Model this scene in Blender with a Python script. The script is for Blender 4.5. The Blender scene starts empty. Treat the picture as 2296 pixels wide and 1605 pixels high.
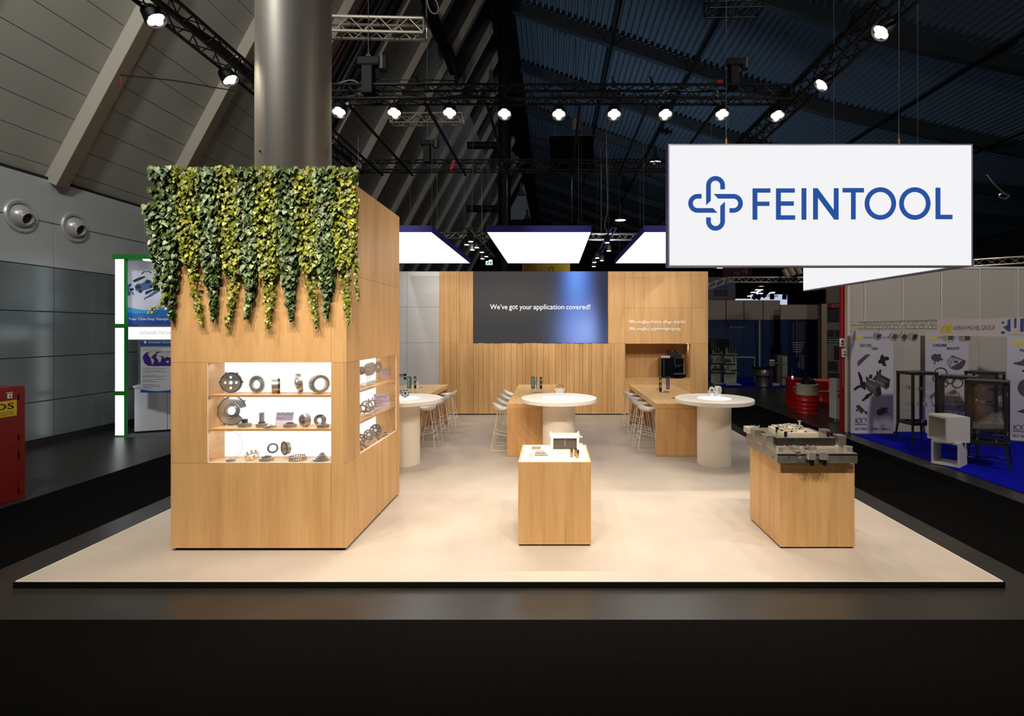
import bpy, bmesh, math, random
from mathutils import Vector, Matrix, Quaternion

# ---------------------------------------------------------------- camera, sky, exposure
SC = bpy.context.scene
COL = SC.collection
K, H = 1148.0, 2.35            # focal length in pixels of the 2296 px frame, eye height over the stand floor
VX, VY = 1240.0, 740.0         # vanishing point of the hall axis
cam_d = bpy.data.cameras.new('camera')
cam_d.sensor_fit = 'HORIZONTAL'; cam_d.sensor_width = 36.0; cam_d.lens = K / 2296 * 36
cam_d.shift_x = -(VX - 1148) / 2296; cam_d.shift_y = -(802.5 - VY) / 2296
cam_d.clip_start = 0.05; cam_d.clip_end = 300
cam = bpy.data.objects.new('camera', cam_d); COL.objects.link(cam)
cam.location = (0, 0, H); cam.rotation_euler = (math.pi / 2, 0, 0)
SC.camera = cam
SC.view_settings.view_transform = 'Standard'; SC.view_settings.look = 'None'
SC.view_settings.gamma = 1.0; SC.view_settings.use_curve_mapping = False
SC.view_settings.exposure = 0.0
W = bpy.data.worlds.new('hall_ambient'); SC.world = W; W.use_nodes = True
W.node_tree.nodes['Background'].inputs[0].default_value = (0.75, 0.88, 1.0, 1)
W.node_tree.nodes['Background'].inputs[1].default_value = 0.028

def lamp(kind, name, loc, aim, power, color, parent=None, **kw):
    d = bpy.data.lights.new(name, kind); d.energy = power; d.color = color
    for k, v in kw.items(): setattr(d, k, v)
    o = bpy.data.objects.new(name, d); COL.objects.link(o)
    o.location = loc
    if aim is not None:
        o.rotation_euler = (Vector(aim) - Vector(loc)).to_track_quat('-Z', 'Y').to_euler()
    if parent is not None:
        o.parent = parent; o.matrix_parent_inverse = parent.matrix_basis.inverted()
    return o
WARM = (1.0, 0.865, 0.71)
# high hall lamps left burning over the aisles, and one added roof uplight
lamp('AREA', 'hall_and_fill_lamp', (-5.5, 3.0, 9.0), (-10.7, 11.5, 4.0), 420, (0.97, 1.0, 0.98), shape='DISK', size=0.9)
lamp('AREA', 'hall_and_fill_lamp', (-4.0, 7.0, 11.0), (-9.0, 15.0, 11.0), 120, (1.0, 0.95, 0.86), shape='DISK', size=0.9)
lamp('AREA', 'hall_and_fill_lamp', (9.0, 3.0, 9.0), (9.5, 11.0, 1.0), 440, (1.0, 0.95, 0.88), shape='DISK', size=0.9)
lamp('AREA', 'hall_and_fill_lamp', (12.0, 15.0, 9.0), (11.0, 22.0, 0.0), 125, (1.0, 0.93, 0.84), shape='DISK', size=0.9)
lamp('AREA', 'hall_and_fill_lamp', (3.0, 29.0, 3.6), (7.0, 34.0, 16.0), 380, (0.62, 0.8, 1.0), shape='DISK', size=1.2, spread=2.6)  # unseen uplight added behind the rear wall to brighten the roof

# ---------------------------------------------------------------- helpers
def PX(px, Y): return (px - VX) * Y / K
def PZ(py, Y): return H - (py - VY) * Y / K
def s2l(c):
    c = c / 255.0
    return c / 12.92 if c <= 0.04045 else ((c + 0.055) / 1.055) ** 2.4
def RGB(r, g, b): return (s2l(r), s2l(g), s2l(b), 1)

ORG = {}                        # object name -> world point its mesh data is relative to
MATS = {}
def mat(name, col, rough=0.5, metal=0.0, noise=0.0, nscale=20.0, bump=0.0, spec=0.5, coat=0.0, stretch=None, vary=0.0):
    if name in MATS: return MATS[name]
    m = bpy.data.materials.new(name); m.use_nodes = True
    nt = m.node_tree; b = nt.nodes['Principled BSDF']
    b.inputs['Base Color'].default_value = col
    b.inputs['Roughness'].default_value = rough
    b.inputs['Metallic'].default_value = metal
    b.inputs['Specular IOR Level'].default_value = spec
    b.inputs['Coat Weight'].default_value = coat
    if noise or bump:
        tc = nt.nodes.new('ShaderNodeTexCoord'); mp = nt.nodes.new('ShaderNodeMapping')
        if stretch: mp.inputs['Scale'].default_value = stretch
        tx = nt.nodes.new('ShaderNodeTexNoise'); tx.inputs['Scale'].default_value = nscale; tx.inputs['Detail'].default_value = 6
        nt.links.new(tc.outputs['Object'], mp.inputs[0]); nt.links.new(mp.outputs[0], tx.inputs['Vector'])
        if noise:
            rp = nt.nodes.new('ShaderNodeValToRGB')
            rp.color_ramp.elements[0].position = 0.3; rp.color_ramp.elements[1].position = 0.7
            rp.color_ramp.elements[0].color = tuple(c * (1 - noise) for c in col[:3]) + (1,)
            rp.color_ramp.elements[1].color = tuple(min(1, c * (1 + noise)) for c in col[:3]) + (1,)
            nt.links.new(tx.outputs['Fac'], rp.inputs[0]); nt.links.new(rp.outputs[0], b.inputs['Base Color'])
        if bump:
            bp = nt.nodes.new('ShaderNodeBump'); bp.inputs['Strength'].default_value = bump; bp.inputs['Distance'].default_value = 0.01
            nt.links.new(tx.outputs['Fac'], bp.inputs['Height']); nt.links.new(bp.outputs[0], b.inputs['Normal'])
    MATS[name] = m
    return m

def emit(name, col, strength, sample=True):
    if name in MATS: return MATS[name]
    m = bpy.data.materials.new(name); m.use_nodes = True
    nt = m.node_tree; nt.nodes.remove(nt.nodes['Principled BSDF'])
    e = nt.nodes.new('ShaderNodeEmission'); e.inputs[0].default_value = col; e.inputs[1].default_value = strength
    nt.links.new(e.outputs[0], nt.nodes['Material Output'].inputs[0])
    if not sample: m.cycles.emission_sampling = 'NONE'
    MATS[name] = m
    return m

def glass(name, tint=(1, 1, 1, 1), refl=0.08, gcol=(1, 1, 1, 1)):
    m = bpy.data.materials.new(name); m.use_nodes = True
    nt = m.node_tree; nt.nodes.remove(nt.nodes['Principled BSDF'])
    t = nt.nodes.new('ShaderNodeBsdfTransparent'); t.inputs[0].default_value = tint
    g = nt.nodes.new('ShaderNodeBsdfGlossy'); g.inputs['Roughness'].default_value = 0.03; g.inputs[0].default_value = gcol
    f = nt.nodes.new('ShaderNodeLayerWeight'); f.inputs[0].default_value = 0.25
    mu = nt.nodes.new('ShaderNodeMath'); mu.operation = 'MULTIPLY_ADD'; mu.inputs[1].default_value = 0.22; mu.inputs[2].default_value = refl
    mx = nt.nodes.new('ShaderNodeMixShader')
    nt.links.new(f.outputs['Fresnel'], mu.inputs[0]); nt.links.new(mu.outputs[0], mx.inputs[0])
    nt.links.new(t.outputs[0], mx.inputs[1]); nt.links.new(g.outputs[0], mx.inputs[2])
    nt.links.new(mx.outputs[0], nt.nodes['Material Output'].inputs[0])
    MATS[name] = m
    return m

def wood(name, dark, mid, light, axis='Z', rough=0.45):
    """Oak decor: long streaks along one axis, cathedral-like drift and fine pores."""
    m = bpy.data.materials.new(name); m.use_nodes = True
    nt = m.node_tree; b = nt.nodes['Principled BSDF']; b.inputs['Roughness'].default_value = rough
    b.inputs['Specular IOR Level'].default_value = 0.35
    tc = nt.nodes.new('ShaderNodeTexCoord')
    def streak(sc, al, det, dist):
        mp = nt.nodes.new('ShaderNodeMapping'); s = [sc, sc, sc]; s['XYZ'.index(axis)] = al
        mp.inputs['Scale'].default_value = s
        tx = nt.nodes.new('ShaderNodeTexNoise'); tx.inputs['Scale'].default_value = 1.0
        tx.inputs['Detail'].default_value = det; tx.inputs['Distortion'].default_value = dist
        nt.links.new(tc.outputs['Object'], mp.inputs[0]); nt.links.new(mp.outputs[0], tx.inputs['Vector'])
        return tx
    a = streak(7.0, 0.55, 3, 0.6); c = streak(70.0, 2.2, 4, 0.1)
    mx = nt.nodes.new('ShaderNodeMix'); mx.data_type = 'FLOAT'; mx.inputs[0].default_value = 0.35
    nt.links.new(a.outputs['Fac'], mx.inputs[2]); nt.links.new(c.outputs['Fac'], mx.inputs[3])
    rp = nt.nodes.new('ShaderNodeValToRGB'); e = rp.color_ramp.elements
    e[0].position = 0.34; e[0].color = dark; e[1].position = 0.66; e[1].color = light
    k = e.new(0.5); k.color = mid
    nt.links.new(mx.outputs[0], rp.inputs[0])
    oi = nt.nodes.new('ShaderNodeObjectInfo')
    mr = nt.nodes.new('ShaderNodeMapRange'); mr.inputs[3].default_value = 0.92; mr.inputs[4].default_value = 1.08
    nt.links.new(oi.outputs['Random'], mr.inputs[0])
    hs = nt.nodes.new('ShaderNodeHueSaturation'); nt.links.new(mr.outputs[0], hs.inputs['Value'])
    nt.links.new(rp.outputs[0], hs.inputs['Color']); nt.links.new(hs.outputs[0], b.inputs['Base Color'])
    MATS[name] = m
    return m

class MB:
    """collects geometry and links it as ONE mesh object"""
    def __init__(s): s.v = []; s.f = []; s.mi = []; s.sm = []
    def add(s, vs, fs, smooth=False, mi=0):
        n = len(s.v); s.v += [Vector(p) for p in vs]
        for f in fs: s.f.append([i + n for i in f]); s.mi.append(mi); s.sm.append(smooth)
        return s
    def box(s, x0, x1, y0, y1, z0, z1, M=None, mi=0):
        vs = [Vector((x, y, z)) for z in (z0, z1) for y in (y0, y1) for x in (x0, x1)]
        if M: vs = [M @ p for p in vs]
        return s.add(vs, [(0, 2, 3, 1), (4, 5, 7, 6), (0, 1, 5, 4), (2, 6, 7, 3), (0, 4, 6, 2), (1, 3, 7, 5)], mi=mi)
    def cbox(s, c, sx, sy, sz, M=None, mi=0):
        return s.box(c[0] - sx / 2, c[0] + sx / 2, c[1] - sy / 2, c[1] + sy / 2, c[2] - sz / 2, c[2] + sz / 2, M, mi)
    def tube(s, pts, r, n=6, closed=False, mi=0, smooth=True, r1=None):
        pts = [Vector(p) for p in pts]; vs = []; fs = []; N = len(pts); up = None
        for i, p in enumerate(pts):
            if closed: t = (pts[(i + 1) % N] - pts[i - 1]).normalized()
            else: t = (pts[min(i + 1, N - 1)] - pts[max(i - 1, 0)]).normalized()
            if up is None: up = t.orthogonal().normalized()
            up = (up - t * up.dot(t)); up = up.normalized() if up.length > 1e-6 else t.orthogonal().normalized()
            w = t.cross(up); rr = r if r1 is None else r + (r1 - r) * i / max(1, N - 1)
            for k in range(n):
                a = 2 * math.pi * k / n; vs.append(p + (up * math.cos(a) + w * math.sin(a)) * rr)
        for i in range(N if closed else N - 1):
            for k in range(n):
                a, b = i * n + k, i * n + (k + 1) % n; c = ((i + 1) % N) * n
                fs.append((a, b, c + (k + 1) % n, c + k))
        if not closed:
            fs.append(tuple(range(n))[::-1]); fs.append(tuple(range((N - 1) * n, N * n)))
        return s.add(vs, fs, smooth, mi)
    def lathe(s, prof, n=24, o=(0, 0, 0), M=None, smooth=True, mi=0):
        """profile of (radius, height) turned about the local z axis; ends are capped when their radius is above 0"""
        o = Vector(o); vs = []; fs = []
        for r, z in prof:
            for k in range(n):
                a = 2 * math.pi * k / n; p = Vector((r * math.cos(a), r * math.sin(a), z))
                vs.append((M @ p if M else p) + o)
        for i in range(len(prof) - 1):
            for k in range(n): fs.append((i * n + k, i * n + (k + 1) % n, (i + 1) * n + (k + 1) % n, (i + 1) * n + k))
        if prof[0] != prof[-1]:
            if prof[0][0] > 0: fs.append(tuple(range(n))[::-1])
            if prof[-1][0] > 0: fs.append(tuple(range((len(prof) - 1) * n, len(prof) * n)))
        return s.add(vs, fs, smooth, mi)
    def ring(s, ro, ri, t, n=48, o=(0, 0, 0), M=None, mi=0):
        """annulus with a varying outer radius (teeth): ro is a number or a function of the sample index"""
        o = Vector(o); vs = []; fs = []
        for k in range(n):
            a = 2 * math.pi * k / n; R = ro(k) if callable(ro) else ro; r = ri(k) if callable(ri) else ri
            for rr, z in ((R, -t / 2), (R, t / 2), (r, t / 2), (r, -t / 2)):
                p = Vector((rr * math.cos(a), rr * math.sin(a), z)); vs.append((M @ p if M else p) + o)
        for k in range(n):
            a, b = 4 * k, 4 * ((k + 1) % n)
            for q in range(4): fs.append((a + q, b + q, b + (q + 1) % 4, a + (q + 1) % 4))
        return s.add(vs, fs, False, mi)
    def prism(s, poly, o, u, v, d, mi=0):
        o, u, v, d = Vector(o), Vector(u), Vector(v), Vector(d); n = len(poly)
        a = [o + u * x + v * y for x, y in poly]
        return s.add(a + [p + d for p in a], [tuple(range(n))[::-1], tuple(range(n, 2 * n))] + [(i, (i + 1) % n, n + (i + 1) % n, n + i) for i in range(n)], mi=mi)
    def build(s, name, m, parent=None, bev=0.0, recalc=True):
        off = ORG.get(parent.name, Vector()) if parent is not None else Vector()
        me = bpy.data.meshes.new(name); me.from_pydata([p - off for p in s.v], [], s.f)
        ms = m if isinstance(m, (list, tuple)) else [m]
        for q in ms: me.materials.append(q)
        me.polygons.foreach_set('use_smooth', s.sm); me.polygons.foreach_set('material_index', s.mi)
        if recalc:
            bm = bmesh.new(); bm.from_mesh(me); bmesh.ops.recalc_face_normals(bm, faces=bm.faces); bm.to_mesh(me); bm.free()
        if any(s.sm): me.set_sharp_from_angle(angle=math.radians(38))
        return link(name, me, parent, bev)

def link(name, me, parent=None, bev=0.0):
    o = bpy.data.objects.new(name, me); COL.objects.link(o)
    if parent is not None:
        o.parent = parent; ORG[o.name] = ORG.get(parent.name, Vector())
    if bev:
        b = o.modifiers.new('bevel', 'BEVEL'); b.width = bev; b.segments = 2; b.limit_method = 'ANGLE'
    return o

def tag(o, label=None, cat=None, group=None, kind=None):
    if label: o['label'] = label
    if cat: o['category'] = cat
    if group: o['group'] = group
    if kind: o['kind'] = kind
    return o
def thing(name, label, cat, loc=(0, 0, 0), group=None):
    o = bpy.data.objects.new(name, None); COL.objects.link(o); o.location = loc
    o.empty_display_size = 0.1; ORG[o.name] = Vector(loc)
    return tag(o, label, cat, group)
def struct(name, loc=(0, 0, 0), label=None):
    o = bpy.data.objects.new(name, None); COL.objects.link(o); o.location = loc; ORG[o.name] = Vector(loc)
    return tag(o, label, kind='structure')
def copy_tree(o, parent=None):
    c = o.copy(); COL.objects.link(c)
    if parent is not None: c.parent = parent
    for ch in list(o.children): copy_tree(ch, c)
    return c
def bx(name, m, parent, x0, x1, y0, y1, z0, z1, bev=0.0, M=None):
    return MB().box(x0, x1, y0, y1, z0, z1, M).build(name, m, parent, bev)

def place_mesh(me, name, m, parent, o, u, v):
    """flat outline mesh (x, y, thickness z) stood up in the plane o + x*u + y*v"""
    u, v = Vector(u), Vector(v); w = u.cross(v); o = Vector(o)
    off = ORG.get(parent.name, Vector()) if parent is not None else Vector()
    for q in me.vertices: q.co = o + u * q.co.x + v * q.co.y + w * q.co.z - off
    me.materials.clear(); me.materials.append(m); me.name = name
    return link(name, me, parent)
FRONT = ((1, 0, 0), (0, 0, 1))                    # a board that faces the aisle in front (-y)
def text(s, m, parent, x0, x1, y0, y1, o, uv=FRONT, bold=0.0, ext=0.001, name='lettering', res=3, space=1.0, strike=0.0):
    """lettering fitted into the box x0..x1, y0..y1 of a plane"""
    c = bpy.data.curves.new('lettering', 'FONT'); c.body = s; c.size = 1; c.offset = bold; c.resolution_u = res; c.space_character = space
    t = bpy.data.objects.new('lettering_curve', c); me = bpy.data.meshes.new_from_object(t)
    bpy.data.objects.remove(t); bpy.data.curves.remove(c)
    xs = [q.co.x for q in me.vertices]; ys = [q.co.y for q in me.vertices]
    ax, bx_, ay, by = min(xs), max(xs), min(ys), max(ys)
    for q in me.vertices:
        q.co.x = x0 + (q.co.x - ax) / (bx_ - ax) * (x1 - x0); q.co.y = y0 + (q.co.y - ay) / (by - ay) * (y1 - y0)
    if strike:                                             # heavier strokes: the same faces once more, a stroke to the side
        bm = bmesh.new(); bm.from_mesh(me); d = bmesh.ops.duplicate(bm, geom=bm.verts[:] + bm.edges[:] + bm.faces[:])
        for q in d['geom']:
            if isinstance(q, bmesh.types.BMVert): q.co.x += strike; q.co.z += 0.00005
        bm.to_mesh(me); bm.free()
    if ext:
        bm = bmesh.new(); bm.from_mesh(me)
        g = bmesh.ops.extrude_face_region(bm, geom=bm.faces[:])
        for q in g['geom']:
            if isinstance(q, bmesh.types.BMVert): q.co.z += ext
        bmesh.ops.recalc_face_normals(bm, faces=bm.faces); bm.to_mesh(me); bm.free()
    return place_mesh(me, name, m, parent, o, *uv)
def flat_mesh(loops, depth):
    c = bpy.data.curves.new('outline', 'CURVE'); c.dimensions = '2D'; c.fill_mode = 'BOTH'; c.extrude = depth / 2
    for lp in loops:
        sp = c.splines.new('POLY'); sp.points.add(len(lp) - 1)
        for q, (x, y) in zip(sp.points, lp): q.co = (x, y, 0, 1)
        sp.use_cyclic_u = True
    t = bpy.data.objects.new('outline_curve', c); me = bpy.data.meshes.new_from_object(t)
    bpy.data.objects.remove(t); bpy.data.curves.remove(c)
    for q in me.vertices: q.co.z += depth / 2
    return me
def flat(loops, m, parent, o, uv=FRONT, depth=0.002, name='print'):
    return place_mesh(flat_mesh(loops, depth), name, m, parent, o, *uv)
def circ(cx, cy, r, n=20, ry=None): return [(cx + r * math.cos(2 * math.pi * k / n), cy + (ry or r) * math.sin(2 * math.pi * k / n)) for k in range(n)]
def stroke(pts, w):
    """outline of a polyline of constant width"""
    L, R = [], []; pts = [Vector((a, b)) for a, b in pts]
    for i, p in enumerate(pts):
        t = (pts[min(i + 1, len(pts) - 1)] - pts[max(i - 1, 0)]).normalized(); n = Vector((-t.y, t.x)) * w / 2
        L.append(tuple(p + n)); R.append(tuple(p - n))
    return L + R[::-1]
rnd = random.Random(7)

# ---------------------------------------------------------------- materials
OAK = wood('oak_upright', RGB(196, 152, 100), RGB(211, 167, 112), RGB(219, 178, 123))
OAKY = wood('oak_along', RGB(198, 155, 102), RGB(212, 169, 114), RGB(220, 179, 124), axis='Y')
OAKX = wood('oak_across', RGB(196, 152, 100), RGB(211, 167, 112), RGB(219, 178, 123), axis='X')
WHITE = mat('white_lacquer', RGB(238, 233, 226), 0.35)
CREAM = mat('cream_laminate', RGB(232, 222, 205), 0.5)
STONE = mat('cream_mineral', RGB(240, 234, 224), 0.35)
BLACK = mat('black_paint', RGB(12, 12, 13), 0.6, spec=0.2)
DARK = mat('dark_grey_steel', RGB(48, 48, 48), 0.45, 0.3)
TRUSSK = mat('black_truss', RGB(14, 14, 15), 0.42, 0.2)
WIRE = mat('wire_grey', RGB(92, 88, 82), 0.5)
ALU = mat('aluminium', RGB(190, 188, 184), 0.3, 0.9)
CHROME = mat('polished_steel', RGB(205, 205, 203), 0.2, 0.7)
STEEL = mat('ground_steel', RGB(184, 181, 174), 0.3, 0.65, noise=0.12, nscale=14)
DSTEEL = mat('dark_ground_steel', RGB(112, 108, 100), 0.3, 0.7, noise=0.2, nscale=10)
NAVY = mat('navy_fabric', RGB(22, 22, 120), 0.6)
LIT = emit('lit_fabric', (0.97, 0.98, 1.0, 1), 1.9)
LITS = emit('lit_sign_fabric', (0.905, 0.905, 0.925, 1), 1.0)
LENS = emit('lamp_lens', (1.0, 0.9, 0.72, 1), 14.0, sample=False)
INK = mat('black_print', RGB(24, 24, 26), 0.6)
TOOLST = mat('tool_steel', RGB(176, 170, 158), 0.26, 0.78, noise=0.14, nscale=12)
TOOLDK = mat('tool_steel_dark', RGB(84, 80, 74), 0.28, 0.85, noise=0.2, nscale=10)
GLASS = glass('clear_pane', refl=0.03)
ACRYL = glass('clear_acrylic', tint=(0.93, 0.95, 0.96, 1), refl=0.12)
# ================================================================ the hall
HALLF = mat('hall_screed', RGB(40, 37, 33), 0.32, noise=0.2, nscale=1.6, bump=0.02)
CARPK = mat('black_carpet', RGB(8, 8, 8), 0.95, noise=0.3, nscale=60, spec=0.04)
CARPB = mat('blue_carpet', RGB(5, 14, 160), 0.95, noise=0.12, nscale=60, spec=0.1)
ZF = -0.06                      # hall floor; the stand floor lies at z = 0
f = struct('floor', label='dark polished screed floor of the hall')
bx('surface', HALLF, f, -12, 42, -4, 92, ZF - 0.2, ZF)
f = struct('floor.001', label='black aisle carpet in front of and beside the stand')
bx('carpet_runner', CARPK, f, -12, 42, -4, 4.256, ZF, ZF + 0.004)
bx('carpet_runner', CARPK, f, -7.45, -5.57, 4.256, 40, ZF, ZF + 0.004)
bx('carpet_runner', CARPK, f, 4.65, 6.53, 4.256, 60, ZF, ZF + 0.004)
f = struct('floor.002', label='blue carpet of the neighbouring stand')
bx('carpet', CARPB, f, 6.94, 20, 5.0, 12.1, ZF, ZF + 0.012)
f = struct('floor.003', label='blue carpet of the far stand with blue walls')
bx('carpet', CARPB, f, 7.2, 16, 21.3, 26.5, ZF, ZF + 0.012)

# raised floor of the stand
FLR = mat('cream_vinyl', RGB(177, 166, 153), 0.55, noise=0.09, nscale=1.3, bump=0.015)
BX0, BX1, BY0, BY1 = -5.03, 4.21, 4.79, 14.2
f = struct('floor.004', label='raised cream vinyl floor of the stand with a black edge')
bx('surface', FLR, f, BX0, BX1, BY0, 15.2, ZF, 0.0)
bx('edge_profile', BLACK, f, BX0 - 0.012, BX1 + 0.012, BY0 - 0.012, BY0, ZF, -0.004)
bx('edge_profile', BLACK, f, BX0 - 0.012, BX0, BY0, 15.2, ZF, -0.004)
bx('edge_profile', BLACK, f, BX1, BX1 + 0.012, BY0, 15.2, ZF, -0.004)
EDGE = mat('bright_edge', RGB(225, 220, 210), 0.4)  # pale strips stand in for the highlight along the floor edge
bx('edge_highlight', EDGE, f, BX0, BX1, BY0 - 0.004, BY0 + 0.006, -0.004, 0.0015)
bx('edge_highlight', EDGE, f, BX0 - 0.004, BX0 + 0.006, BY0 + 0.006, 15.2, -0.004, 0.0015)
bx('edge_highlight', EDGE, f, BX1 - 0.006, BX1 + 0.004, BY0 + 0.006, 15.2, -0.004, 0.0015)

# left hall wall: metal panels with open joints, the upper ones lighter
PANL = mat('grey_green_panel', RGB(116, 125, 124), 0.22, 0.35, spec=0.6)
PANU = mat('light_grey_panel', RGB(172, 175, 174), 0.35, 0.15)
JOINT = mat('joint_black', RGB(12, 12, 12), 0.8)
XW = -10.7
w = struct('wall_left', (XW, 11, 0), 'grey metal panel wall of the hall')
bx('backing', JOINT, w, XW - 0.3, XW - 0.02, -4, 42, ZF, 5.6)
zr = [0.08, 0.86, 1.79, 2.74, 3.69, 4.63, 5.54]
yc = [3.72, 6.14, 8.56, 10.98, 13.4, 15.82, 18.24, 20.66, 23.08, 25.5, 33, 41]
for i in range(len(zr) - 1):
    for j in range(len(yc) - 1):
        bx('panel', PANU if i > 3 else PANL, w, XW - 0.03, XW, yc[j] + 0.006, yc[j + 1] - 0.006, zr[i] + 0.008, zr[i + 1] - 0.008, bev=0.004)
w = struct('baseboard_left', (XW, 11, 0)); bx('board', JOINT, w, XW - 0.02, XW + 0.015, -4, 41, ZF, 0.07)

# two round air nozzles in the wall
def nozzle(Y, Z, label):
    t = thing('air_nozzle', label, 'air vent', (XW, Y, Z), 'round air nozzles in the hall wall')
    aim = Vector((1, 0.0, 0)); q = aim.to_track_quat('Z', 'Y').to_matrix()
    PL = mat('nozzle_grey', RGB(178, 176, 172), 0.3, 0.3)
    MB().lathe([(0.33, 0.0), (0.335, 0.02), (0.31, 0.045), (0.26, 0.04), (0.235, 0.0)], 40, (XW, Y, Z), q).build('flange', PL, t)
    tilt = (Vector((0.93, 0.06, -0.30))).normalized().to_track_quat('Z', 'Y').to_matrix()
    sph = [(0.235 * math.cos(a), 0.235 * math.sin(a)) for a in [math.radians(d) for d in range(-20, 61, 10)]]
    c = (XW - 0.045, Y, Z)
    MB().lathe(sph + [(0.112, 0.2), (0.105, 0.08), (0.1, 0.02)], 40, c, tilt).build('ball', PL, t)
    MB().lathe([(0.104, 0.05), (0.104, 0.155)], 32, c, tilt).build('mouth', JOINT, t)
nozzle(XW * K / (46 - VX) * -1 * -1, PZ(484, XW * K / (46 - VX)), 'large round air nozzle in the wall, nearer the red cabinet')
nozzle(XW * K / (167 - VX), PZ(510, XW * K / (167 - VX)), 'round air nozzle in the wall, nearer the ivy')

# leaning ceiling above that wall: panel rows between steep ribs
SL = Vector((1, 0, 1.87)).normalized(); NR = Vector((SL.z, 0, -SL.x)); A0 = Vector((XW - 0.12, 0, 5.56))
CEIL = mat('ceiling_panel', RGB(142, 140, 131), 0.5, noise=0.05, nscale=1.2, stretch=(1, 0.3, 1))
RIB = mat('rib_paint', RGB(176, 168, 154), 0.5)
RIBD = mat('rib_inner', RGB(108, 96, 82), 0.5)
GLZ = mat('roof_glazing_dark', RGB(14, 16, 19), 0.25)
def slab(y0, y1, a0, a1, t0, t1):
    vs = []
    for t in (t0, t1):
        for a in (a0, a1):
            for y in (y0, y1): vs.append(A0 + SL * a + NR * t + Vector((0, y, 0)))
    return MB().add(vs, [(0, 2, 3, 1), (4, 5, 7, 6), (0, 1, 5, 4), (2, 6, 7, 3), (0, 4, 6, 2), (1, 3, 7, 5)])
c = struct('ceiling', (XW, 14, 5.56), 'leaning light grey panel ceiling over the left aisle')
slab(-4, 60, -0.1, 16.2, -0.3, -0.06).build('backing', JOINT, c)
ribs = [2.3, 5.2, 8.1, 11.0, 13.9, 16.8, 19.7, 22.6, 25.5, 28.4, 31.3, 34.2, 37.1, 40, 45, 50, 55]
for i, y in enumerate(ribs):
    top = 15.75
    slab(y - 0.13, y + 0.13, 0.0, top, -0.05, 0.3).build('rib', RIB, c)
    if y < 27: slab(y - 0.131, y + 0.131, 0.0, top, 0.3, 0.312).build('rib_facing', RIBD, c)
    if y < 27: MB().tube([A0 + SL * 0.1 + NR * 0.06 + Vector((0, y + 0.25, 0)), A0 + SL * top + NR * 0.06 + Vector((0, y + 0.25, 0))], 0.035, 8).build('conduit', RIB, c)
    if i + 1 == len(ribs): break
    y1 = ribs[i + 1]
    rows = 21 if y < 25 else 1
    hgt = 11.8 / rows
    for r in range(rows):
        a0 = r * hgt - (0.27 if rows > 1 else 0)
        zc = A0.z + SL.z * a0
        if rows > 1 and (zc - H) * K / y1 > 760: continue            # above the frame
        slab(y + 0.13, y1 - 0.13, max(0.0, a0) + 0.006, a0 + hgt - 0.006, -0.04, 0.0).build('panel', CEIL, c)
    if y > 8: slab(y + 0.13, y1 - 0.13, 11.82, 15.7, -0.05, -0.01).build('glazing', GLZ, c)
PIPR = mat('pipe_red_brown', RGB(92, 44, 34), 0.5)
for (yy, rr, m_) in ((17.55, 0.05, PIPR), (17.85, 0.16, BLACK), (18.5, 0.1, DARK), (19.1, 0.2, BLACK)):
    MB().tube([A0 + SL * 0.1 + NR * 0.12 + Vector((0, yy, 0)), A0 + SL * 15.5 + NR * 0.12 + Vector((0, yy, 0))], rr, 8).build('riser_pipe', m_, c)
for (p0, p1, Y0, Y1) in (((961, 20), (988, 86), 21.0, 22.3), ((1000, 106), (1019, 160), 23.9, 25.2)):
    MB().tube([(PX(p0[0], Y0), Y0, PZ(p0[1], Y0)), (PX(p1[0], Y1), Y1, PZ(p1[1], Y1))], 0.28, 10).build('dark_tube', BLACK, c)  # black tubes along the leaning ceiling

# hanging roof: trapezoid sheet running along the hall on transverse girders
ROOF = mat('roof_sheet_blue_grey', RGB(108, 124, 140), 0.38, 0.3)
GIR = mat('girder_paint', RGB(52, 58, 64), 0.5)
prof = [(-2.06, 19.35), (5.96, 16.55), (9.1, 15.5), (14.1, 14.0), (24.3, 11.85), (38, 10.6)]
def roof_z(x):
    for (xa, za), (xb, zb) in zip(prof, prof[1:]):
        if x <= xb: return za + (zb - za) * (x - xa) / (xb - xa)
    return prof[-1][1]
c = struct('ceiling.001', (6, 40, 16), 'dark blue grey corrugated roof of the hall')
mb = MB(); pts = []; x = -2.06
while x < 38:
    z = roof_z(x)
    pts += [(x, z), (x + 0.11, z), (x + 0.15, z + 0.13), (x + 0.26, z + 0.13)]; x += 0.30
vs = [(a, 6.0, b) for a, b in pts] + [(a, 91.0, b) for a, b in pts]; n = len(pts)
mb.add(vs, [(i, i + 1, n + i + 1, n + i) for i in range(n - 1)]); mb.build('sheet', ROOF, c, recalc=False)
for y in [14.0, 20.2, 26.4, 32.4, 38.6, 44.8, 51, 57.2, 63.4, 69.6, 75.8, 82]:
    mb = MB(); lo = []
    for (a, b) in prof: lo.append((a, b))
    vs = []
    for (a, b) in lo:
        for (dy, dz) in ((-0.16, -0.02), (0.16, -0.02), (0.16, -0.62), (-0.16, -0.62)): vs.append((a, y + dy, b + dz))
    fs = []
    for i in range(len(lo) - 1):
        for q in range(4): fs.append((4 * i + q, 4 * i + (q + 1) % 4, 4 * i + 4 + (q + 1) % 4, 4 * i + 4 + q))
    mb.add(vs, fs).build('girder', GIR, c)
for x in (3.0, 7.0, 11.5, 16.5, 22.0):
    MB().tube([(x, 12, roof_z(x) - 0.75), (x, 85, roof_z(x) - 0.75)], 0.07, 6).build('sprinkler_pipe', BLACK, c)
c = struct('trim_1', (-2.6, 40, 19)); bx('gap_cover', GLZ, c, -3.3, -2.0, 6, 91, 18.9, 19.9)  # dark box added to stand in for the dark gap between ceiling and roof
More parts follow.
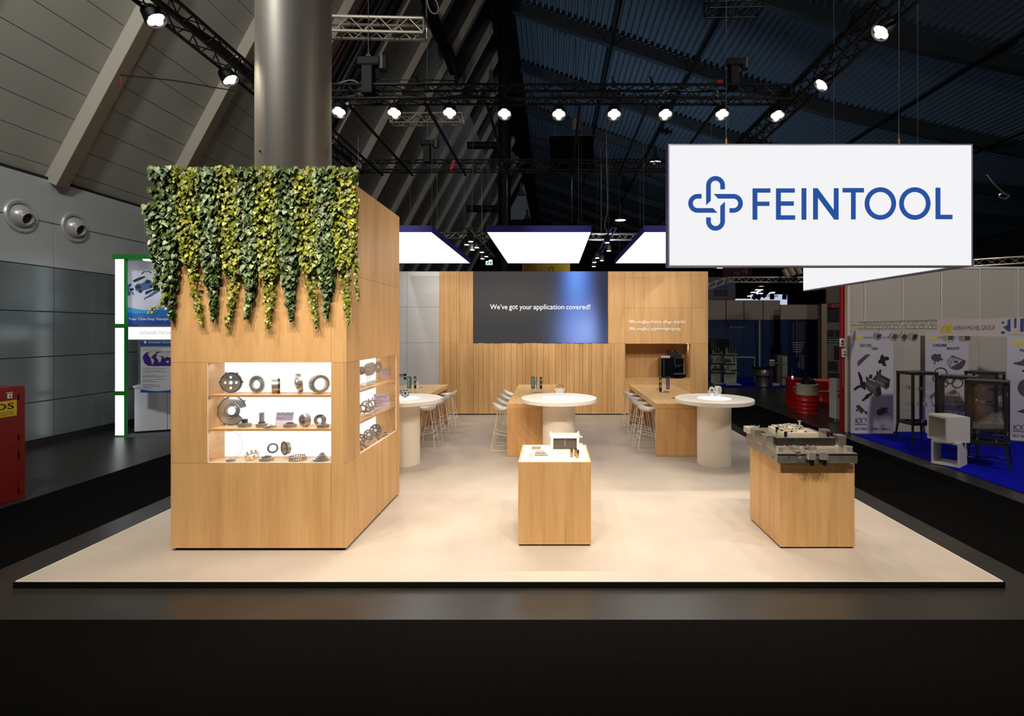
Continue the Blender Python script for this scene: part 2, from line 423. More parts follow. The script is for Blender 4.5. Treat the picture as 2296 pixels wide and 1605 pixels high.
w = struct('wall_far', (0, 91, 0)); bx('surface', mat('far_wall', RGB(40, 44, 48), 0.8), w, -14, 42, 91, 91.3, ZF, 22)
w = struct('wall_right', (41, 40, 0)); bx('surface', mat('far_wall_right', RGB(40, 44, 48), 0.8), w, 40, 40.3, -4, 91, ZF, 14)
# distant hall columns with cross tubes
for (px, Y, r) in ((1131, 24.0, 0.3), ):
    c = struct('column', (PX(px, Y), Y, 0), 'dark steel hall column behind the stand'); MB().lathe([(r, ZF), (r, 18.5)], 20, (PX(px, Y), Y, 0)).build('shaft', BLACK, c)
    for py in (326, 468):
        MB().tube([(PX(1048, Y), Y, PZ(py, Y)), (PX(1118, Y), Y, PZ(py, Y))], 0.17, 10).build('cross_tube', BLACK, c)
# big brushed column that the display tower is wrapped around
COLM = mat('brushed_bronze_sheet', RGB(146, 137, 126), 0.48, 0.45, noise=0.07, nscale=3.0, stretch=(6, 6, 0.12))
c = struct('column.001', (-3.23, 6.39, 0), 'thick brushed metal column rising out of the ivy tower')
MB().lathe([(0.43, 0.0), (0.43, 12.0)], 64, (-3.23, 6.39, 0)).build('shaft', COLM, c)
MB().lathe([(0.012, 0), (0.012, 0.012)], 12, (-3.44, 6.015, 4.45), Matrix.Rotation(math.pi / 2, 3, 'X')).build('plug', DARK, c)
# ================================================================ the stand: tower, back wall, tables
# ---- display tower
TX0, TX1, TY0, TY1, TZ = -4.07, -2.2, 5.45, 7.33, 3.97
t = thing('display_tower', 'tall oak tower with two lit showcase niches, ivy over its top', 'display case', ((TX0 + TX1) / 2, (TY0 + TY1) / 2, 0))
T_ = 0.025; g = 0.0015
bx('plinth', BLACK, t, TX0 + 0.03, TX1 - 0.03, TY0 + 0.03, TY1 - 0.03, 0.0, 0.03)
NX0, NX1, NZ0, NZ1 = -3.68, -2.364, 0.935, 2.004
def fp(x0, x1, z0, z1): bx('panel', OAK, t, x0 + g, x1 - g, TY0, TY0 + T_, z0 + g, z1 - g)
fp(TX0, NX1, 0.03, NZ0); fp(NX1, TX1 - T_, 0.03, NZ1); fp(TX0, NX0, NZ0, NZ1)
fp(TX0, NX1, NZ1, 2.95); fp(NX1, TX1 - T_, NZ1, 2.95); fp(TX0, NX1, 2.95, TZ); fp(NX1, TX1 - T_, 2.95, TZ)
RY0, RY1 = 5.83, 7.195
def rp_(y0, y1, z0, z1): bx('panel', OAK, t, TX1 - T_, TX1, y0 + g, y1 - g, z0 + g, z1 - g)
rp_(TY0 - g, TY1, 0.03, NZ0); rp_(TY0 - g, RY0, NZ0, NZ1); rp_(RY1, TY1, NZ0, NZ1); rp_(TY0 - g, TY1, NZ1, 2.95); rp_(TY0 - g, TY1, 2.95, TZ)
bx('panel', OAK, t, TX0, TX0 + T_, TY0 + T_, TY1 - T_, 0.03, TZ)
bx('panel', OAK, t, TX0, TX1 - T_, TY1 - T_, TY1, 0.03, TZ)
GLOW = emit('showcase_back_light', (0.97, 0.99, 1.0, 1), 1.5)
SHELFM = OAKX
D = 0.29
def niche_front():
    y0, y1 = TY0 + T_, TY0 + D
    mb = MB(); mb.box(NX0 - 0.02, NX0, y0, y1, NZ0 - 0.02, NZ1 + 0.02); mb.box(NX1, NX1 + 0.02, y0, y1, NZ0 - 0.02, NZ1 + 0.02)
    mb.box(NX0, NX1, y0, y1, NZ0 - 0.02, NZ0); mb.box(NX0, NX1, y0, y1, NZ1, NZ1 + 0.02)
    n = mb.build('niche', OAKY, t)
    bx('back_light', GLOW, n, NX0, NX1, y1, y1 + 0.02, NZ0, NZ1)
    for z in (1.657, 1.296): bx('shelf', SHELFM, n, NX0, NX1, TY0 + 0.012, y1, z - 0.022, z)
    bx('pane', GLASS, n, NX0, NX1, TY0 + 0.003, TY0 + 0.009, NZ0, NZ1)
    FR = mat('pane_edge', RGB(235, 225, 210), 0.3)
    for (a, b, c_, d) in ((NX0, NX0 + 0.006, NZ0, NZ1), (NX0, NX1, NZ0, NZ0 + 0.007)): bx('pane_edge', FR, n, a, b, TY0 - 0.001, TY0 + 0.01, c_, d)
    MK = mat('small_grey_print', RGB(90, 90, 92), 0.6)
    for k in range(3): bx('mark', MK, n, NX0 + 0.022 + k * 0.016, NX0 + 0.03 + k * 0.016, TY0 + 0.0015, TY0 + 0.0025, NZ0 + 0.04, NZ0 + 0.047)
    return n
niche_front()
for zz in (NZ1, 1.634, 1.273): lamp('AREA', 'shelf_led', ((NX0 + NX1) / 2, TY0 + 0.05, zz - 0.012), ((NX0 + NX1) / 2, TY0 + 0.13, zz - 0.25), 1.5, (0.97, 0.98, 1.0), shape='RECTANGLE', size=1.25, size_y=0.015)
def niche_right():
    x0, x1 = TX1 - D, TX1 - T_
    mb = MB(); mb.box(x0, x1, RY0 - 0.02, RY0, NZ0 - 0.02, NZ1 + 0.02); mb.box(x0, x1, RY1, RY1 + 0.02, NZ0 - 0.02, NZ1 + 0.02)
    mb.box(x0, x1, RY0, RY1, NZ0 - 0.02, NZ0); mb.box(x0, x1, RY0, RY1, NZ1, NZ1 + 0.02)
    n = mb.build('niche', OAK, t)
    bx('back_light', GLOW, n, x0 - 0.02, x0, RY0, RY1, NZ0, NZ1)
    for z in (1.657, 1.296): bx('shelf', OAKY, n, x0, TX1 - 0.012, RY0, RY1, z - 0.022, z)
    bx('pane', GLASS, n, TX1 - 0.009, TX1 - 0.003, RY0, RY1, NZ0, NZ1)
    FR = MATS['pane_edge']
    bx('pane_edge', FR, n, TX1 - 0.01, TX1 + 0.001, RY0, RY1, NZ0, NZ0 + 0.008)
    bx('pane_edge', FR, n, TX1 - 0.01, TX1 + 0.001, RY1 - 0.008, RY1, NZ0, NZ1)
niche_right()
for zz in (NZ1, 1.634, 1.273): lamp('AREA', 'shelf_led', (TX1 - 0.05, (RY0 + RY1) / 2, zz - 0.012), (TX1 - 0.13, (RY0 + RY1) / 2, zz - 0.25), 1.5, (0.97, 0.98, 1.0), shape='RECTANGLE', size=0.015, size_y=1.3)

# ---- back wall: steel doors, irregular planks, smooth oak panels, counter niche, screen
YB = 14.2; WX0, WXS, WX1, WZ = -5.03, -3.15, 4.30, 3.98
w = struct('wall_back', (0, YB, 0), 'oak clad rear wall of the stand with planks, panels and a counter niche')
NBX0, NBX1, NBZ0, NBZ1 = PX(1400.6, YB), PX(1549.8, YB), 1.0, 1.973
bx('core', mat('plywood_edge', RGB(150, 118, 78), 0.6), w, WXS, NBX0, YB + 0.02, YB + 0.7, 0.03, WZ - 0.01)
bx('core', MATS['plywood_edge'], w, NBX1, WX1, YB + 0.02, YB + 0.7, 0.03, WZ - 0.01)
bx('core', MATS['plywood_edge'], w, NBX0, NBX1, YB + 0.02, YB + 0.7, NBZ1 + 0.02, WZ - 0.01)
bx('core', MATS['plywood_edge'], w, NBX0, NBX1, YB + 0.02, YB + 0.7, 0.03, NBZ0 - 0.02)
bx('plinth', BLACK, w, WXS, WX1, YB + 0.03, YB + 0.69, 0.0, 0.03)
SX0, SX1, SZ0 = PX(1061, YB), PX(1362.5, YB), PZ(769, YB)
pr = random.Random(3); x = WXS; k = 0
widths = [0.115, 0.165, 0.21, 0.065, 0.245, 0.075, 0.185, 0.05]
while x < PX(1377, YB) - 0.02:
    wd = widths[k % 8] if x < SX0 - 0.02 else pr.choice([0.075, 0.09, 0.15, 0.165, 0.18, 0.13])
    k += 1; x1 = x + wd
    if x < SX0 < x1 + 0.03: x1 = SX0
    if x1 > PX(1377, YB) - 0.05: x1 = PX(1377, YB)
    pro = pr.choice([0.0, 0.006, 0.012, 0.016])
    if x < SX0 - 0.01:
        for (a, b) in ((0.03, SZ0), (SZ0, WZ)): bx('plank', OAK, w, x + 0.003, x1 - 0.003, YB - pro, YB + 0.02, a + 0.001, b - 0.001)
    else: bx('plank', OAK, w, x + 0.003, x1 - 0.003, YB - pro, YB + 0.02, 0.031, SZ0 - 0.006 + pr.choice([0, 0.01]))
    x = x1
PA = PX(1377, YB); z1 = PZ(690, YB)
for (a, b, c_, d) in ((PA, NBX0, 0.03, SZ0), (SX1 + 0.01, NBX0, SZ0, WZ), (NBX0, NBX1, NBZ1, z1), (NBX0, NBX1, z1, WZ), (NBX1, WX1, 0.03, NBZ1), (NBX1, WX1, NBZ1, z1), (NBX1, WX1, z1, WZ),
                      (NBX0, NBX1, 0.84, NBZ0 - 0.03), (NBX0, (NBX0 + NBX1) / 2, 0.03, 0.84), ((NBX0 + NBX1) / 2, NBX1, 0.03, 0.84)):
    bx('panel', OAK, w, a + 0.002, b - 0.002, YB, YB + 0.02, c_ + 0.002, d - 0.002)
YN = 14.85
bx('niche_back', OAK, w, NBX0, PX(1465, YN) , YN, YN + 0.02, NBZ0, NBZ1)
bx('niche_back', OAK, w, PX(1465, YN) + 0.004, NBX1, YN, YN + 0.02, NBZ0, NBZ1)
bx('niche_side', OAK, w, NBX1 - 0.02, NBX1, YB + 0.02, YN, NBZ0, NBZ1); bx('niche_side', OAK, w, NBX0, NBX0 + 0.02, YB + 0.02, YN, NBZ0, NBZ1)
bx('niche_top', OAKX, w, NBX0, NBX1, YB + 0.02, YN, NBZ1, NBZ1 + 0.02)
bx('counter', OAKX, w, NBX0, NBX1, YB - 0.004, YN, NBZ0 - 0.03, NBZ0)
nl = MB().lathe([(0.03, 0), (0.03, 0.008)], 16, (PX(1541, 14.45), 14.45, NBZ1 - 0.008)).build('downlight', emit('niche_lamp', (1, 0.85, 0.62, 1), 6, False), w)
lamp('SPOT', 'niche_downlight', (PX(1541, 14.45), 14.45, NBZ1 - 0.02), (PX(1543, 14.45), 14.46, 0), 9, WARM, spot_size=1.3, spot_blend=0.6, shadow_soft_size=0.02)
WHT = mat('white_letters', RGB(245, 240, 232), 0.5)
def words(parent, m, Y, lst, bold, ext):
    for (s_, xa, xb, yt, yb) in lst: text(s_, m, parent, PX(xa, YB), PX(xb, YB), PZ(yb, YB), PZ(yt, YB), (0, Y, 0), bold=bold, ext=ext, name='word')
c5 = lambda a: 1390 + a / 8.448
d5 = lambda b: 690 + b / 8.448
words(w, WHT, YB, [(s_, c5(p), c5(q_), d5(u), d5(v)) for s_, p, q_, u, v in (('We', 180, 302, 232, 312), ('make', 330, 555, 232, 313), ('more', 585, 790, 251, 313), ('than', 818, 1000, 234, 313), ('parts.', 1030, 1262, 238, 331), ('We', 180, 302, 365, 445), ('make', 330, 555, 365, 446), ('commitments.', 585, 1168, 365, 446))], 0.018, 0.005)
# steel doors to the left of the planks
BRU = mat('brushed_door_steel', RGB(222, 222, 222), 0.42, 0.45, noise=0.04, nscale=5, stretch=(0.4, 1, 10))
xd = PX(912.5, YB)
w2 = struct('wall_back.001', (-4, YB, 0), 'brushed steel clad part of the rear wall')
for (a, b) in ((WX0, xd), (xd, WXS)):
    for (c_, d) in ((0.01, SZ0 + 0.01), (SZ0 + 0.01, PZ(688, YB)), (PZ(688, YB), WZ)):
        if a == WX0 and c_ < 0.5: continue
        bx('panel', BRU, w2, a + 0.003, b - 0.003, YB, YB + 0.03, c_ + 0.003, d - 0.003)
bx('backing', JOINT, w2, WX0, WXS, YB + 0.032, YB + 0.1, 0.0, WZ)
d_ = struct('door_1', (xd - 0.45, YB, 0), 'brushed steel door with a black lever handle')
lf = bx('leaf', BRU, d_, WX0 + 0.003, xd - 0.003, YB, YB + 0.03, 0.013, SZ0 + 0.007)
hx, hz = PX(908.5, YB), PZ(840, YB)
mb = MB(); mb.box(hx - 0.03, hx + 0.03, YB - 0.012, YB, hz - 0.03, hz + 0.03); mb.tube([(hx, YB - 0.01, hz), (hx, YB - 0.06, hz), (hx - 0.15, YB - 0.06, hz)], 0.012, 8); mb.build('lever_handle', BLACK, d_)
bx('lock_plate', BLACK, d_, hx - 0.03, hx + 0.03, YB - 0.012, YB, hz - 0.13, hz - 0.07)
# LED screen
def screen_mat():
    m = bpy.data.materials.new('screen_picture'); m.use_nodes = True; nt = m.node_tree; nt.nodes.remove(nt.nodes['Principled BSDF'])
    N = nt.nodes.new; L = nt.links.new
    tc = N('ShaderNodeTexCoord'); sp = N('ShaderNodeSeparateXYZ'); L(tc.outputs['Object'], sp.inputs[0])
    Wd, Ht = SX1 - SX0, WZ - SZ0
    u = N('ShaderNodeMath'); u.operation = 'DIVIDE'; u.inputs[1].default_value = Wd; L(sp.outputs['X'], u.inputs[0])
    v = N('ShaderNodeMath'); v.operation = 'DIVIDE'; v.inputs[1].default_value = Ht; L(sp.outputs['Z'], v.inputs[0])
    def blob(cx, cy, sx, sy, slope=0.0):
        a = N('ShaderNodeMath'); a.operation = 'MULTIPLY_ADD'; a.inputs[1].default_value = slope; L(v.outputs[0], a.inputs[0]); L(u.outputs[0], a.inputs[2])
        b = N('ShaderNodeMath'); b.operation = 'SUBTRACT'; b.inputs[1].default_value = cx; L(a.outputs[0], b.inputs[0])
        c1 = N('ShaderNodeMath'); c1.operation = 'DIVIDE'; c1.inputs[1].default_value = sx; L(b.outputs[0], c1.inputs[0])
        p1 = N('ShaderNodeMath'); p1.operation = 'MULTIPLY'; L(c1.outputs[0], p1.inputs[0]); L(c1.outputs[0], p1.inputs[1])
        e = N('ShaderNodeMath'); e.operation = 'SUBTRACT'; e.inputs[1].default_value = cy; L(v.outputs[0], e.inputs[0])
        c2 = N('ShaderNodeMath'); c2.operation = 'DIVIDE'; c2.inputs[1].default_value = sy; L(e.outputs[0], c2.inputs[0])
        p2 = N('ShaderNodeMath'); p2.operation = 'MULTIPLY_ADD'; L(c2.outputs[0], p2.inputs[0]); L(c2.outputs[0], p2.inputs[1]); L(p1.outputs[0], p2.inputs[2])
        g_ = N('ShaderNodeMath'); g_.operation = 'MULTIPLY'; g_.inputs[1].default_value = -1; L(p2.outputs[0], g_.inputs[0])
        x_ = N('ShaderNodeMath'); x_.operation = 'EXPONENT'; L(g_.outputs[0], x_.inputs[0]); return x_
    def mix(fac, a, b, k):
        f_ = N('ShaderNodeMath'); f_.operation = 'MULTIPLY'; f_.inputs[1].default_value = k; f_.use_clamp = True; L(fac.outputs[0], f_.inputs[0])
        m_ = N('ShaderNodeMix'); m_.data_type = 'RGBA'; L(f_.outputs[0], m_.inputs[0])
        if isinstance(a, tuple): m_.inputs[6].default_value = a
        else: L(a.outputs[2], m_.inputs[6])
        m_.inputs[7].default_value = b; return m_
    base = RGB(68, 67, 68)
    c1 = mix(blob(0.28, 0.62, 0.42, 0.28), base, RGB(92, 86, 80), 0.6)
    c2 = mix(blob(0.78, 0.55, 0.12, 1.2), c1, RGB(62, 88, 176), 0.95)
    c3 = mix(blob(0.765, 1.0, 0.085, 0.5), c2, RGB(112, 158, 245), 1.0)
    c4 = mix(blob(0.83, 0.14, 0.17, 0.4), c3, RGB(146, 170, 240), 1.0)
    c5 = mix(blob(0.98, 0.5, 0.07, 0.9), c4, RGB(48, 50, 74), 0.8)
    e = N('ShaderNodeEmission'); L(c5.outputs[2], e.inputs[0]); e.inputs[1].default_value = 1.0
    L(e.outputs[0], nt.nodes['Material Output'].inputs[0]); return m
t = thing('video_screen', 'large flush video screen with a blue glow and white slogan', 'screen', (SX0, YB - 0.02, SZ0))
bx('housing', BLACK, t, SX0, SX1, YB - 0.016, YB + 0.02, SZ0, WZ)
bx('picture', screen_mat(), t, SX0 + 0.004, SX1 - 0.004, YB - 0.02, YB - 0.016, SZ0 + 0.004, WZ - 0.004)
words(t, emit('screen_white', (1, 1, 1, 1), 1.0), YB - 0.0205, [('We\u2019ve', 1099, 1138, 682.2, 693.5), ('got', 1141.7, 1161, 683.6, 697), ('your', 1165, 1193, 686, 697), ('application', 1196, 1265.3, 682.2, 697), ('covered!', 1269.3, 1323.5, 682.2, 693.6)], 0.009, 0)

# ---- coffee machine and cups on the counter
def coffee():
    Y = 14.32
    t = thing('coffee_machine', 'black coffee machine with milk cooler in the lit wall niche', 'coffee machine', (PX(1512, Y), Y, NBZ0))
    q = lambda a: PX(a, Y); r = lambda b: PZ(b, Y)
    GB = mat('gloss_black', RGB(12, 12, 13), 0.12)
    zb = NBZ0 + 0.03
    bx('milk_cooler', GB, t, q(1482.5), q(1509), Y, Y + 0.42, zb, r(803), 0.006)
    bx('cooler_trim', ALU, t, q(1488.3), q(1489), Y - 0.003, Y, zb + 0.02, r(804.5))
    bx('brewer_body', GB, t, q(1509.6), q(1534), Y + 0.06, Y + 0.42, zb, r(802), 0.006)
    h = bx('display', GB, t, q(1513), q(1533), Y + 0.02, Y + 0.06, r(819), r(802.5))
    bx('display_frame', ALU, h, q(1512.6), q(1513.4), Y + 0.015, Y + 0.02, r(819), r(802.5)); bx('display_frame', ALU, h, q(1513), q(1533), Y + 0.015, Y + 0.02, r(819.4), r(818.8)); bx('display_frame', ALU, h, q(1513), q(1533), Y + 0.015, Y + 0.02, r(803), r(802.4))
    bx('outlet_head', BLACK, t, q(1514), q(1524), Y, Y + 0.06, r(825), r(820)); bx('spout', ALU, t, q(1514.5), q(1516), Y + 0.01, Y + 0.03, r(825.5), r(819.6)); bx('spout', ALU, t, q(1519), q(1523), Y + 0.005, Y + 0.03, r(823), r(821))
    bx('drip_tray', GB, t, q(1509), q(1536), Y - 0.08, Y + 0.06, zb, r(838.5), 0.004); bx('drip_grid', ALU, t, q(1510), q(1535), Y - 0.085, Y + 0.05, r(838.4), r(837.3))
    GR = mat('smoked_plastic', RGB(52, 48, 46), 0.2)
    bx('bean_hopper', GR, t, q(1503.5), q(1527), Y + 0.15, Y + 0.4, r(802), r(785.5), 0.01); bx('bean_hopper', GR, t, q(1522), q(1531), Y + 0.1, Y + 0.3, r(802), r(792), 0.01)
    for a in (1508, 1520.5): bx('lid_catch', ALU, t, q(a), q(a + 4.5), Y + 0.14, Y + 0.15, r(788.6), r(787))
    bx('lid_catch', ALU, t, q(1524), q(1528.5), Y + 0.09, Y + 0.1, r(794), r(792.6))
    for a in (1485, 1490, 1503, 1510.5, 1529, 1532.5):
        MB().lathe([(0.014, NBZ0), (0.014, zb)], 10, (q(a), Y + 0.03, 0)).build('foot', ALU, t)
    for k in range(4):
        c = MB().lathe([(0.026, 0), (0.03, 0.004), (0.04, 0.06), (0.037, 0.06), (0.027, 0.006)], 16).build('cup', WHITE)
        c.location = (q(1487 + 4.9 * k), Y + 0.1, r(803)); tag(c, 'white cup on the black milk cooler, %s from the left' % ('first', 'second', 'third', 'fourth')[k], 'cup', 'cups on the milk cooler')
coffee()

# ---- bar tables
def bar_table(x0, x1, label):
    y0, y1, z = 9.53, 12.9, 0.98
    t = thing('bar_table', label, 'table', ((x0 + x1) / 2, (y0 + y1) / 2, 0), 'oak bar tables in front of the rear wall')
    bx('table_top', OAKY, t, x0, x1, y0, y1, z - 0.095, z, 0.002)
    bx('end_panel', OAK, t, x0, x1, y0 + 0.001, y0 + 0.1, 0.004, z - 0.097, 0.002); bx('end_panel', OAK, t, x0, x1, y1 - 0.1, y1, 0.004, z - 0.097, 0.002)
    bx('centre_panel', OAKY, t, (x0 + x1) / 2 - 0.02, (x0 + x1) / 2 + 0.02, y0 + 0.1, y1 - 0.1, 0.004, z - 0.097)
BARS = [(-3.72, -2.64, 'left'), (-0.86, 0.22, 'middle'), (1.92, 3.0, 'right')]
for a, b, n in BARS: bar_table(a, b, 'oak bar table, %s of the three, behind a round table' % {'left': 'the leftmost', 'middle': 'the middle one', 'right': 'the rightmost'}[n])

# ---- bar stools: white shell on a bent wire frame
def stool_proto():
    t = thing('bar_stool', 'x', 'stool')
    PL = mat('white_shell', RGB(232, 226, 218), 0.4); mb = MB(); N, R = 24, 7; vs = []; fs = []
    def surf(u, a, off):
        rx = 0.205 * (math.sin(u * math.pi / 2) ** 0.8); ry = 0.19 * (math.sin(u * math.pi / 2) ** 0.8)
        back = max(0, -math.cos(a))                                     # the rim rises towards the rear (-x)
        z = 0.76 + 0.03 * (u ** 3) + u ** 2.2 * (0.02 + 0.11 * back ** 1.3) - off
        return (rx * math.cos(a) * (1 - off * 0.6), ry * math.sin(a) * (1 - off * 0.6), z)
    for off in (0.0, 0.014):
        b = len(vs)
        for i in range(R):
            for k in range(N): vs.append(surf((i + 0.35) / (R - 0.65), 2 * math.pi * k / N, off if i < R - 1 else off * 0.5))
        for i in range(R - 1):
            for k in range(N): fs.append((b + i * N + k, b + i * N + (k + 1) % N, b + (i + 1) * N + (k + 1) % N, b + (i + 1) * N + k))
        fs.append(tuple(b + k for k in range(N)))
    for k in range(N): fs.append(((R - 1) * N + k, (R - 1) * N + (k + 1) % N, R * N + (R - 1) * N + (k + 1) % N, R * N + (R - 1) * N + k))
    mb.add(vs, fs, True).build('seat_shell', PL, t)
    WR = mat('white_wire', RGB(236, 226, 208), 0.4); r = 0.0075
    P = {}
    for sx in (-1, 1):
        for sy in (-1, 1):
            top = Vector((sx * 0.1, sy * 0.085, 0.755)); bot = Vector((sx * 0.215, sy * 0.205, r)); P[sx, sy] = (top, bot)
            MB().tube([top, bot], r, 6).build('leg', WR, t)
    at = lambda k, z: P[k][0].lerp(P[k][1], (0.755 - z) / 0.7475)
    for sy in (-1, 1): MB().tube([P[-1, sy][1], P[1, sy][1]], r, 6).build('runner', WR, t)
    MB().tube([at((-1, -1), 0.34), at((-1, 1), 0.34), at((1, 1), 0.26), at((1, -1), 0.26)], r, 6, closed=True).build('foot_ring', WR, t)
    MB().tube([at((-1, -1), 0.24), at((-1, 1), 0.24)], r, 6).build('crossbar', WR, t)
    MB().tube([P[-1, -1][0], P[-1, 1][0], P[1, 1][0], P[1, -1][0]], r, 6, closed=True).build('seat_ring', WR, t)
    return t
ST = stool_proto(); first = True
ordn = ['nearest', 'second nearest', 'third nearest', 'farthest']
for (bar, xs, rot, ys) in (('left', -2.53, math.pi, (10.25, 10.95, 11.65, 12.4)), ('middle', -0.99, 0.0, (10.15, 10.85, 11.6, 12.35)), ('right', 1.87, 0.0, (10.15, 10.85, 11.6, 12.35))):
    for k, y in enumerate(ys):
        s_ = ST if first else copy_tree(ST); first = False
        s_.location = (xs, y, 0); s_.rotation_euler = (0, 0, rot)
        s_['label'] = 'white wire frame bar stool at the %s bar table, %s of four' % (bar, ordn[k]); s_['group'] = 'bar stools beside the bar tables'

# ---- round tables with a glowing centre
def round_table(xc, yc, label):
    t = thing('round_table', label, 'table', (xc, yc, 0), 'round cream tables with a glowing centre'); z = 1.148
    MB().lathe([(0.29, 0.0), (0.29, z - 0.07)], 64, (xc, yc, 0)).build('base', CREAM, t)
    MB().lathe([(0.66, z - 0.07), (0.672, z - 0.062), (0.672, z - 0.006), (0.667, z), (0.29, z)], 96, (xc, yc, 0)).build('table_top', STONE, t)
    MB().lathe([(0.29, z - 0.01), (0.29, z + 0.0012)], 64, (xc, yc, 0)).build('light_disc', emit('table_glow', (1, 0.985, 0.95, 1), 1.3), t)
RT = [(-2.65, 9.05, 'left'), (0.105, 9.14, 'middle'), (2.846, 9.05, 'right')]
round_table(*RT[0][:2], 'round cream table half hidden behind the oak tower'); round_table(*RT[1][:2], 'round cream table behind the small oak plinth'); round_table(*RT[2][:2], 'round cream table behind the plinth with the steel tool')

# ---- two oak plinths
def plinth(name, x0, x1, y0, y1, z, label):
    t = thing(name, label, 'plinth', ((x0 + x1) / 2, (y0 + y1) / 2, 0))
    bx('shadow_base', BLACK, t, x0 + 0.012, x1 - 0.012, y0 + 0.012, y1 - 0.012, 0, 0.018)
    bx('front_panel', OAK, t, x0, x1, y0, y0 + 0.02, 0.018, z); bx('rear_panel', OAK, t, x0, x1, y1 - 0.02, y1, 0.018, z)
    bx('side_panel', OAK, t, x0, x0 + 0.02, y0 + 0.0205, y1 - 0.0205, 0.018, z); bx('side_panel', OAK, t, x1 - 0.02, x1, y0 + 0.0205, y1 - 0.0205, 0.018, z)
    return t
t = plinth('display_plinth', -0.379, 0.413, 5.574, 6.42, 0.913, 'oak plinth with an inlaid white top carrying a white framed cell')
bx('top_plate', mat('white_acrylic', RGB(248, 246, 242), 0.25), t, -0.358, 0.392, 5.595, 6.399, 0.89, 0.911)
t = plinth('display_plinth', 2.448, 3.245, 5.51, 6.36, 0.907, 'oak plinth carrying the large steel stamping tool')
bx('top_plate', OAKX, t, 2.469, 3.224, 5.531, 6.339, 0.885, 0.905)
for k in range(3): bx('mark', MATS['small_grey_print'], t, 3.185 + 0.018 * k, 3.196 + 0.018 * k, 5.509, 5.51, 0.872, 0.882)
bx('mark', MATS['small_grey_print'], t, 3.185, 3.232, 5.509, 5.51, 0.862, 0.866)
# ================================================================ neighbours
# ---- red emergency cabinet on the left
X0 = -7.6; ye = X0 * K / (58 - VX)
t = thing('emergency_cabinet', 'red metal cabinet with a yellow sticker by the left wall', 'cabinet', (X0 - 0.3, 6.8, ZF))
REDM = mat('cabinet_red', RGB(130, 14, 16), 0.4)
zt = PZ(864, ye)
bx('body', REDM, t, X0 - 0.6, X0 - 0.012, 5.6, ye, ZF, zt, 0.004)
UV = ((0, 1, 0), (0, 0, 1))                       # a face that looks towards +x
yd = X0 * K / (40 - VX); zs = PZ(1006, X0 * K / (20 - VX))
for a, b in ((ZF + 0.03, zs - 0.003), (zs + 0.003, zt - 0.03)):
    d_ = bx('door', REDM, t, X0 - 0.012, X0, 5.7, yd, a, b, 0.003)
    for q in (0.15, 0.85):
        bx('hinge', BLACK, d_, X0 - 0.012, X0 + 0.006, yd + 0.004, yd + 0.016, a + (b - a) * q - 0.04, a + (b - a) * q + 0.04)
yl = X0 * K / (39 - VX) - 0.01
st = bx('sticker', mat('sticker_yellow', RGB(222, 190, 20), 0.5), t, X0, X0 + 0.002, yl - 0.42, yl, PZ(931, 7.25), PZ(896, 7.25))
text('SOS', INK, st, yl - 0.4, yl - 0.035, PZ(915, 7.25), PZ(901, 7.25), (X0 + 0.0025, 0, 0), UV, bold=0.02, ext=0)
for k, (za, l0) in enumerate(((919.5, 0.06), (923.5, 0.02), (926.5, 0.1))):
    bx('small_print', INK, st, X0 + 0.002, X0 + 0.0025, yl - 0.39 + l0, yl - 0.03, PZ(za + 0.9, 7.25), PZ(za, 7.25))
bx('small_sign', WHITE, t, X0, X0 + 0.002, yl - 0.125, yl - 0.06, PZ(891, 7.25), PZ(881, 7.25)); bx('sign_caption', WHITE, t, X0, X0 + 0.002, yl - 0.14, yl - 0.05, PZ(879, 7.25), PZ(877.6, 7.25))
mk = [(0.02, 0.01), (0.05, 0.03), (0.02, 0.05)]
flat([stroke([(yl - 0.078, PZ(883.5, 7.25)), (yl - 0.1, PZ(886, 7.25)), (yl - 0.078, PZ(888.6, 7.25))], 0.014)], INK, st.parent, (X0 + 0.002, 0, 0), UV, 0.001, 'symbol')

# ---- green framed stand at the left wall
Y1_ = 11.6
GRN = mat('frame_green', RGB(24, 140, 44), 0.4)
TUBE = emit('light_column', (0.93, 0.95, 1.0, 1), 1.1)
t = thing('light_column', 'tall lit column in a green frame at the left stand', 'light column', (PX(270, Y1_), Y1_, ZF))
q = lambda a, Y=Y1_: PX(a, Y); r = lambda b, Y=Y1_: PZ(b, Y)
for a, b in ((729, 581), (878, 735), (976, 886)): bx('light_box', TUBE, t, q(258), q(278), Y1_, Y1_ + 0.06, r(a), r(b))
bx('side_post', GRN, t, q(278.2), q(281.5), Y1_, Y1_ + 0.06, ZF, r(581))
for a, b in ((735, 726), (886, 877)): bx('cross_rail', GRN, t, q(256.5), q(282), Y1_ - 0.015, Y1_ + 0.06, r(a), r(b))
bx('foot', GRN, t, q(257), q(284), Y1_ - 0.01, Y1_ + 0.08, ZF, r(976))
t = thing('header_beam', 'green top beam with a small lit spot over the left stand', 'beam', (q(330), Y1_, r(576)))
bx('beam', GRN, t, q(254), q(430), Y1_ - 0.03, Y1_ + 0.22, r(581), r(570.5))
MB().lathe([(0.09, -0.02), (0.1, 0.0)], 20, (q(326), Y1_ + 0.08, r(581)), None).build('downlight', emit('small_downlight', (1, 1, 1, 1), 7, False), t)
lamp('SPOT', 'stand_downlight', (q(326), Y1_ - 0.02, r(583)), (q(330), Y1_ + 0.3, 0), 30, (0.95, 0.97, 1), spot_size=1.6, spot_blend=0.8, shadow_soft_size=0.08)
Yp = 11.95
t = thing('car_parts_poster', 'large poster of exploded car parts over a blue wave', 'poster', (PX(340, Yp), Yp, PZ(650, Yp)))
qp = lambda a: PX(a, Yp); rp = lambda b: PZ(b, Yp)
bx('board', mat('poster_pale', RGB(205, 208, 220), 0.5), t, qp(284), qp(420), Yp, Yp + 0.03, rp(728), rp(582))
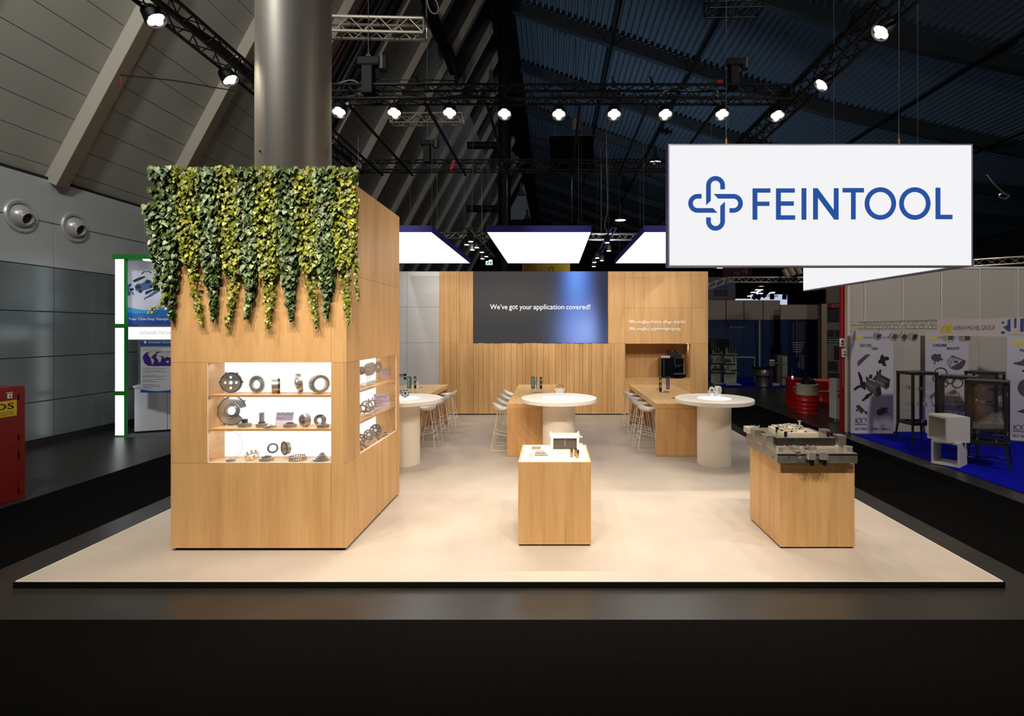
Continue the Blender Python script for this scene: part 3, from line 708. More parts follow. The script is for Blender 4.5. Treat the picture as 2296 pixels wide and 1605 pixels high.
bx('blue_band', mat('poster_blue', RGB(28, 78, 168), 0.5), t, qp(284), qp(420), Yp - 0.002, Yp, rp(728), rp(709))
WV = mat('wave_light', RGB(70, 150, 215), 0.5); WV2 = mat('wave_mid', RGB(40, 110, 190), 0.5)
def wave(y0, amp, ph, lo, m_, dz): 
    top = [(qp(284) + k * (qp(420) - qp(284)) / 20, rp(y0 - amp * math.sin(ph + k * 0.32))) for k in range(21)]
    flat([[(qp(284), rp(lo))] + [(qp(420), rp(lo))] + top[::-1]], m_, t, (0, Yp - dz, 0), depth=0.0008, name='wave')
wave(690, 5, 2.6, 712, WV, 0.004); wave(698, 5, 3.4, 712, WV2, 0.0055)
text('Your One-Stop Stamping Die', WHITE, t, qp(288), qp(401), rp(719.5), rp(711.5), (0, Yp - 0.0062, 0), bold=0.015, ext=0)
CARD = mat('car_part_print', RGB(28, 36, 58), 0.5); CARB = mat('car_part_blue', RGB(66, 96, 150), 0.5)
Q = lambda a: [(qp(270 + x / 5.017), rp(570 + y / 5.017)) for x, y in a]
parts_ = [([(232, 220), (260, 192), (330, 190), (362, 218), (335, 212), (322, 198), (268, 200), (250, 225)], CARD), ([(135, 300), (165, 280), (205, 262), (270, 245), (285, 258), (222, 290), (160, 316)], CARD),
          ([(362, 268), (385, 258), (420, 292), (422, 330), (398, 306), (370, 285)], CARD), ([(75, 350), (120, 325), (128, 355), (98, 372), (98, 412), (118, 428), (110, 470), (85, 462), (66, 420)], CARB),
          ([(98, 385), (148, 380), (152, 402), (116, 418)], CARD), ([(120, 418), (140, 425), (160, 462), (140, 452)], CARD),
          ([(160, 360), (195, 328), (240, 330), (300, 284), (345, 296), (366, 330), (368, 372), (330, 388), (250, 412), (222, 440), (200, 418), (172, 404)], CARB),
          ([(172, 362), (196, 342), (228, 352), (236, 376), (210, 392), (180, 388)], CARD), ([(325, 350), (352, 346), (360, 372), (335, 384)], CARD), (circ(228, 415, 20, 14), CARD), ([(285, 300), (310, 284), (340, 300), (330, 326), (290, 330)], CARD),
          ([(282, 420), (365, 388), (372, 406), (300, 448), (280, 452)], CARD), ([(262, 520), (270, 492), (330, 452), (410, 396), (440, 372), (446, 412), (408, 436), (330, 482), (288, 496)], CARB), ([(372, 400), (436, 374), (440, 385), (376, 415)], CARD)]
for k, (a, m_) in enumerate(parts_): flat([Q(a)], m_, t, (0, Yp - 0.0015 - 0.0002 * k, 0), depth=0.0005, name='car_part')
Yh = 11.55
t = thing('lit_header_sign', 'white lit company header box below the car parts poster', 'sign', (PX(340, Yh), Yh, PZ(748, Yh)))
bx('housing', ALU, t, PX(286, Yh), PX(425, Yh), Yh, Yh + 0.3, PZ(763, Yh), PZ(730.5, Yh)); bx('light_face', emit('header_face', (0.96, 0.97, 1, 1), 1.02), t, PX(288.5, Yh), PX(424, Yh), Yh - 0.012, Yh, PZ(761, Yh), PZ(733, Yh))
text('DONGRI TECHNOLOGY', mat('thin_grey', RGB(70, 78, 88), 0.5), t, PX(315, Yh), PX(424, Yh), PZ(749.5, Yh), PZ(743, Yh), (0, Yh - 0.0125, 0), bold=-0.022, ext=0)
Yw = 13.2
t = thing('showroom_back_panel', 'pale rear panels with faint drawings behind the left stand', 'panel', (PX(335, Yw), Yw, ZF))
PALE = mat('pale_panel', RGB(178, 184, 192), 0.45)
for a, b in ((283, 316), (316.5, 420)): bx('panel', PALE, t, PX(a, Yw), PX(b, Yw), Yw, Yw + 0.04, ZF, 3.0)
for (a, b, c_, d) in ((290, 313, 818, 786), (290, 313, 846, 824), (290, 313, 782, 765)): bx('drawing', mat('faint_drawing', RGB(160, 166, 180), 0.5, noise=0.25, nscale=30), t, PX(a, Yw), PX(b, Yw), Yw - 0.003, Yw, PZ(c_, Yw), PZ(b and d, Yw))
Yc = 11.75
t = thing('reception_counter', 'white counter with a pale top at the left stand', 'counter', (PX(335, 12.0), 12.0, ZF))
CW = mat('counter_white', RGB(205, 206, 210), 0.4)
zc = PZ(868, 12.0)
Mq = Matrix.Translation((PX(283, 11.75) + 0.1, 11.86, 0)) @ Matrix.Rotation(math.radians(24), 4, 'Z')
for a, b in ((0.0, 0.62), (0.63, 1.6)): MB().box(a, b, 0, 0.03, ZF + 0.06, zc, Mq).build('front_panel', CW, t)
MB().box(0.0, 1.6, 0.04, 0.4, ZF, ZF + 0.06, Mq).build('plinth', DARK, t); MB().box(-0.02, 1.6, -0.03, 0.45, zc + 0.002, zc + 0.05, Mq).build('top', CW, t)
MB().box(0.34, 0.7, 0.1, 0.3, zc + 0.051, zc + 0.065, Mq).build('brochure', INK); tag(bpy.data.objects['brochure'], 'dark brochure lying on the pale counter of the left stand', 'brochure')
bx('floor_patch', mat('grey_blue_carpet', RGB(92, 98, 108), 0.9), bpy.data.objects['floor'], PX(262, 11.5), -4.8, 11.5, 15, ZF, ZF + 0.004)
Yg = 11.5
t = thing('world_map_poster', 'hanging poster with a purple world map and small text lines', 'poster', (PX(360, Yg), Yg, PZ(820, Yg)))
qg = lambda a: PX(a, Yg); rg = lambda b: PZ(b, Yg)
bx('board', mat('poster_white', RGB(206, 206, 208), 0.4), t, qg(315), qg(420), Yg, Yg + 0.01, rg(880), rg(764))
bx('blue_header', MATS['poster_blue'], t, qg(315), qg(420), Yg - 0.001, Yg, rg(776), rg(764)); bx('grey_band', mat('band_grey', RGB(150, 150, 150), 0.5), t, qg(315), qg(420), Yg - 0.001, Yg, rg(779), rg(776))
text('DONGRI TECHNOLOGY', WHITE, t, qg(333), qg(412), rg(769.5), rg(765.3), (0, Yg - 0.0012, 0), ext=0)
flat([circ(qg(325.5), rg(767), 0.03, 16)], WHITE, t, (0, Yg - 0.001, 0), depth=0.0004, name='emblem')
OC = mat('ocean_purple', RGB(62, 30, 130), 0.5); LD = mat('land_grey', RGB(190, 190, 172), 0.5)
G = lambda a: [(qg(270 + x / 5.017), rg(570 + y / 5.017)) for x, y in a]
flat([G([(250, 1170), (262, 1130), (290, 1104), (330, 1094), (620, 1094), (690, 1150), (700, 1185), (640, 1255), (400, 1258), (310, 1255), (275, 1230)])], OC, t, (0, Yg - 0.001, 0), depth=0.0004, name='map_ocean')
for a in ([(310, 1112), (335, 1098), (395, 1095), (405, 1112), (372, 1128), (350, 1160), (336, 1166), (318, 1140)], [(338, 1168), (360, 1170), (382, 1192), (374, 1215), (358, 1248), (350, 1210)], [(398, 1160), (412, 1140), (448, 1144), (466, 1165), (452, 1210), (432, 1218), (420, 1180)], [(404, 1138), (420, 1110), (470, 1098), (560, 1100), (600, 1130), (560, 1165), (520, 1150), (500, 1172), (480, 1148), (440, 1140)], [(512, 1205), (540, 1192), (548, 1218), (520, 1222)]):
    flat([G(a)], LD, t, (0, Yg - 0.0015, 0), depth=0.0004, name='map_land')
tl = mat('text_grey', RGB(96, 96, 100), 0.6); pr = random.Random(5)
y = 787.0
for k, yy in enumerate((782.5, 785.5, 824.5, 827, 831, 833.5, 836, 840.5, 843, 845, 850, 852.5, 855, 861, 863.5, 866, 868.5, 870.5)):
    bx('text_line', tl if k % 4 else INK, t, qg(320), qg(320 + pr.uniform(16, 56)), Yg - 0.001, Yg, rg(yy + 0.7), rg(yy))
top = [(qg(315) + k * (qg(420) - qg(315)) / 14, rg(874.5 - 2.2 * math.sin(2.4 + k * 0.45))) for k in range(15)]
flat([[(qg(315), rg(880)), (qg(420), rg(880))] + top[::-1]], MATS['poster_blue'], t, (0, Yg - 0.001, 0), depth=0.0005, name='blue_wave')

# ---- stand on the right: grey wall, roll-up banners, fascia truss, glass cabinets
GW = mat('grey_wall', RGB(186, 178, 166), 0.6)
w = struct('wall_right.001', (9, 12.15, 0), 'grey system wall of the stand on the right')
YR = 12.12; zt = 3.8
xs = [PX(p, YR) for p in (1903, 1938, 2022.5, 2109, 2194, 2280, 2366, 2452)]
for a, b in zip(xs, xs[1:]):
    bx('panel', GW, w, a + 0.012, b - 0.012, YR, YR + 0.04, 2.47, zt); bx('panel', GW, w, a + 0.002, b - 0.002, YR - 0.01, YR + 0.03, ZF, 2.46)
PW = mat('post_white', RGB(216, 212, 204), 0.4)
for a in xs[1:-1]: bx('post', PW, w, a - 0.014, a + 0.014, YR - 0.03, YR + 0.02, 2.43, zt)
bx('top_rail', PW, w, xs[0], xs[-1], YR - 0.02, YR + 0.05, zt, zt + 0.05)
bx('end_post', mat('ivory_profile', RGB(214, 204, 186), 0.4), w, PX(1897, YR), PX(1903, YR), YR - 0.06, YR + 0.06, ZF, zt + 0.05)
w = struct('wall_right.002', (6.8, 12.2, 0), 'red end panel beside the grey wall')
RW = mat('red_panel', RGB(170, 26, 24), 0.4)
bx('panel', RW, w, PX(1886, 12.2), PX(1896.5, 12.2), 12.2, 12.28, ZF, 3.6)
WT = mat('white_small_letters', RGB(226, 200, 196), 0.5)
pr = random.Random(2)
for k in range(22): bx('small_letter', WT, w, PX(1889.3, 12.2), PX(1890.3 + pr.random() * 0.5, 12.2), 12.197, 12.2, PZ(868 - k * 2.9, 12.2), PZ(866.3 - k * 2.9, 12.2))
for (a, b, n) in ((1889, 768, 'upper'), (1894, 791, 'lower')):
    Ys = 12.02
    t = thing('stand_number_plate', 'small white stand number plate, the %s one on the red panel' % n, 'sign', (PX(a, Ys), Ys, PZ(b, Ys)))
    bx('plate', WHITE, t, PX(a - 6, Ys), PX(a + 6, Ys), Ys, Ys + 0.02, PZ(b + 9.5, Ys), PZ(b - 9.5, Ys))
    bx('emblem', INK, t, PX(a - 2.6, Ys), PX(a + 2.6, Ys), Ys - 0.001, Ys, PZ(b + 0.5, Ys), PZ(b - 5, Ys))
    flat([stroke([(PX(a - 2.4, Ys), PZ(b + 0.2, Ys)), (PX(a + 2.4, Ys), PZ(b - 4.6, Ys))], 0.016)], RW if n == 'upper' else WHITE, t, (0, Ys - 0.001, 0), depth=0.0006, name='emblem_stroke')
    bx('number', INK, t, PX(a - 3.4, Ys), PX(a + 3.4, Ys), Ys - 0.001, Ys, PZ(b + 5.4, Ys), PZ(b + 3.2, Ys))

YEL = mat('logo_yellow', RGB(224, 204, 22), 0.5); NVY = mat('logo_navy', RGB(34, 32, 84), 0.5); LGREY = mat('print_grey', RGB(112, 108, 108), 0.5, noise=0.25, nscale=24)
DG = mat('print_dark', RGB(38, 34, 34), 0.5); MG = mat('print_mid', RGB(84, 80, 82), 0.5, noise=0.35, nscale=18)
def am_logo(t, x0, x1, z0, z1, o, uv):
    X = lambda a: x0 + (x1 - x0) * a; Z = lambda a: z0 + (z1 - z0) * a
    for lp in ([(0, 0), (0.42, 0.98), (0.42, 0.42), (0.3, 0.42), (0.27, 0.3), (0.42, 0.3), (0.42, 0.16), (0.2, 0.16), (0.16, 0.05), (0.42, 0.05), (0.42, 0)], [(0.5, 0), (0.5, 1.0), (0.74, 0.62), (1.0, 1.0), (1.0, 0)]):
        flat([[(X(a), Z(b)) for a, b in lp]], YEL, t, o, uv, 0.001, 'logo')
BAN = mat('banner_fabric', RGB(196, 190, 200), 0.55)
def rollup(name, label, o, uv, wd, ht, title1, title2, art):
    """o: lower left corner of the print; art: list of (polygon in 0..1 units of a 610 x 1460 sheet, material)"""
    t = thing(name, label, 'banner', tuple(o), None); u = Vector(uv[0]); nrm = Vector((u.y, -u.x, 0))
    o = Vector(o); S = wd / 610.0; SZ = ht / 1450.0
    P = lambda x, y: (x * S, ht - y * SZ)
    flat([[(0, 0), (wd, 0), (wd, ht), (0, ht)]], BAN, t, o - nrm * 0.012, uv, 0.008, 'sheet')
    MB().add([o + u * a + nrm * b + Vector((0, 0, c_)) for c_ in (0.0, 0.012) for b in (-0.08, 0.1) for a in (0.05, wd - 0.05)], [(0, 2, 3, 1), (4, 5, 7, 6), (0, 1, 5, 4), (2, 6, 7, 3), (0, 4, 6, 2), (1, 3, 7, 5)]).build('foot', ALU, t)
    fo = o + nrm * 0.0005 - nrm * 0.003
    (ax, az), (bx2, bz) = P(40, 130), P(160, 60)
    am_logo(t, ax, bx2, az, bz, fo, uv)
    lay = [0]
    def nx(): lay[0] += 1; return fo + nrm * 0.00025 * lay[0]
    text('ADRIAN MICHEL GROUP', NVY, t, P(178, 0)[0], P(570, 0)[0], P(0, 108)[1], P(0, 78)[1], nx(), uv, ext=0)
    text(title1[0], INK, t, P(title1[1], 0)[0], P(title1[2], 0)[0], P(0, 225)[1], P(0, 184)[1], nx(), uv, ext=0, strike=0.005)
    if title2: text(title2[0], INK, t, P(title2[1], 0)[0], P(title2[2], 0)[0], P(0, 268)[1], P(0, 230)[1], nx(), uv, ext=0, strike=0.005)
    for loops, m_ in art: flat([[P(x, y) for x, y in lp] for lp in loops], m_, t, nx(), uv, 0.0004, 'picture')
    GB_ = mat('logo_brown', RGB(76, 66, 58), 0.5)
    for lp in ([[(66, 1238), (78, 1232), (78, 1300), (88, 1302), (62, 1302), (70, 1300), (70, 1242)]], [circ(118, 1268, 34, 24, 36), circ(118, 1268, 26, 24, 29)[::-1]], [stroke([(165 + 0, 1300)] + [(184 + 36 * math.cos(a), 1262 - 30 * math.sin(a)) for a in [math.radians(d) for d in range(170, -61, -15)]], 7)]):
        flat([[P(x, y) for x, y in l2] for l2 in lp], GB_, t, nx(), uv, 0.0004, 'jubilee_logo')
    flat([[P(60, 1318), P(225, 1318), P(225, 1326), P(60, 1326)]], GB_, t, nx(), uv, 0.0004, 'jubilee_logo')
    text('ISO 9001 / 13485 / 3834-2', DG, t, P(62, 0)[0], P(560, 0)[0], P(0, 1404)[1], P(0, 1370)[1], nx(), uv, ext=0)
    return t
def sh(pts, dx=-80, dy=-75): return [(x + dx, y + dy) for x, y in pts]
art1 = [([sh([(175, 505), (300, 405), (368, 405), (190, 575), (175, 565)])], LGREY), ([sh([(200, 500), (310, 410), (320, 412), (205, 515)])], DG), ([sh([(185, 545), (345, 408), (352, 410), (192, 560)])], DG),
        ([sh([(468, 510), (480, 490), (498, 480), (505, 440), (520, 410), (540, 408), (560, 440), (610, 436), (628, 450), (628, 482), (600, 492), (575, 490), (572, 520), (596, 575), (560, 572), (530, 552), (520, 530), (490, 538)])], DG),
        ([sh([(180, 660), (205, 655), (240, 720), (255, 790), (290, 800), (300, 915), (270, 900), (225, 870), (215, 850), (215, 790)])], DG), ([sh([(120, 895), (175, 850), (220, 842), (228, 870), (185, 890), (140, 922)])], DG),
        ([sh([(295, 800), (335, 760), (380, 775), (510, 850), (515, 985), (455, 1010), (400, 960), (330, 920), (296, 860)])], MG), ([sh([(330, 770), (350, 690), (392, 695), (380, 760), (360, 740)])], DG), ([sh([(300, 780), (300, 720), (325, 730), (330, 770)])], DG),
        ([sh([(400, 740), (455, 690), (490, 680), (645, 760), (630, 870), (590, 905), (540, 870), (440, 815), (415, 770)])], MG), ([sh([(450, 700), (450, 640), (472, 640), (480, 690)])], DG), ([sh([(482, 690), (488, 622), (524, 625), (510, 670), (510, 700)])], DG),
        ([sh([(385, 760), (450, 712), (462, 722), (395, 775)])], DG), ([sh([(500, 700), (648, 768), (640, 790), (495, 715)])], DG), ([sh([(430, 760), (560, 830), (545, 860), (420, 790)])], LGREY), ([sh([(330, 800), (450, 880), (430, 910), (320, 840)])], LGREY),
        ([sh([(235, 1055), (280, 1010), (300, 975), (345, 960), (375, 940), (395, 962), (340, 1010), (330, 1030), (300, 1040), (260, 1072)])], DG), ([sh([(440, 880), (505, 860), (520, 960), (500, 985), (450, 950)])], DG), ([sh([(560, 820), (628, 800), (628, 860), (590, 880)])], DG),
        ([sh([(160, 1130), (200, 1120), (270, 1190), (265, 1215), (235, 1245), (165, 1165)])], mat('print_olive', RGB(74, 66, 46), 0.5, noise=0.3, nscale=20)), ([sh([(268, 1205), (310, 1210), (314, 1262), (290, 1245)]), sh([(284, 1214), (302, 1216), (304, 1240)])], DG), ([sh([(148, 1195), (175, 1185), (185, 1205), (160, 1212)])], DG),
        ([sh([(450, 1220), (470, 1185), (540, 1160), (600, 1158), (605, 1190), (575, 1235), (490, 1270), (458, 1255)])], MG), ([sh([(505, 1140), (520, 1135), (545, 1160), (530, 1168)])], LGREY), ([sh([(580, 1210), (632, 1240), (625, 1252), (575, 1225)])], LGREY)]
rollup('rollup_banner', 'roll-up banner headed electric grid with dark switch parts', (PX(1907.5, 11.9), 11.9, ZF + 0.012), FRONT, PX(2003, 11.9) - PX(1907.5, 11.9), PZ(742, 11.9) - ZF - 0.012, ('ELECTRIC', 135, 305), ('GRID', 300, 388), art1)
def rring(cx, cy, r, ry, w, m_): return ([circ(cx, cy, r, 28, ry), circ(cx, cy, r - w, 28, ry - w)[::-1]], m_)
slots = [[(330 + k * 27 - 40, 345 + 8 * k), (346 + k * 27 - 40, 350 + 8 * k), (330 + k * 24 - 62, 520 - abs(k - 4) * 14), (316 + k * 24 - 62, 512 - abs(k - 4) * 14)] for k in range(1, 9)]
art2 = [([[(90, 345), (140, 320), (170, 335), (205, 320), (225, 350), (215, 380), (250, 400), (245, 425), (210, 415), (190, 440), (150, 430), (130, 480), (115, 470), (130, 425), (95, 415), (80, 380)]], MG),
        ([[(305, 440), (330, 380), (375, 345), (570, 420), (560, 470), (520, 530), (450, 560), (370, 540), (315, 490)]], MG)] + [([s_], BAN) for s_ in slots] + [([circ(430, 440, 32, 18, 20)], MG),
        rring(215, 600, 95, 82, 14, DG), rring(170, 680, 70, 55, 14, DG), rring(250, 740, 80, 66, 15, DG), rring(345, 690, 80, 66, 15, DG), rring(450, 740, 84, 76, 17, DG),
        ([[(60, 920), (110, 880), (180, 870), (260, 890), (262, 930), (200, 912), (130, 918), (80, 960), (62, 960)]], DG), rring(170, 1000, 88, 84, 12, MG), ([[(375, 950), (480, 935), (555, 1030), (540, 1070), (440, 1085), (420, 1030)]], MG)]
rollup('rollup_banner', 'roll-up banner headed consumer industry behind the cabinets', (PX(2075, 11.95), 11.95, ZF + 0.012), FRONT, PX(2172, 11.95) - PX(2075, 11.95), PZ(742, 11.95) - ZF - 0.012, ('CONSUMER', 105, 303), ('INDUSTRY', 303, 482), art2)
uvr = ((math.cos(math.radians(-28)), math.sin(math.radians(-28)), 0), (0, 0, 1))
art3 = [([[(60, 380), (150, 350), (180, 310), (420, 290), (480, 420), (300, 560), (240, 470), (230, 430), (80, 400)]], MG), ([[(150, 480), (230, 450), (240, 480), (165, 500)]], DG), ([circ(240, 720, 130, 28, 140)], MG), ([circ(310, 750, 80, 24, 90)], DG), ([circ(320, 755, 40, 20, 46)], LGREY),
        ([[(100, 1050), (170, 1010), (400, 980), (480, 1040), (430, 1110), (240, 1090), (180, 1070)]], MG)]
rollup('rollup_banner', 'roll-up banner at the frame edge, turned towards the aisle', (PX(2258, 11.2), 11.2, ZF + 0.012), uvr, 0.98, PZ(752, 11.2) - ZF - 0.012, ('MACHINE', 135, 330), None, art3)

# white fascia along the aisle edge of that stand
XF = 6.93; UVL = ((0, -1, 0), (0, 0, 1))            # looks towards -x
ya, yb = XF * K / (2101 - VX), 6.6
t = thing('fascia_board', 'long white fascia board with yellow and blue logos over the blue carpet', 'sign', (XF, 8, 2.25))
bx('board', mat('fascia_white', RGB(226, 220, 222), 0.5), t, XF, XF + 0.04, yb, ya, 2.25, 2.54)
yq = lambda p: -XF * K / (p - VX)                    # u coordinate (u = -y)
am_logo(t, yq(2107), yq(2133.5), 2.30, 2.475, (XF - 0.001, 0, 0), UVL)
text('ADRIAN MICHEL GROUP', NVY, t, yq(2137), yq(2231), 2.35, 2.425, (XF - 0.001, 0, 0), UVL, ext=0)
BLU = mat('logo_blue', RGB(40, 74, 176), 0.5); WF = MATS['fascia_white']
bq = lambda pts: [(yq(2090 + x / 5.35), PZ(700 + y / 5.35, XF * K / (2090 + x / 5.35 - VX))) for x, y in pts]
for lp in ([(905, 95), (940, 75), (940, 235), (905, 225), (850, 180), (905, 150)], [(985, 72), (1014, 72), (1010, 185), (995, 195), (985, 180)], [(1058, 75), (1200, 75), (1200, 110), (1100, 115), (1100, 235), (1058, 235)], circ(851, 125, 16, 14), circ(850, 244, 26, 14, 16)):
    flat([bq(lp)], BLU, t, (XF - 0.001, 0, 0), UVL, 0.001, 'logo')
text('Metallumformung', mat('grey_letters', RGB(140, 140, 150), 0.5), t, yq(2262), yq(2330), 2.272, 2.29, (XF - 0.001, 0, 0), UVL, ext=0)

def cabinet(x, y, rot, label):
    """metal and glass display cabinet on four splayed legs; front towards -y"""
    t = thing('glass_cabinet', label, 'cabinet', (0, 0, 0), 'black glass display cabinets on the blue carpet')
    FR = mat('cabinet_black', RGB(44, 42, 40), 0.4, 0.2); w, d, h = 0.57, 0.47, 1.5; zb = 0.42; e = 0.045
    for sx in (-1, 1):
        for sy in (-1, 1):
            xo, yo = sx * (w / 2 - e / 2), sy * (d / 2 - e / 2)
            MB().box(xo - e / 2, xo + e / 2, yo - e / 2, yo + e / 2, zb, h).build('corner_post', FR, t)
            MB().tube([(xo, yo, zb), (xo + sx * 0.045, yo + sy * 0.04, 0.0)], 0.026, 4, r1=0.015, smooth=False).build('leg', FR, t)
    for z0, z1 in ((zb - 0.03, zb + 0.03), (h - 0.05, h)):
        mb = MB()
        for s_ in (-1, 1): mb.box(-w / 2, w / 2, s_ * d / 2 - (e if s_ > 0 else 0), s_ * d / 2 + (0 if s_ > 0 else e), z0, z1); mb.box(s_ * w / 2 - (e if s_ > 0 else 0), s_ * w / 2 + (0 if s_ > 0 else e), -d / 2 + e, d / 2 - e, z0, z1)
        mb.build('rim', FR, t)
    bx('top_plate', FR, t, -w / 2 - 0.006, w / 2 + 0.006, -d / 2 - 0.006, d / 2 + 0.006, h, h + 0.012, 0.004); bx('bottom_plate', FR, t, -w / 2 + 0.02, w / 2 - 0.02, -d / 2 + 0.02, d / 2 - 0.02, zb - 0.03, zb - 0.02)
    MB().tube([(-w / 2 + 0.02 - 0.03, -d / 2, 0.14), (w / 2 + 0.01, d / 2, 0.14)], 0.01, 5).build('cross_brace', FR, t); MB().tube([(w / 2 + 0.01, -d / 2, 0.16), (-w / 2 - 0.01, d / 2, 0.16)], 0.01, 5).build('cross_brace', FR, t)
    for z in (0.78, 1.12): bx('glass_shelf', ACRYL, t, -w / 2 + e, w / 2 - e, -d / 2 + e, d / 2 - e, z, z + 0.006)
    for s_ in (-1, 1):
        bx('pane', GLASS, t, -w / 2 + e, w / 2 - e, s_ * (d / 2 - 0.02) - 0.002, s_ * (d / 2 - 0.02) + 0.002, zb + 0.03, h - 0.05)
        bx('pane', GLASS, t, s_ * (w / 2 - 0.02) - 0.002, s_ * (w / 2 - 0.02) + 0.002, -d / 2 + e, d / 2 - e, zb + 0.03, h - 0.05)
    for z in (0.62, 1.3): bx('door_hinge', ALU, t, w / 2 - 0.005, w / 2 + 0.006, -d / 2 - 0.004, -d / 2 + 0.03, z - 0.03, z + 0.03)
    t.location = (x, y, ZF + 0.012); t.rotation_euler = (0, 0, rot)
    return t
CABS = [(PX(2056, 11.0), 11.0, 0.06, 'black glass cabinet nearest the electric grid banner'), (PX(2149, 10.0), 10.0, -0.76, 'black glass cabinet behind the two white cubes'), (PX(2208, 11.05), 11.05, -1.0, 'black glass cabinet standing by the wall behind two others'), (PX(2214, 9.1), 9.1, -0.8, 'frontmost black glass cabinet on the blue carpet')]
for cbn in CABS: cabinet(*cbn)
# small metal samples on their shelves
pr = random.Random(11); kinds = ['small cup shaped', 'thin bright', 'short tubular', 'flat stamped', 'angled', 'round']
names = ['by the electric grid banner', 'behind the white cubes', 'by the wall', 'at the front']
for ci, (x, y, rot, _) in enumerate(CABS):
    for li, z in enumerate((0.402, 0.788, 1.128)):
        for j in range(3):
            if ci == 2 and li < 2: continue
            lx, ly = -0.15 + 0.15 * j + pr.uniform(-0.03, 0.03), pr.uniform(-0.12, 0.1); kd = pr.randrange(4); mb = MB(); rr = pr.uniform(0.025, 0.045)
            if kd == 0: mb.lathe([(rr, 0), (rr, rr * 1.6), (rr * 0.8, rr * 1.6), (rr * 0.75, 0.006)], 16)
            elif kd == 1: mb.ring(rr * 1.3, rr * 0.7, 0.012, 24, (0, 0, 0.006))
            elif kd == 2: mb.box(-rr, rr, -0.012, 0.012, 0, 0.02); mb.box(-rr, -rr + 0.015, -0.012, 0.012, 0.02, 0.06)
            else: mb.lathe([(rr * 0.5, 0), (rr * 0.5, rr * 2.4)], 14)
            o = mb.build('metal_sample', CHROME if pr.random() < 0.6 else DSTEEL)
            P_ = Matrix.Rotation(rot, 4, 'Z') @ Vector((lx, ly, 0)); o.location = (x + P_.x, y + P_.y, ZF + 0.012 + z); o.rotation_euler = (0, 0, pr.uniform(0, 3))
            tag(o, '%s metal sample, %s %s in the cabinet %s' % (('hollow', 'ring shaped', 'bracket', 'round')[kd], ('floor', 'lower shelf', 'upper shelf')[li], ('left', 'centre', 'right')[j], names[ci]), 'sample', 'metal samples in the glass cabinets')
# two open white cubes
CUBE = mat('cube_white', RGB(214, 208, 198), 0.45)
def cube(x, y, z, rot, s, d, label, back):
    t = thing('display_cube', label, 'cube', (0, 0, 0), 'open white display cubes'); e = 0.035
    bx('top_board', CUBE, t, -s / 2, s / 2, -d / 2, d / 2, s - e, s); bx('bottom_board', CUBE, t, -s / 2, s / 2, -d / 2, d / 2, 0, e)
    bx('side_board', CUBE, t, -s / 2, -s / 2 + e, -d / 2, d / 2, e, s - e); bx('side_board', CUBE, t, s / 2 - e, s / 2, -d / 2, d / 2, e, s - e)
    if back: bx('back_board', CUBE, t, -s / 2 + e, s / 2 - e, d / 2 - 0.015, d / 2, e, s - e)
    t.location = (x, y, z); t.rotation_euler = (0, 0, rot)
zq = ZF + 0.012
cube(PX(2128, 9.2), 9.2, zq, -0.92, 0.42, 0.42, 'open white cube on the blue carpet, carrying another cube', False)
cube(PX(2126, 9.2), 9.2, zq + 0.421, -math.pi / 2 + 0.04, 0.45, 0.42, 'white cube turned sideways on top of an open cube', True)
# ================================================================ far stands between the two, dim
YA = 26.0
BLW = mat('blue_wall', RGB(18, 46, 84), 0.35); BEI = mat('beige_panel', RGB(150, 138, 122), 0.6); BLD = mat('blue_wall_dark', RGB(10, 24, 62), 0.35)
w = struct('wall_far.001', (10, YA, 0), 'blue and beige rear wall of the far stand')
zq_ = PZ(717, YA); zt_ = PZ(673, YA)
for a, b in ((1540, 1628), (1628, 1668), (1668, 1711), (1711, 1750)):
    bx('panel', BEI, w, PX(a, YA) + 0.02, PX(b, YA) - 0.02, YA, YA + 0.1, zq_, zt_); bx('panel', BLW, w, PX(a, YA) + 0.01, PX(b, YA) - 0.01, YA, YA + 0.1, ZF, zq_ - 0.03)
Yb_ = 25.0
bx('panel', BEI, w, PX(1750, Yb_), PX(1841, Yb_), Yb_, Yb_ + 0.1, PZ(716, Yb_), PZ(683, Yb_))
for a, b in ((1751, 1768), (1768.5, 1812), (1812.5, 1836)): bx('panel', BLD if a != 1751 else BLW, w, PX(a, Yb_), PX(b, Yb_), Yb_, Yb_ + 0.1, ZF, PZ(716.5, Yb_))
LT = mat('pale_letters', RGB(150, 160, 170), 0.5)
text('Steel Products', LT, w, PX(1642, YA), PX(1670, YA), PZ(735.5, YA), PZ(731.5, YA), (0, YA - 0.01, 0), ext=0)
bx('letter_mark', LT, w, PX(1637, YA), PX(1639.5, YA), YA - 0.01, YA, PZ(735, YA), PZ(731.5, YA))
TP = mat('tool_print', RGB(90, 92, 96), 0.5); pr = random.Random(9)
for k, (a, wd_, b0, b1) in enumerate(((1778, 1.5, 722, 764), (1786, 2.2, 718, 800), (1792, 2.6, 724, 812), (1797, 3.2, 720, 780), (1803, 1.8, 722, 768), (1789, 5, 812, 825), (1796, 7, 795, 828))): bx('tool_picture', TP, w, PX(a, Yb_), PX(a + wd_, Yb_), Yb_ - 0.01, Yb_, PZ(b1, Yb_), PZ(b0, Yb_))
for k in range(5): bx('print_line', LT, w, PX(1775 + k, Yb_), PX(1803 - k, Yb_), Yb_ - 0.02, Yb_ - 0.01, PZ(769 + 5 * k, Yb_), PZ(767.5 + 5 * k, Yb_))
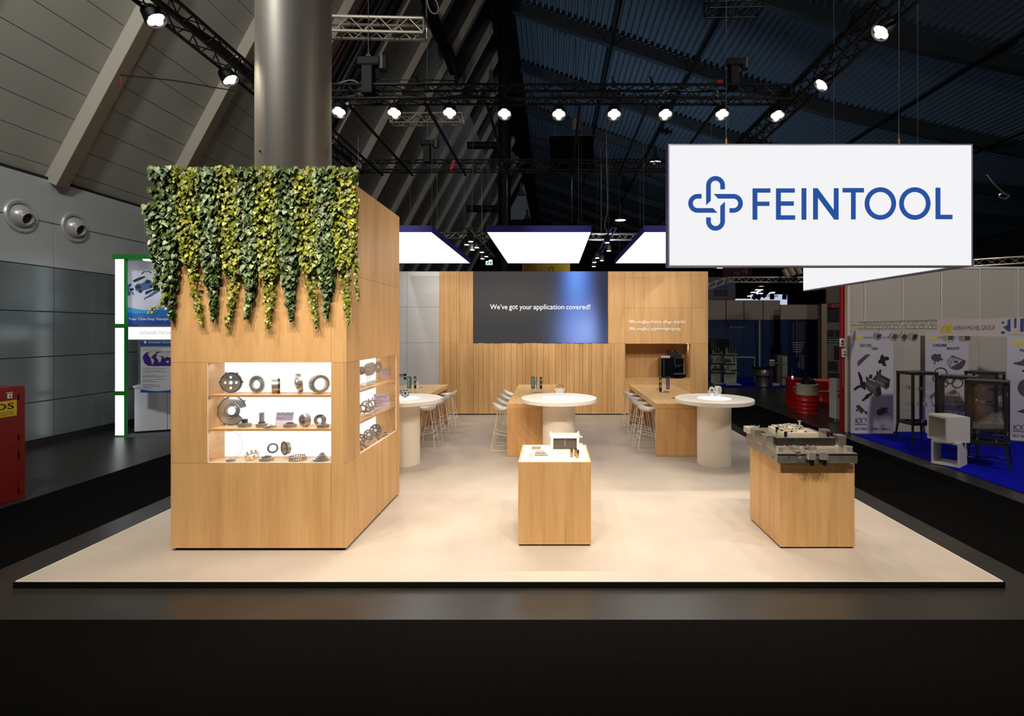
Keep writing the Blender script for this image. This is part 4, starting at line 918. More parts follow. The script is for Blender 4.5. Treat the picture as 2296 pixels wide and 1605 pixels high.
for a, Y, n in ((1703.5, 25.6, 'left'), (1837.5, 24.0, 'right')):
    t = thing('light_strip_post', 'perforated ivory post at the far blue wall, the %s one' % n, 'post', (PX(a, Y), Y, ZF))
    bx('post', mat('strip_ivory', RGB(190, 182, 160), 0.5), t, PX(a - 1.3, Y), PX(a + 1.3, Y), Y, Y + 0.08, ZF, PZ(714, Y))
    mb = MB()
    for k in range(40): z = 0.3 + k * 0.065; mb.box(PX(a - 0.5, Y), PX(a + 0.5, Y), Y - 0.004, Y, z, z + 0.03)
    o = mb.build('slot', JOINT, t); o['kind'] = 'stuff'
w = struct('wall_far.002', (10.6, 20, 0)); bx('post', mat('tan_panel', RGB(126, 110, 92), 0.6), w, PX(1842.5, 20), PX(1854, 20), 20, 20.3, ZF, PZ(681, 20))
Y = 22.5
w = struct('wall_far.003', (12, Y, 0), 'dim picture wall behind the red seating'); bx('panel', mat('dim_panel', RGB(96, 88, 80), 0.6), w, PX(1853, Y), PX(1905, Y), Y, Y + 0.1, ZF, PZ(640, Y))
for (a, b, c_, d, m_) in ((1855, 1887, 722, 690, INK), (1855, 1870, 755, 740, INK), (1872, 1887, 755, 740, INK), (1855, 1887, 772, 757, DARK), (1870, 1888, 806, 776, INK), (1856, 1878, 832, 810, DARK), (1856, 1887, 850, 836, DARK)): bx('picture', m_, w, PX(a, Y), PX(b, Y), Y - 0.02, Y, PZ(c_, Y), PZ(d, Y))
bx('red_band', mat('dark_red', RGB(96, 16, 18), 0.5), w, PX(1855, Y), PX(1887, Y), Y - 0.02, Y, PZ(692, Y), PZ(679, Y))
text('RFI', mat('dull_red_letters', RGB(150, 80, 76), 0.5), w, PX(1864, Y), PX(1885, Y), PZ(690, Y), PZ(682, Y), (0, Y - 0.021, 0), bold=0.02, ext=0)
for k in range(3): bx('print_line', LT, w, PX(1857, Y), PX(1886 - 4 * k, Y), Y - 0.022, Y - 0.02, PZ(762 + 5 * k, Y), PZ(760.4 + 5 * k, Y))
Y = 25.5
t = thing('wall_screen', 'dark flat screen on the far blue wall', 'screen', (PX(1614, Y), Y, PZ(773, Y)))
bx('panel', BLACK, t, PX(1592, Y), PX(1635, Y), Y, Y + 0.08, PZ(787, Y), PZ(760, Y)); bx('picture', mat('dim_green', RGB(40, 52, 22), 0.3), t, PX(1593, Y), PX(1606, Y), Y - 0.005, Y, PZ(786, Y), PZ(761, Y))
SHL = mat('dull_white_board', RGB(150, 152, 138), 0.6)
pr = random.Random(21)
def stand(x0, x1, ytop, ybase, Y, label, wings=0.25):
    t = thing('shelf_stand', label + ' stand before the blue wall', 'shelf', (PX((x0 + x1) / 2, Y), Y, ZF)); z1 = PZ(ytop, Y)
    bx('back_board', SHL, t, PX(x0, Y), PX(x1, Y), Y, Y + 0.06, ZF + 0.05, z1); bx('base', SHL, t, PX(x0 - 1, Y), PX(x1 + 5, Y), Y - 0.35, Y + 0.1, ZF, ZF + 0.06)
    zs = [ZF + 0.55, ZF + 0.95, ZF + 1.35]
    for z in zs: bx('shelf', SHL, t, PX(x0, Y), PX(x1, Y), Y - 0.22, Y, z, z + 0.03)
    n = 0
    for si, z in enumerate(zs):
        for j in range(4):
            o = MB().lathe([(0.05, 0), (0.05, pr.uniform(0.08, 0.3)), (0.04, 0.06)], 10).build('turned_part', CHROME if pr.random() < 0.4 else DSTEEL)
            o.location = (PX(x0 + (x1 - x0) * (j + 0.5) / 4, Y), Y - 0.12, z + 0.03)
            tag(o, 'turned metal part, %s on the %s shelf of the %s stand' % (('leftmost', 'second', 'third', 'rightmost')[j], ('lower', 'middle', 'upper')[si], label), 'metal part', 'turned parts on far shelf stands')
    bx('emblem', LT, t, PX(x0 + 9, Y), PX(x0 + 16, Y), Y - 0.01, Y, PZ(ytop + 8, Y), PZ(ytop + 3, Y))
stand(1594, 1619, 790, 862, 23.0, 'far left white shelf')
stand(1623.5, 1650, 794, 866, 22.6, 'far right white shelf')
Y = 22.3
t = thing('narrow_shelf_tower', 'narrow pale shelf tower at the far blue carpet', 'shelf', (PX(1755, Y), Y, ZF))
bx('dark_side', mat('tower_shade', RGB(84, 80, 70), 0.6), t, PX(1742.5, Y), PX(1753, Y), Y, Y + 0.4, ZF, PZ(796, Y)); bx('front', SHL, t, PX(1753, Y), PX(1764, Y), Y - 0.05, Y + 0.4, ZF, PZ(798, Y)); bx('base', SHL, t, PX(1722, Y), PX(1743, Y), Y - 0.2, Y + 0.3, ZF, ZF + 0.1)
for k in range(3): bx('shelf_edge', JOINT, t, PX(1753, Y), PX(1764, Y), Y - 0.055, Y - 0.05, 0.4 + 0.45 * k, 0.42 + 0.45 * k)
Y = 21.6; t = thing('machine_head', 'small bright machine head beside the narrow shelf tower', 'machine', (PX(1729, Y), Y, PZ(815, Y)))
bx('housing', ALU, t, PX(1723, Y), PX(1736, Y), Y - 0.1, Y + 0.1, PZ(821, Y), PZ(806, Y), 0.03); MB().tube([(PX(1736, Y), Y, PZ(815, Y)), (PX(1745, Y), Y, PZ(815, Y))], 0.06, 8).build('arm', DARK, t); MB().tube([(PX(1729, Y), Y, PZ(821, Y)), (PX(1730, Y), Y, ZF)], 0.05, 8).build('stem', DARK, t)
Y = 22.0
t = thing('drum_table', 'dark round drum shaped table at the far stand', 'table', (PX(1710, Y), Y, ZF))
MB().lathe([(0.33, ZF), (0.3, 0.1), (0.3, 0.35), (0.42, 0.42), (0.42, 0.62), (0.38, 0.7)], 32, (PX(1710, Y), Y, 0)).build('body', DSTEEL, t); MB().lathe([(0.44, 0.7), (0.44, 0.75)], 32, (PX(1710, Y), Y, 0)).build('top', BLACK, t)
t = thing('frame_table', 'slim grey frame table between the far shelves and the wall', 'table', (PX(1671, 23.5), 23.5, ZF))
for a in (1651, 1692): bx('leg', SHL, t, PX(a - 0.8, 23.5), PX(a + 0.8, 23.5), 23.5, 23.54, ZF, PZ(802, 23.5))
bx('top', SHL, t, PX(1650, 23.5), PX(1693, 23.5), 23.5, 24.1, PZ(802, 23.5), PZ(800, 23.5))
# red furniture
RD = mat('red_gloss', RGB(196, 26, 28), 0.3); IV = mat('ivory_paint', RGB(206, 198, 176), 0.4); OR = mat('red_seat', RGB(238, 40, 22), 0.6)
Y = 15.7
t = thing('red_counter', 'red counter with small white lettering behind a barrel', 'counter', (PX(1783, Y), Y, ZF))
cx0, cx1 = PX(1776, Y), PX(1791, Y); BODY = bx('body', RD, t, cx0, cx1, Y, Y + 0.36, ZF, PZ(852, Y)); bx('top', RD, t, cx0 - 0.02, cx1 + 0.25, Y - 0.02, Y + 0.9, PZ(852, Y) + 0.001, PZ(850, Y)); bx('side_panel', RD, t, cx1 + 0.001, cx1 + 0.24, Y + 0.1, Y + 0.88, ZF, PZ(852, Y))
text('.store\u2122'[:6], WT, t, PX(1777.5, Y), PX(1789, Y), PZ(870, Y), PZ(864, Y), (0, Y - 0.001, 0), ext=0)
bx('print_line', WT, t, PX(1777, Y), PX(1790, Y), Y - 0.002, Y, PZ(876, Y), PZ(875.3, Y)); bx('print_line', WT, t, PX(1782, Y), PX(1790, Y), Y - 0.002, Y, PZ(881, Y), PZ(879.5, Y))
t = thing('small_lamp', 'tiny lit lamp on a rod on the red counter', 'lamp', (PX(1786, Y), Y + 0.3, PZ(849, Y)))
MB().tube([(PX(1786, Y), Y + 0.3, PZ(850, Y)), (PX(1786, Y), Y + 0.3, PZ(826, Y))], 0.012, 6).build('rod', ALU, t); MB().lathe([(0.0, -0.03), (0.03, 0.0), (0.0, 0.03)], 12, (PX(1786, Y), Y + 0.27, PZ(846.5, Y))).build('bulb', emit('small_bulb', (0.9, 1, 0.85, 1), 5, False), t)
Y = 14.9; r_ = 0.29
def barrel(xc, Y, z1, zsplit, label):
    t = thing('oil_drum', label, 'barrel', (xc, Y, ZF)); h = z1 - ZF
    MB().lathe([(r_, ZF), (r_ + 0.012, ZF + 0.012), (r_, ZF + 0.03)] + sum([[(r_, ZF + h * k - 0.02), (r_ + 0.014, ZF + h * k), (r_, ZF + h * k + 0.02)] for k in (0.17, 0.3, 0.44)], []) + [(r_, zsplit)], 40, (xc, Y, 0)).build('body', RD, t)
    MB().lathe([(r_, zsplit), (r_, z1 - 0.03), (r_ + 0.012, z1 - 0.012), (r_, z1), (r_ - 0.02, z1 - 0.015)], 40, (xc, Y, 0)).build('upper_band', IV, t)
barrel(PX(1809.5, Y), Y, PZ(860, Y), PZ(884, Y), 'red steel barrel with an ivory upper band')
o = MB().lathe([(0.2, 0), (0.19, 0.06), (0.12, 0.16), (0.02, 0.2)], 12).build('cloth_bag', BLACK); o.location = (PX(1812, Y), Y, PZ(860, Y)); tag(o, 'black cloth bag lying on the red barrel', 'bag')
Y = 16.6
t = thing('barrel_chair', 'armchair made from a red barrel with an ivory seat', 'armchair', (PX(1845, Y), Y, ZF)); xc = PX(1843, Y)
MB().lathe([(0.3, ZF), (0.3, ZF + 0.1), (0.315, ZF + 0.12), (0.3, ZF + 0.14), (0.3, 0.38)], 32, (xc, Y, 0)).build('body', RD, t); MB().lathe([(0.3, 0.38), (0.31, 0.41), (0.27, 0.44)], 32, (xc, Y, 0)).build('seat', IV, t)
mb = MB(); arc = [math.radians(d) for d in range(100, 281, 15)]
vs = [(xc + rr * math.cos(a), Y + rr * math.sin(a), z) for z in (0.42, 0.72) for rr in (0.3, 0.27) for a in arc]; n = len(arc)
fs = [(i, i + 1, 2 * n + i + 1, 2 * n + i) for i in range(n - 1)] + [(n + i, n + i + 1, 3 * n + i + 1, 3 * n + i) for i in range(n - 1)] + [(2 * n + i, 2 * n + i + 1, 3 * n + i + 1, 3 * n + i) for i in range(n - 1)]
mb.add(vs, fs, True).build('backrest', RD, t); MB().tube([(xc + 0.285 * math.cos(a), Y + 0.285 * math.sin(a), 0.73) for a in arc], 0.02, 6).build('back_rim', IV, t)
Y = 18.0
t = thing('red_sofa', 'bright red sofa with ivory legs at the back', 'sofa', (PX(1860, Y), Y, ZF))
bx('backrest', OR, t, PX(1838, Y), PX(1890, Y), Y + 0.4, Y + 0.55, 0.25, PZ(852, Y), 0.03); bx('seat', OR, t, PX(1840, Y), PX(1890, Y), Y - 0.2, Y + 0.4, 0.22, 0.42, 0.03)
for a in (1848, 1880): bx('leg', IV, t, PX(a, Y), PX(a + 6, Y), Y - 0.15, Y - 0.05, ZF, 0.22)
Y = 13.4
t = thing('magazine_stand', 'narrow white stand beside the red end panel', 'stand', (PX(1883, Y), Y, ZF))
bx('body', mat('stand_white', RGB(190, 192, 188), 0.5), t, PX(1875.5, Y), PX(1886, Y), Y, Y + 0.35, 0.02, PZ(850, Y)); bx('shelf_slot', JOINT, t, PX(1876.5, Y), PX(1886, Y), Y - 0.002, Y, PZ(878, Y), PZ(876, Y))
for k in range(2): MB().tube([(PX(1878 + 2 * k, Y), Y - 0.03, PZ(884, Y)), (PX(1886, Y), Y - 0.03, PZ(908 - 6 * k, Y))], 0.012, 5).build('folded_leg', BLACK, t)
for a in (1878, 1884): MB().lathe([(0.03, ZF), (0.03, 0.0)], 10, (PX(a, Y), Y + 0.1, 0)).build('caster', CHROME, t)
# signs and lamps above
Y = 30.0
t = thing('hanging_sign', 'dim grey hanging sign with black letters and a blue roof mark', 'sign', (PX(1618, Y), Y, PZ(650, Y)))
bx('board', mat('dusk_board', RGB(84, 80, 96), 0.6), t, PX(1560, Y), PX(1649, Y), Y, Y + 0.2, PZ(672.5, Y), PZ(621, Y))
text('BES', INK, t, PX(1601, Y), PX(1632, Y), PZ(664, Y), PZ(649, Y), (0, Y - 0.01, 0), bold=0.05, ext=0); flat([[(PX(1599, Y), PZ(645, Y)), (PX(1632, Y), PZ(645, Y)), (PX(1622, Y), PZ(630, Y)), (PX(1601, Y), PZ(630, Y))]], mat('roof_mark_blue', RGB(20, 30, 110), 0.5), t, (0, Y - 0.005, 0), depth=0.002, name='roof_mark')
Y = 44.0
t = thing('hall_number_sign', 'dark red hall number sign under the far roof', 'sign', (PX(1660, Y), Y, PZ(608, Y)))
bx('board', mat('sign_dark_red', RGB(74, 18, 24), 0.6), t, PX(1622, Y), PX(1686, Y), Y, Y + 0.2, PZ(622, Y), PZ(585, Y)); LN = mat('dull_sign_letters', RGB(130, 100, 102), 0.6)
text('Hall', LN, t, PX(1646, Y), PX(1658, Y), PZ(616, Y), PZ(607, Y), (0, Y - 0.01, 0), ext=0); text('4', LN, t, PX(1664, Y), PX(1677, Y), PZ(615, Y), PZ(600, Y), (0, Y - 0.01, 0), ext=0)
Y = 36.0
t = thing('lit_banner', 'bright white blue lit banner over the far stands', 'sign', (PX(1725, Y), Y, PZ(668, Y)))
bx('face', emit('far_banner', (0.62, 0.74, 0.95, 1), 0.8, False), t, PX(1685, Y), PX(1765, Y), Y, Y + 0.2, PZ(684, Y), PZ(660, Y)); bx('side_face', emit('far_banner_side', (0.8, 0.82, 0.95, 1), 0.8, False), t, PX(1648, Y), PX(1684.5, Y), Y + 0.1, Y + 0.3, PZ(674, Y), PZ(669.5, Y))
text('ESTFORM.', INK, t, PX(1708, Y), PX(1745, Y), PZ(666.5, Y), PZ(661.5, Y), (0, Y - 0.01, 0), ext=0, strike=0.02)
Y = 40.0
SLT = []; pr = random.Random(14); FB = emit('far_light_bar', (0.92, 0.96, 1, 1), 1.6, False)
for k, (a, b, c_) in enumerate(((1697, 649, 4), (1706, 648.5, 9), (1694, 653.5, 6), (1704, 653, 7), (1714, 655, 8), (1725, 654, 9), (1722, 648.5, 5), (1753, 653, 9), (1760, 650, 8), (1709, 658, 10), (1724, 657.5, 7), (1757, 657, 10))):
    o = bx('strip_light', FB, None, PX(a, Y), PX(a + c_, Y), Y + k * 0.3, Y + k * 0.3 + 0.4, PZ(b + 1, Y), PZ(b - 0.6, Y)); MB().tube([(PX(a + c_ / 2, Y), Y + k * 0.3 + 0.2, PZ(b, Y)), (PX(a + c_ / 2, Y), Y + k * 0.3 + 0.2, roof_z(PX(a, Y)) - 0.02)], 0.012, 4).build('suspension_wire', BLACK, o); SLT.append((a, o))
for k, (a, o) in enumerate(sorted(SLT, key=lambda q: q[0])): tag(o, 'white strip light over the bright far banner, %s from the left' % ('first second third fourth fifth sixth seventh eighth ninth tenth eleventh twelfth'.split()[k]), 'lamp', 'strip lights over the far banner')
Y = 28.0
for k, (a, b) in enumerate(((1692, 665), (1702, 665.5), (1714, 661), (1731, 664.5), (1759, 664.5))):
    o = MB().box(-0.09, 0.09, -0.1, 0.1, -0.16, 0.16).build('flood_light', BLACK, None, 0.02); o.location = (PX(a, Y), Y, PZ(b, Y)); o.rotation_euler = (0.2, (0.5, 0.4, 0.5, -0.1, 0.0)[k], 0)
    tag(o, 'black flood light seen before the bright far banner, %s from the left' % ('first', 'second', 'third', 'fourth', 'fifth')[k], 'lamp', 'flood lights before the far banner')
Y = 30.0
t = thing('yellow_banner', 'dark yellow banner with a line drawn emblem above the rear wall', 'banner', (PX(1225, Y), Y, PZ(600, Y)))
YB_ = mat('ochre_fabric', RGB(176, 132, 20), 0.6)
for a, b in ((1171, 1212.5), (1213, 1278)): bx('sheet', YB_, t, PX(a, Y), PX(b, Y), Y, Y + 0.1, PZ(650, Y), PZ(585, Y))
flat([stroke([(PX(1231, Y), PZ(609, Y)), (PX(1232, Y), PZ(602, Y)), (PX(1237, Y), PZ(599, Y)), (PX(1243, Y), PZ(600, Y)), (PX(1241, Y), PZ(603, Y)), (PX(1239, Y), PZ(608, Y))], 0.03)], INK, t, (0, Y - 0.01, 0), depth=0.004, name='emblem')
Y = 32.0
t = thing('exit_sign', 'small lit green and white exit sign', 'sign', (PX(1097, Y), Y, PZ(589, Y)))
bx('face', emit('exit_white', (0.85, 1, 0.92, 1), 0.9, False), t, PX(1089, Y), PX(1104, Y), Y, Y + 0.1, PZ(593.5, Y), PZ(585, Y)); EG = emit('exit_green', (0.02, 0.35, 0.16, 1), 0.9, False)
flat([[(PX(1091, Y), PZ(591.5, Y)), (PX(1095, Y), PZ(591.5, Y)), (PX(1097, Y), PZ(587, Y)), (PX(1094, Y), PZ(587, Y))]], EG, t, (0, Y - 0.01, 0), depth=0.004, name='arrow'); bx('door_symbol', EG, t, PX(1099, Y), PX(1102, Y), Y - 0.01, Y, PZ(592, Y), PZ(586.5, Y))
def hang(t, px, Y, py): MB().tube([(PX(px, Y), Y + 0.05, PZ(py, Y)), (PX(px, Y), Y + 0.05, roof_z(min(max(PX(px, Y), -2), 37)) - 0.01)], 0.008, 4).build('suspension_wire', BLACK, t)
for nm, pxs, yy, py in (('hanging_sign', (1600, 1640), 30.0, 622), ('hall_number_sign', (1630, 1680), 44.0, 586), ('lit_banner', (1690, 1760), 36.0, 661), ('yellow_banner', (1180, 1270), 30.0, 586)):
    for px in pxs: hang(bpy.data.objects[nm], px, yy, py)
# bell shaped hall lamps
BELL = mat('bell_glass', RGB(120, 116, 108), 0.3, 0.3)
def bell(px, py, Y, s, lit, label):
    x, z = PX(px, Y), PZ(py, Y); t = thing('high_bay_lamp', label, 'lamp', (x, Y, z), 'bell shaped hall lamps')
    MB().lathe([(0.1 * s, 1.05 * s), (0.12 * s, 0.5 * s), (0.16 * s, 0.42 * s), (0.34 * s, 0.18 * s), (0.4 * s, 0.0), (0.38 * s, 0.0), (0.3 * s, 0.18 * s)], 24, (x, Y, z)).build('shade', BELL if not lit else DARK, t)
    MB().lathe([(0.36 * s, 0.01), (0.36 * s, 0.03)], 24, (x, Y, z)).build('diffuser', emit('bell_lit', (1, 0.9, 0.72, 1), 2.2, False) if lit else mat('bell_off', RGB(120, 124, 130), 0.2, 0.6), t)
    MB().tube([(x, Y, z + 1.05 * s), (x, Y, max(z + 1.5 * s, roof_z(min(max(x, -2), 37)) - 0.01))], 0.012, 5).build('rod', BLACK, t)
bell(1143, 352, 34, 1.0, False, 'unlit bell lamp just left of the black hanging board')
bell(1168, 437, 46, 1.0, False, 'unlit bell lamp above the middle light panel')
bell(1182, 492, 60, 1.1, False, 'far unlit bell lamp just above the middle light panel')
bell(2091, 215, 26, 1.0, False, 'unlit bell lamp high above the white logo sign')
bell(1469, 364, 34, 1.0, True, 'lit bell lamp left of the white logo sign')
bell(2237, 361, 30, 1.0, True, 'lit hall lamp right of the white logo sign')
bell(1391, 494, 42, 1.2, True, 'lit hall lamp above the right light panel')
bell(1615, 601, 46, 0.9, True, 'small lit hall lamp under the white logo sign')
bell(1101, 197, 27, 0.9, False, 'unlit bell lamp behind the rear truss')
bell(1707, 642, 48, 0.7, True, 'small lit hall lamp over the bright far banner')
Y = 28
t = thing('drum_lamp', 'tan drum shaped ceiling lamp under the roof', 'lamp', (PX(1291, Y), Y, PZ(277, Y))); MB().lathe([(0.24, -0.25), (0.24, 0.22)], 24, (PX(1291, Y), Y, PZ(277, Y))).build('shade', mat('tan_shade', RGB(150, 132, 100), 0.5), t); MB().lathe([(0.245, -0.26), (0.25, -0.23)], 24, (PX(1291, Y), Y, PZ(277, Y))).build('rim', ALU, t); MB().tube([(PX(1291, Y), Y, PZ(277, Y)), (PX(1291, Y), Y, roof_z(PX(1291, Y)))], 0.015, 5).build('rod', BLACK, t)
# ================================================================ rigging over the stand
def truss(name, label, p0, p1, s, m, rc=0.024, rb=0.010, step=0.24, group=None, single=True, ends=True):
    """box truss: four chords and zigzag braces; p0, p1 are the centres of its two ends"""
    p0, p1 = Vector(p0), Vector(p1); L = (p1 - p0).length; d = (p1 - p0).normalized(); up = Vector((0, 0, 1)); sd = d.cross(up).normalized(); up = sd.cross(d).normalized()
    t = thing(name, label, 'truss', tuple(p0), group); h = s / 2
    cs = [sd * a * h + up * b * h for a, b in ((-1, -1), (1, -1), (1, 1), (-1, 1))]
    for c in cs: MB().tube([p0 + c, p1 + c], rc, 8).build('chord', m, t)
    n = max(2, int(round(L / step))); st = L / n; meshes = {}; mb = MB()
    for fidx in range(4):
        a, b = cs[fidx], cs[(fidx + 1) % 4]
        for k in range(n):
            A, B = (a, b) if k % 2 == 0 else (b, a)
            if single:
                key = (fidx, k % 2)
                if key not in meshes:
                    o = MB().tube([p0 + A, p0 + B + d * st], rb, 5).build('brace', m, t); meshes[key] = o; o.location = d * (st * k)
                else:
                    o = meshes[key].copy(); COL.objects.link(o); o.location = d * (st * k)
            else: mb.tube([p0 + A + d * st * k, p0 + B + d * st * (k + 1)], rb, 4)
    if not single:
        o = mb.build('bracing', m, t); o['kind'] = 'stuff'
    if ends:
        for q in (p0, p1):
            mb = MB()
            for i in range(4): mb.tube([q + cs[i], q + cs[(i + 1) % 4]], rb * 1.3, 5)
            mb.build('end_frame', m, t)
    return t
S_ = 0.24; ZT = 6.48; XL, XR = -4.97, 4.33; YN_, YF_ = 8.98, 12.9
truss('lighting_truss', 'long black truss carrying the row of nine lamps', (XL + 0.2, YN_, ZT), (XR - 0.2, YN_, ZT), S_, TRUSSK)
truss('lighting_truss', 'black truss behind the row of lamps, over the rear wall', (XL + 0.2, YF_, ZT), (XR - 0.2, YF_, ZT), S_, TRUSSK)
truss('lighting_truss', 'black truss running over the left edge of the stand, past the column', (XL, 2.4, ZT), (XL, YF_ + 0.2, ZT), S_, TRUSSK)
truss('lighting_truss', 'black truss running over the right edge of the stand, above the logo sign', (XR, 2.4, ZT), (XR, YF_ + 0.2, ZT), S_, TRUSSK)
# cables lying in the trusses
def cable(pts, r, m, label=None, cat='cable', n=24, name='cable', parent=None):
    """smooth run through the given points"""
    P = [Vector(p) for p in pts]; out = []
    for i in range(len(P) - 1):
        a, b, c, d = P[max(i - 1, 0)], P[i], P[i + 1], P[min(i + 2, len(P) - 1)]
        for k in range(6):
            u = k / 6; out.append(0.5 * ((2 * b) + (c - a) * u + (2 * a - 5 * b + 4 * c - d) * u * u + (3 * b - a - 3 * c + d) * u ** 3))
    out.append(P[-1]); o = MB().tube(out, r, 6).build(name, m, parent)
    if label: tag(o, label, cat)
    return o
CABK = mat('black_cable', RGB(14, 14, 14), 0.6); CABG = mat('grey_cable', RGB(120, 116, 108), 0.5)
cr = random.Random(4)
cable([(XL + 0.06, y, ZT + cr.uniform(-0.06, 0.05)) for y in [4.2 + 0.55 * k for k in range(16)]], 0.045, CABK, 'thick black cable loom lying inside the left edge truss')
cable([(x, YN_ + cr.uniform(-0.03, 0.05), ZT + cr.uniform(-0.08, 0.02)) for x in [-4.6 + 0.6 * k for k in range(15)]], 0.022, CABK, 'black cable lying inside the lamp row truss')
cable([(PX(a, 8.9), 8.9, PZ(b, 8.9)) for a, b in ((742, 192), (762, 186), (785, 180), (800, 184), (806, 190), (815, 198))], 0.013, CABG, 'grey cable looping over the lamp row truss beside the column')
cable([(PX(a, 8.95), 8.95, PZ(b, 8.95)) for a, b in ((1480, 216), (1490, 205), (1510, 199), (1535, 203), (1560, 202), (1585, 200), (1600, 196), (1608, 204), (1610, 218))], 0.013, CABG, 'pale grey cable looping through the right half of the lamp row truss')
cable([(PX(a, 9.0), 9.0, PZ(b, 9.0)) for a, b in ((838, 176), (880, 179), (935, 179), (985, 180), (1030, 182))], 0.01, CABK, 'thin black cable strung above the left half of the lamp row truss')
# longitudinal tubes between the two cross trusses
for x, n in ((-4.33, 'outermost left'), (-3.57, 'second from the left'), (-2.22, 'third from the left'), (-1.15, 'fourth from the left'), (0.47, 'fifth from the left'), (1.66, 'sixth from the left'), (2.9, 'rightmost')):
    z = 6.28; o = MB().tube([(x, YN_ - 0.1, z), (x, YF_ + 0.1, z)], 0.03, 8).build('rig_pipe', TRUSSK); tag(o, 'black pipe spanning between the two cross trusses, %s' % n, 'pipe', 'pipes between the cross trusses')
# chain hoists and clamps on the trusses
def hoist(px, py, Y, s, label):
    x, z = PX(px, Y), PZ(py, Y); t = thing('chain_hoist', label, 'hoist', (x, Y, z))
    bx('body', BLACK, t, x - 0.085 * s, x + 0.085 * s, Y - 0.08 * s, Y + 0.08 * s, z - 0.22 * s, z + 0.2 * s, 0.015); bx('motor', BLACK, t, x - 0.16 * s, x + 0.2 * s, Y - 0.07 * s, Y + 0.07 * s, z + 0.2 * s, z + 0.34 * s, 0.03)
    MB().lathe([(0.07 * s, -0.1 * s), (0.07 * s, 0.1 * s)], 14, (x + 0.22 * s, Y, z + 0.25 * s)).build('chain_bag', DARK, t); MB().tube([(x, Y, z + 0.3 * s), (x, Y, z + 8)], 0.006, 4).build('chain', DARK, t); MB().ring(0.035, 0.02, 0.012, 16, (x, Y, z + 0.37 * s), Matrix.Rotation(math.pi / 2, 3, 'X')).build('hook', DARK, t)
hoist(826, 180, 8.9, 1.15, 'black chain hoist on the lamp row truss next to the column')
hoist(1645, 172, 8.95, 0.9, 'black chain hoist on the lamp row truss above the logo sign')
hoist(958, 345, 12.8, 1.0, 'black chain hoist on the rear truss under a silver truss piece')
o = MB().box(-0.06, 0.06, -0.05, 0.05, -0.035, 0.035).build('rag_bundle', mat('rag_red', RGB(150, 24, 26), 0.8), None, 0.02); o.location = (PX(1612, 8.9), 8.9, PZ(185, 8.9)); tag(o, 'small red bundle on top of the lamp row truss', 'bundle')
o = MB().box(-0.03, 0.03, -0.02, 0.02, -0.12, 0.12).build('tag_strap', mat('strap_red', RGB(170, 20, 26), 0.7)); o.location = (PX(1015, 12.7), 12.7, PZ(370, 12.7)); o.rotation_euler = (0, 0.35, 0); tag(o, 'short red strap hanging in the rear truss', 'strap')
for k, (px, y_) in enumerate(((937, 8.9), (1024, 8.9), (1308, 8.9), (1376, 8.9), (1462, 8.9))):
    x, z = PX(px, y_), 6.62; t = thing('truss_clamp', 'black clamp gripping the top of the lamp row truss, %s from the column' % ('first', 'second', 'third', 'fourth', 'fifth')[k], 'clamp', (x, y_, z), 'clamps on the lamp row truss')
    MB().ring(0.05, 0.03, 0.05, 18, (x, y_, z), Matrix.Rotation(math.pi / 2, 3, 'Y')).build('jaw', BLACK, t); MB().tube([(x, y_, z + 0.04), (x - 0.03, y_, z + 0.13)], 0.02, 8).build('handle', BLACK, t)

# lamps
def lamp_proto():
    t = thing('stage_lamp', 'x', 'lamp')
    MB().lathe([(0.05, 0.2), (0.1, 0.16), (0.125, 0.04), (0.128, -0.01), (0.118, -0.012), (0.112, 0.03)], 24).build('housing', BLACK, t)
    for dx, dy in ((0.05, 0), (-0.05, 0), (0, 0.05), (0, -0.05)):
        MB().lathe([(0.0, -0.014), (0.035, -0.006), (0.05, 0.006), (0.051, 0.02)], 16, (dx * 1.1, dy * 1.1, 0)).build('lens', LENS, t)
    return t
def yoke(t, tip, head): pass
LP = lamp_proto(); used = False
def stage_lamp(x, y, z, aim, power, label, hang, size=math.radians(70)):
    global used
    o = LP if not used else copy_tree(LP); used = True
    d = (Vector(aim) - Vector((x, y, z))).normalized(); o.location = (x, y, z)
    o.rotation_euler = d.to_track_quat('-Z', 'Y').to_euler(); o['label'] = label; o['group'] = 'stage lamps clamped to the trusses'
    ORG[o.name] = Vector((0, 0, 0))
    R = o.rotation_euler.to_matrix().to_4x4(); R.translation = Vector((x, y, z)); I = R.inverted()
    pts = [I @ Vector((x, y, z + hang)), I @ Vector((x, y, z + hang * 0.55)), I @ (Vector((x, y, z)) - d * 0.08 + Vector((0, 0, 0.1)))]
    MB().tube(pts, 0.014, 6).build('yoke', BLACK, o)
    s_ = lamp('SPOT', 'stage_and_fill_light', (0, 0, 0), None, power, WARM, spot_size=size, spot_blend=0.75, shadow_soft_size=0.06); s_.parent = o; s_.location = (0, 0, -0.03)
    return o
num = ['first', 'second', 'third', 'fourth', 'fifth', 'sixth', 'seventh', 'eighth', 'ninth']
REAR_P, SIDE_P, FRONT_P = 115, 125, 510
for k, (px, py) in enumerate(((760, 252), (884, 254), (1008, 254), (1131, 256), (1253, 257), (1377, 257), (1492, 257), (1619, 257), (1743, 260))):
    x, z = PX(px, 8.9), PZ(py, 8.9)
    stage_lamp(x, 8.9, z, (x * 0.92, 5.3, 0), REAR_P, 'lit stage lamp under the long truss, %s from the column' % num[k], 0.24)
for k, (y, px, py) in enumerate(((6.42, 351, 46), (7.9, 517, 180))): stage_lamp(PX(px, y), y, PZ(py, y), (-0.6, y + 0.4, 0), SIDE_P * 0.6, 'lit stage lamp on the left edge truss, %s' % ('above the ivy', 'next to the column')[k], 0.22)
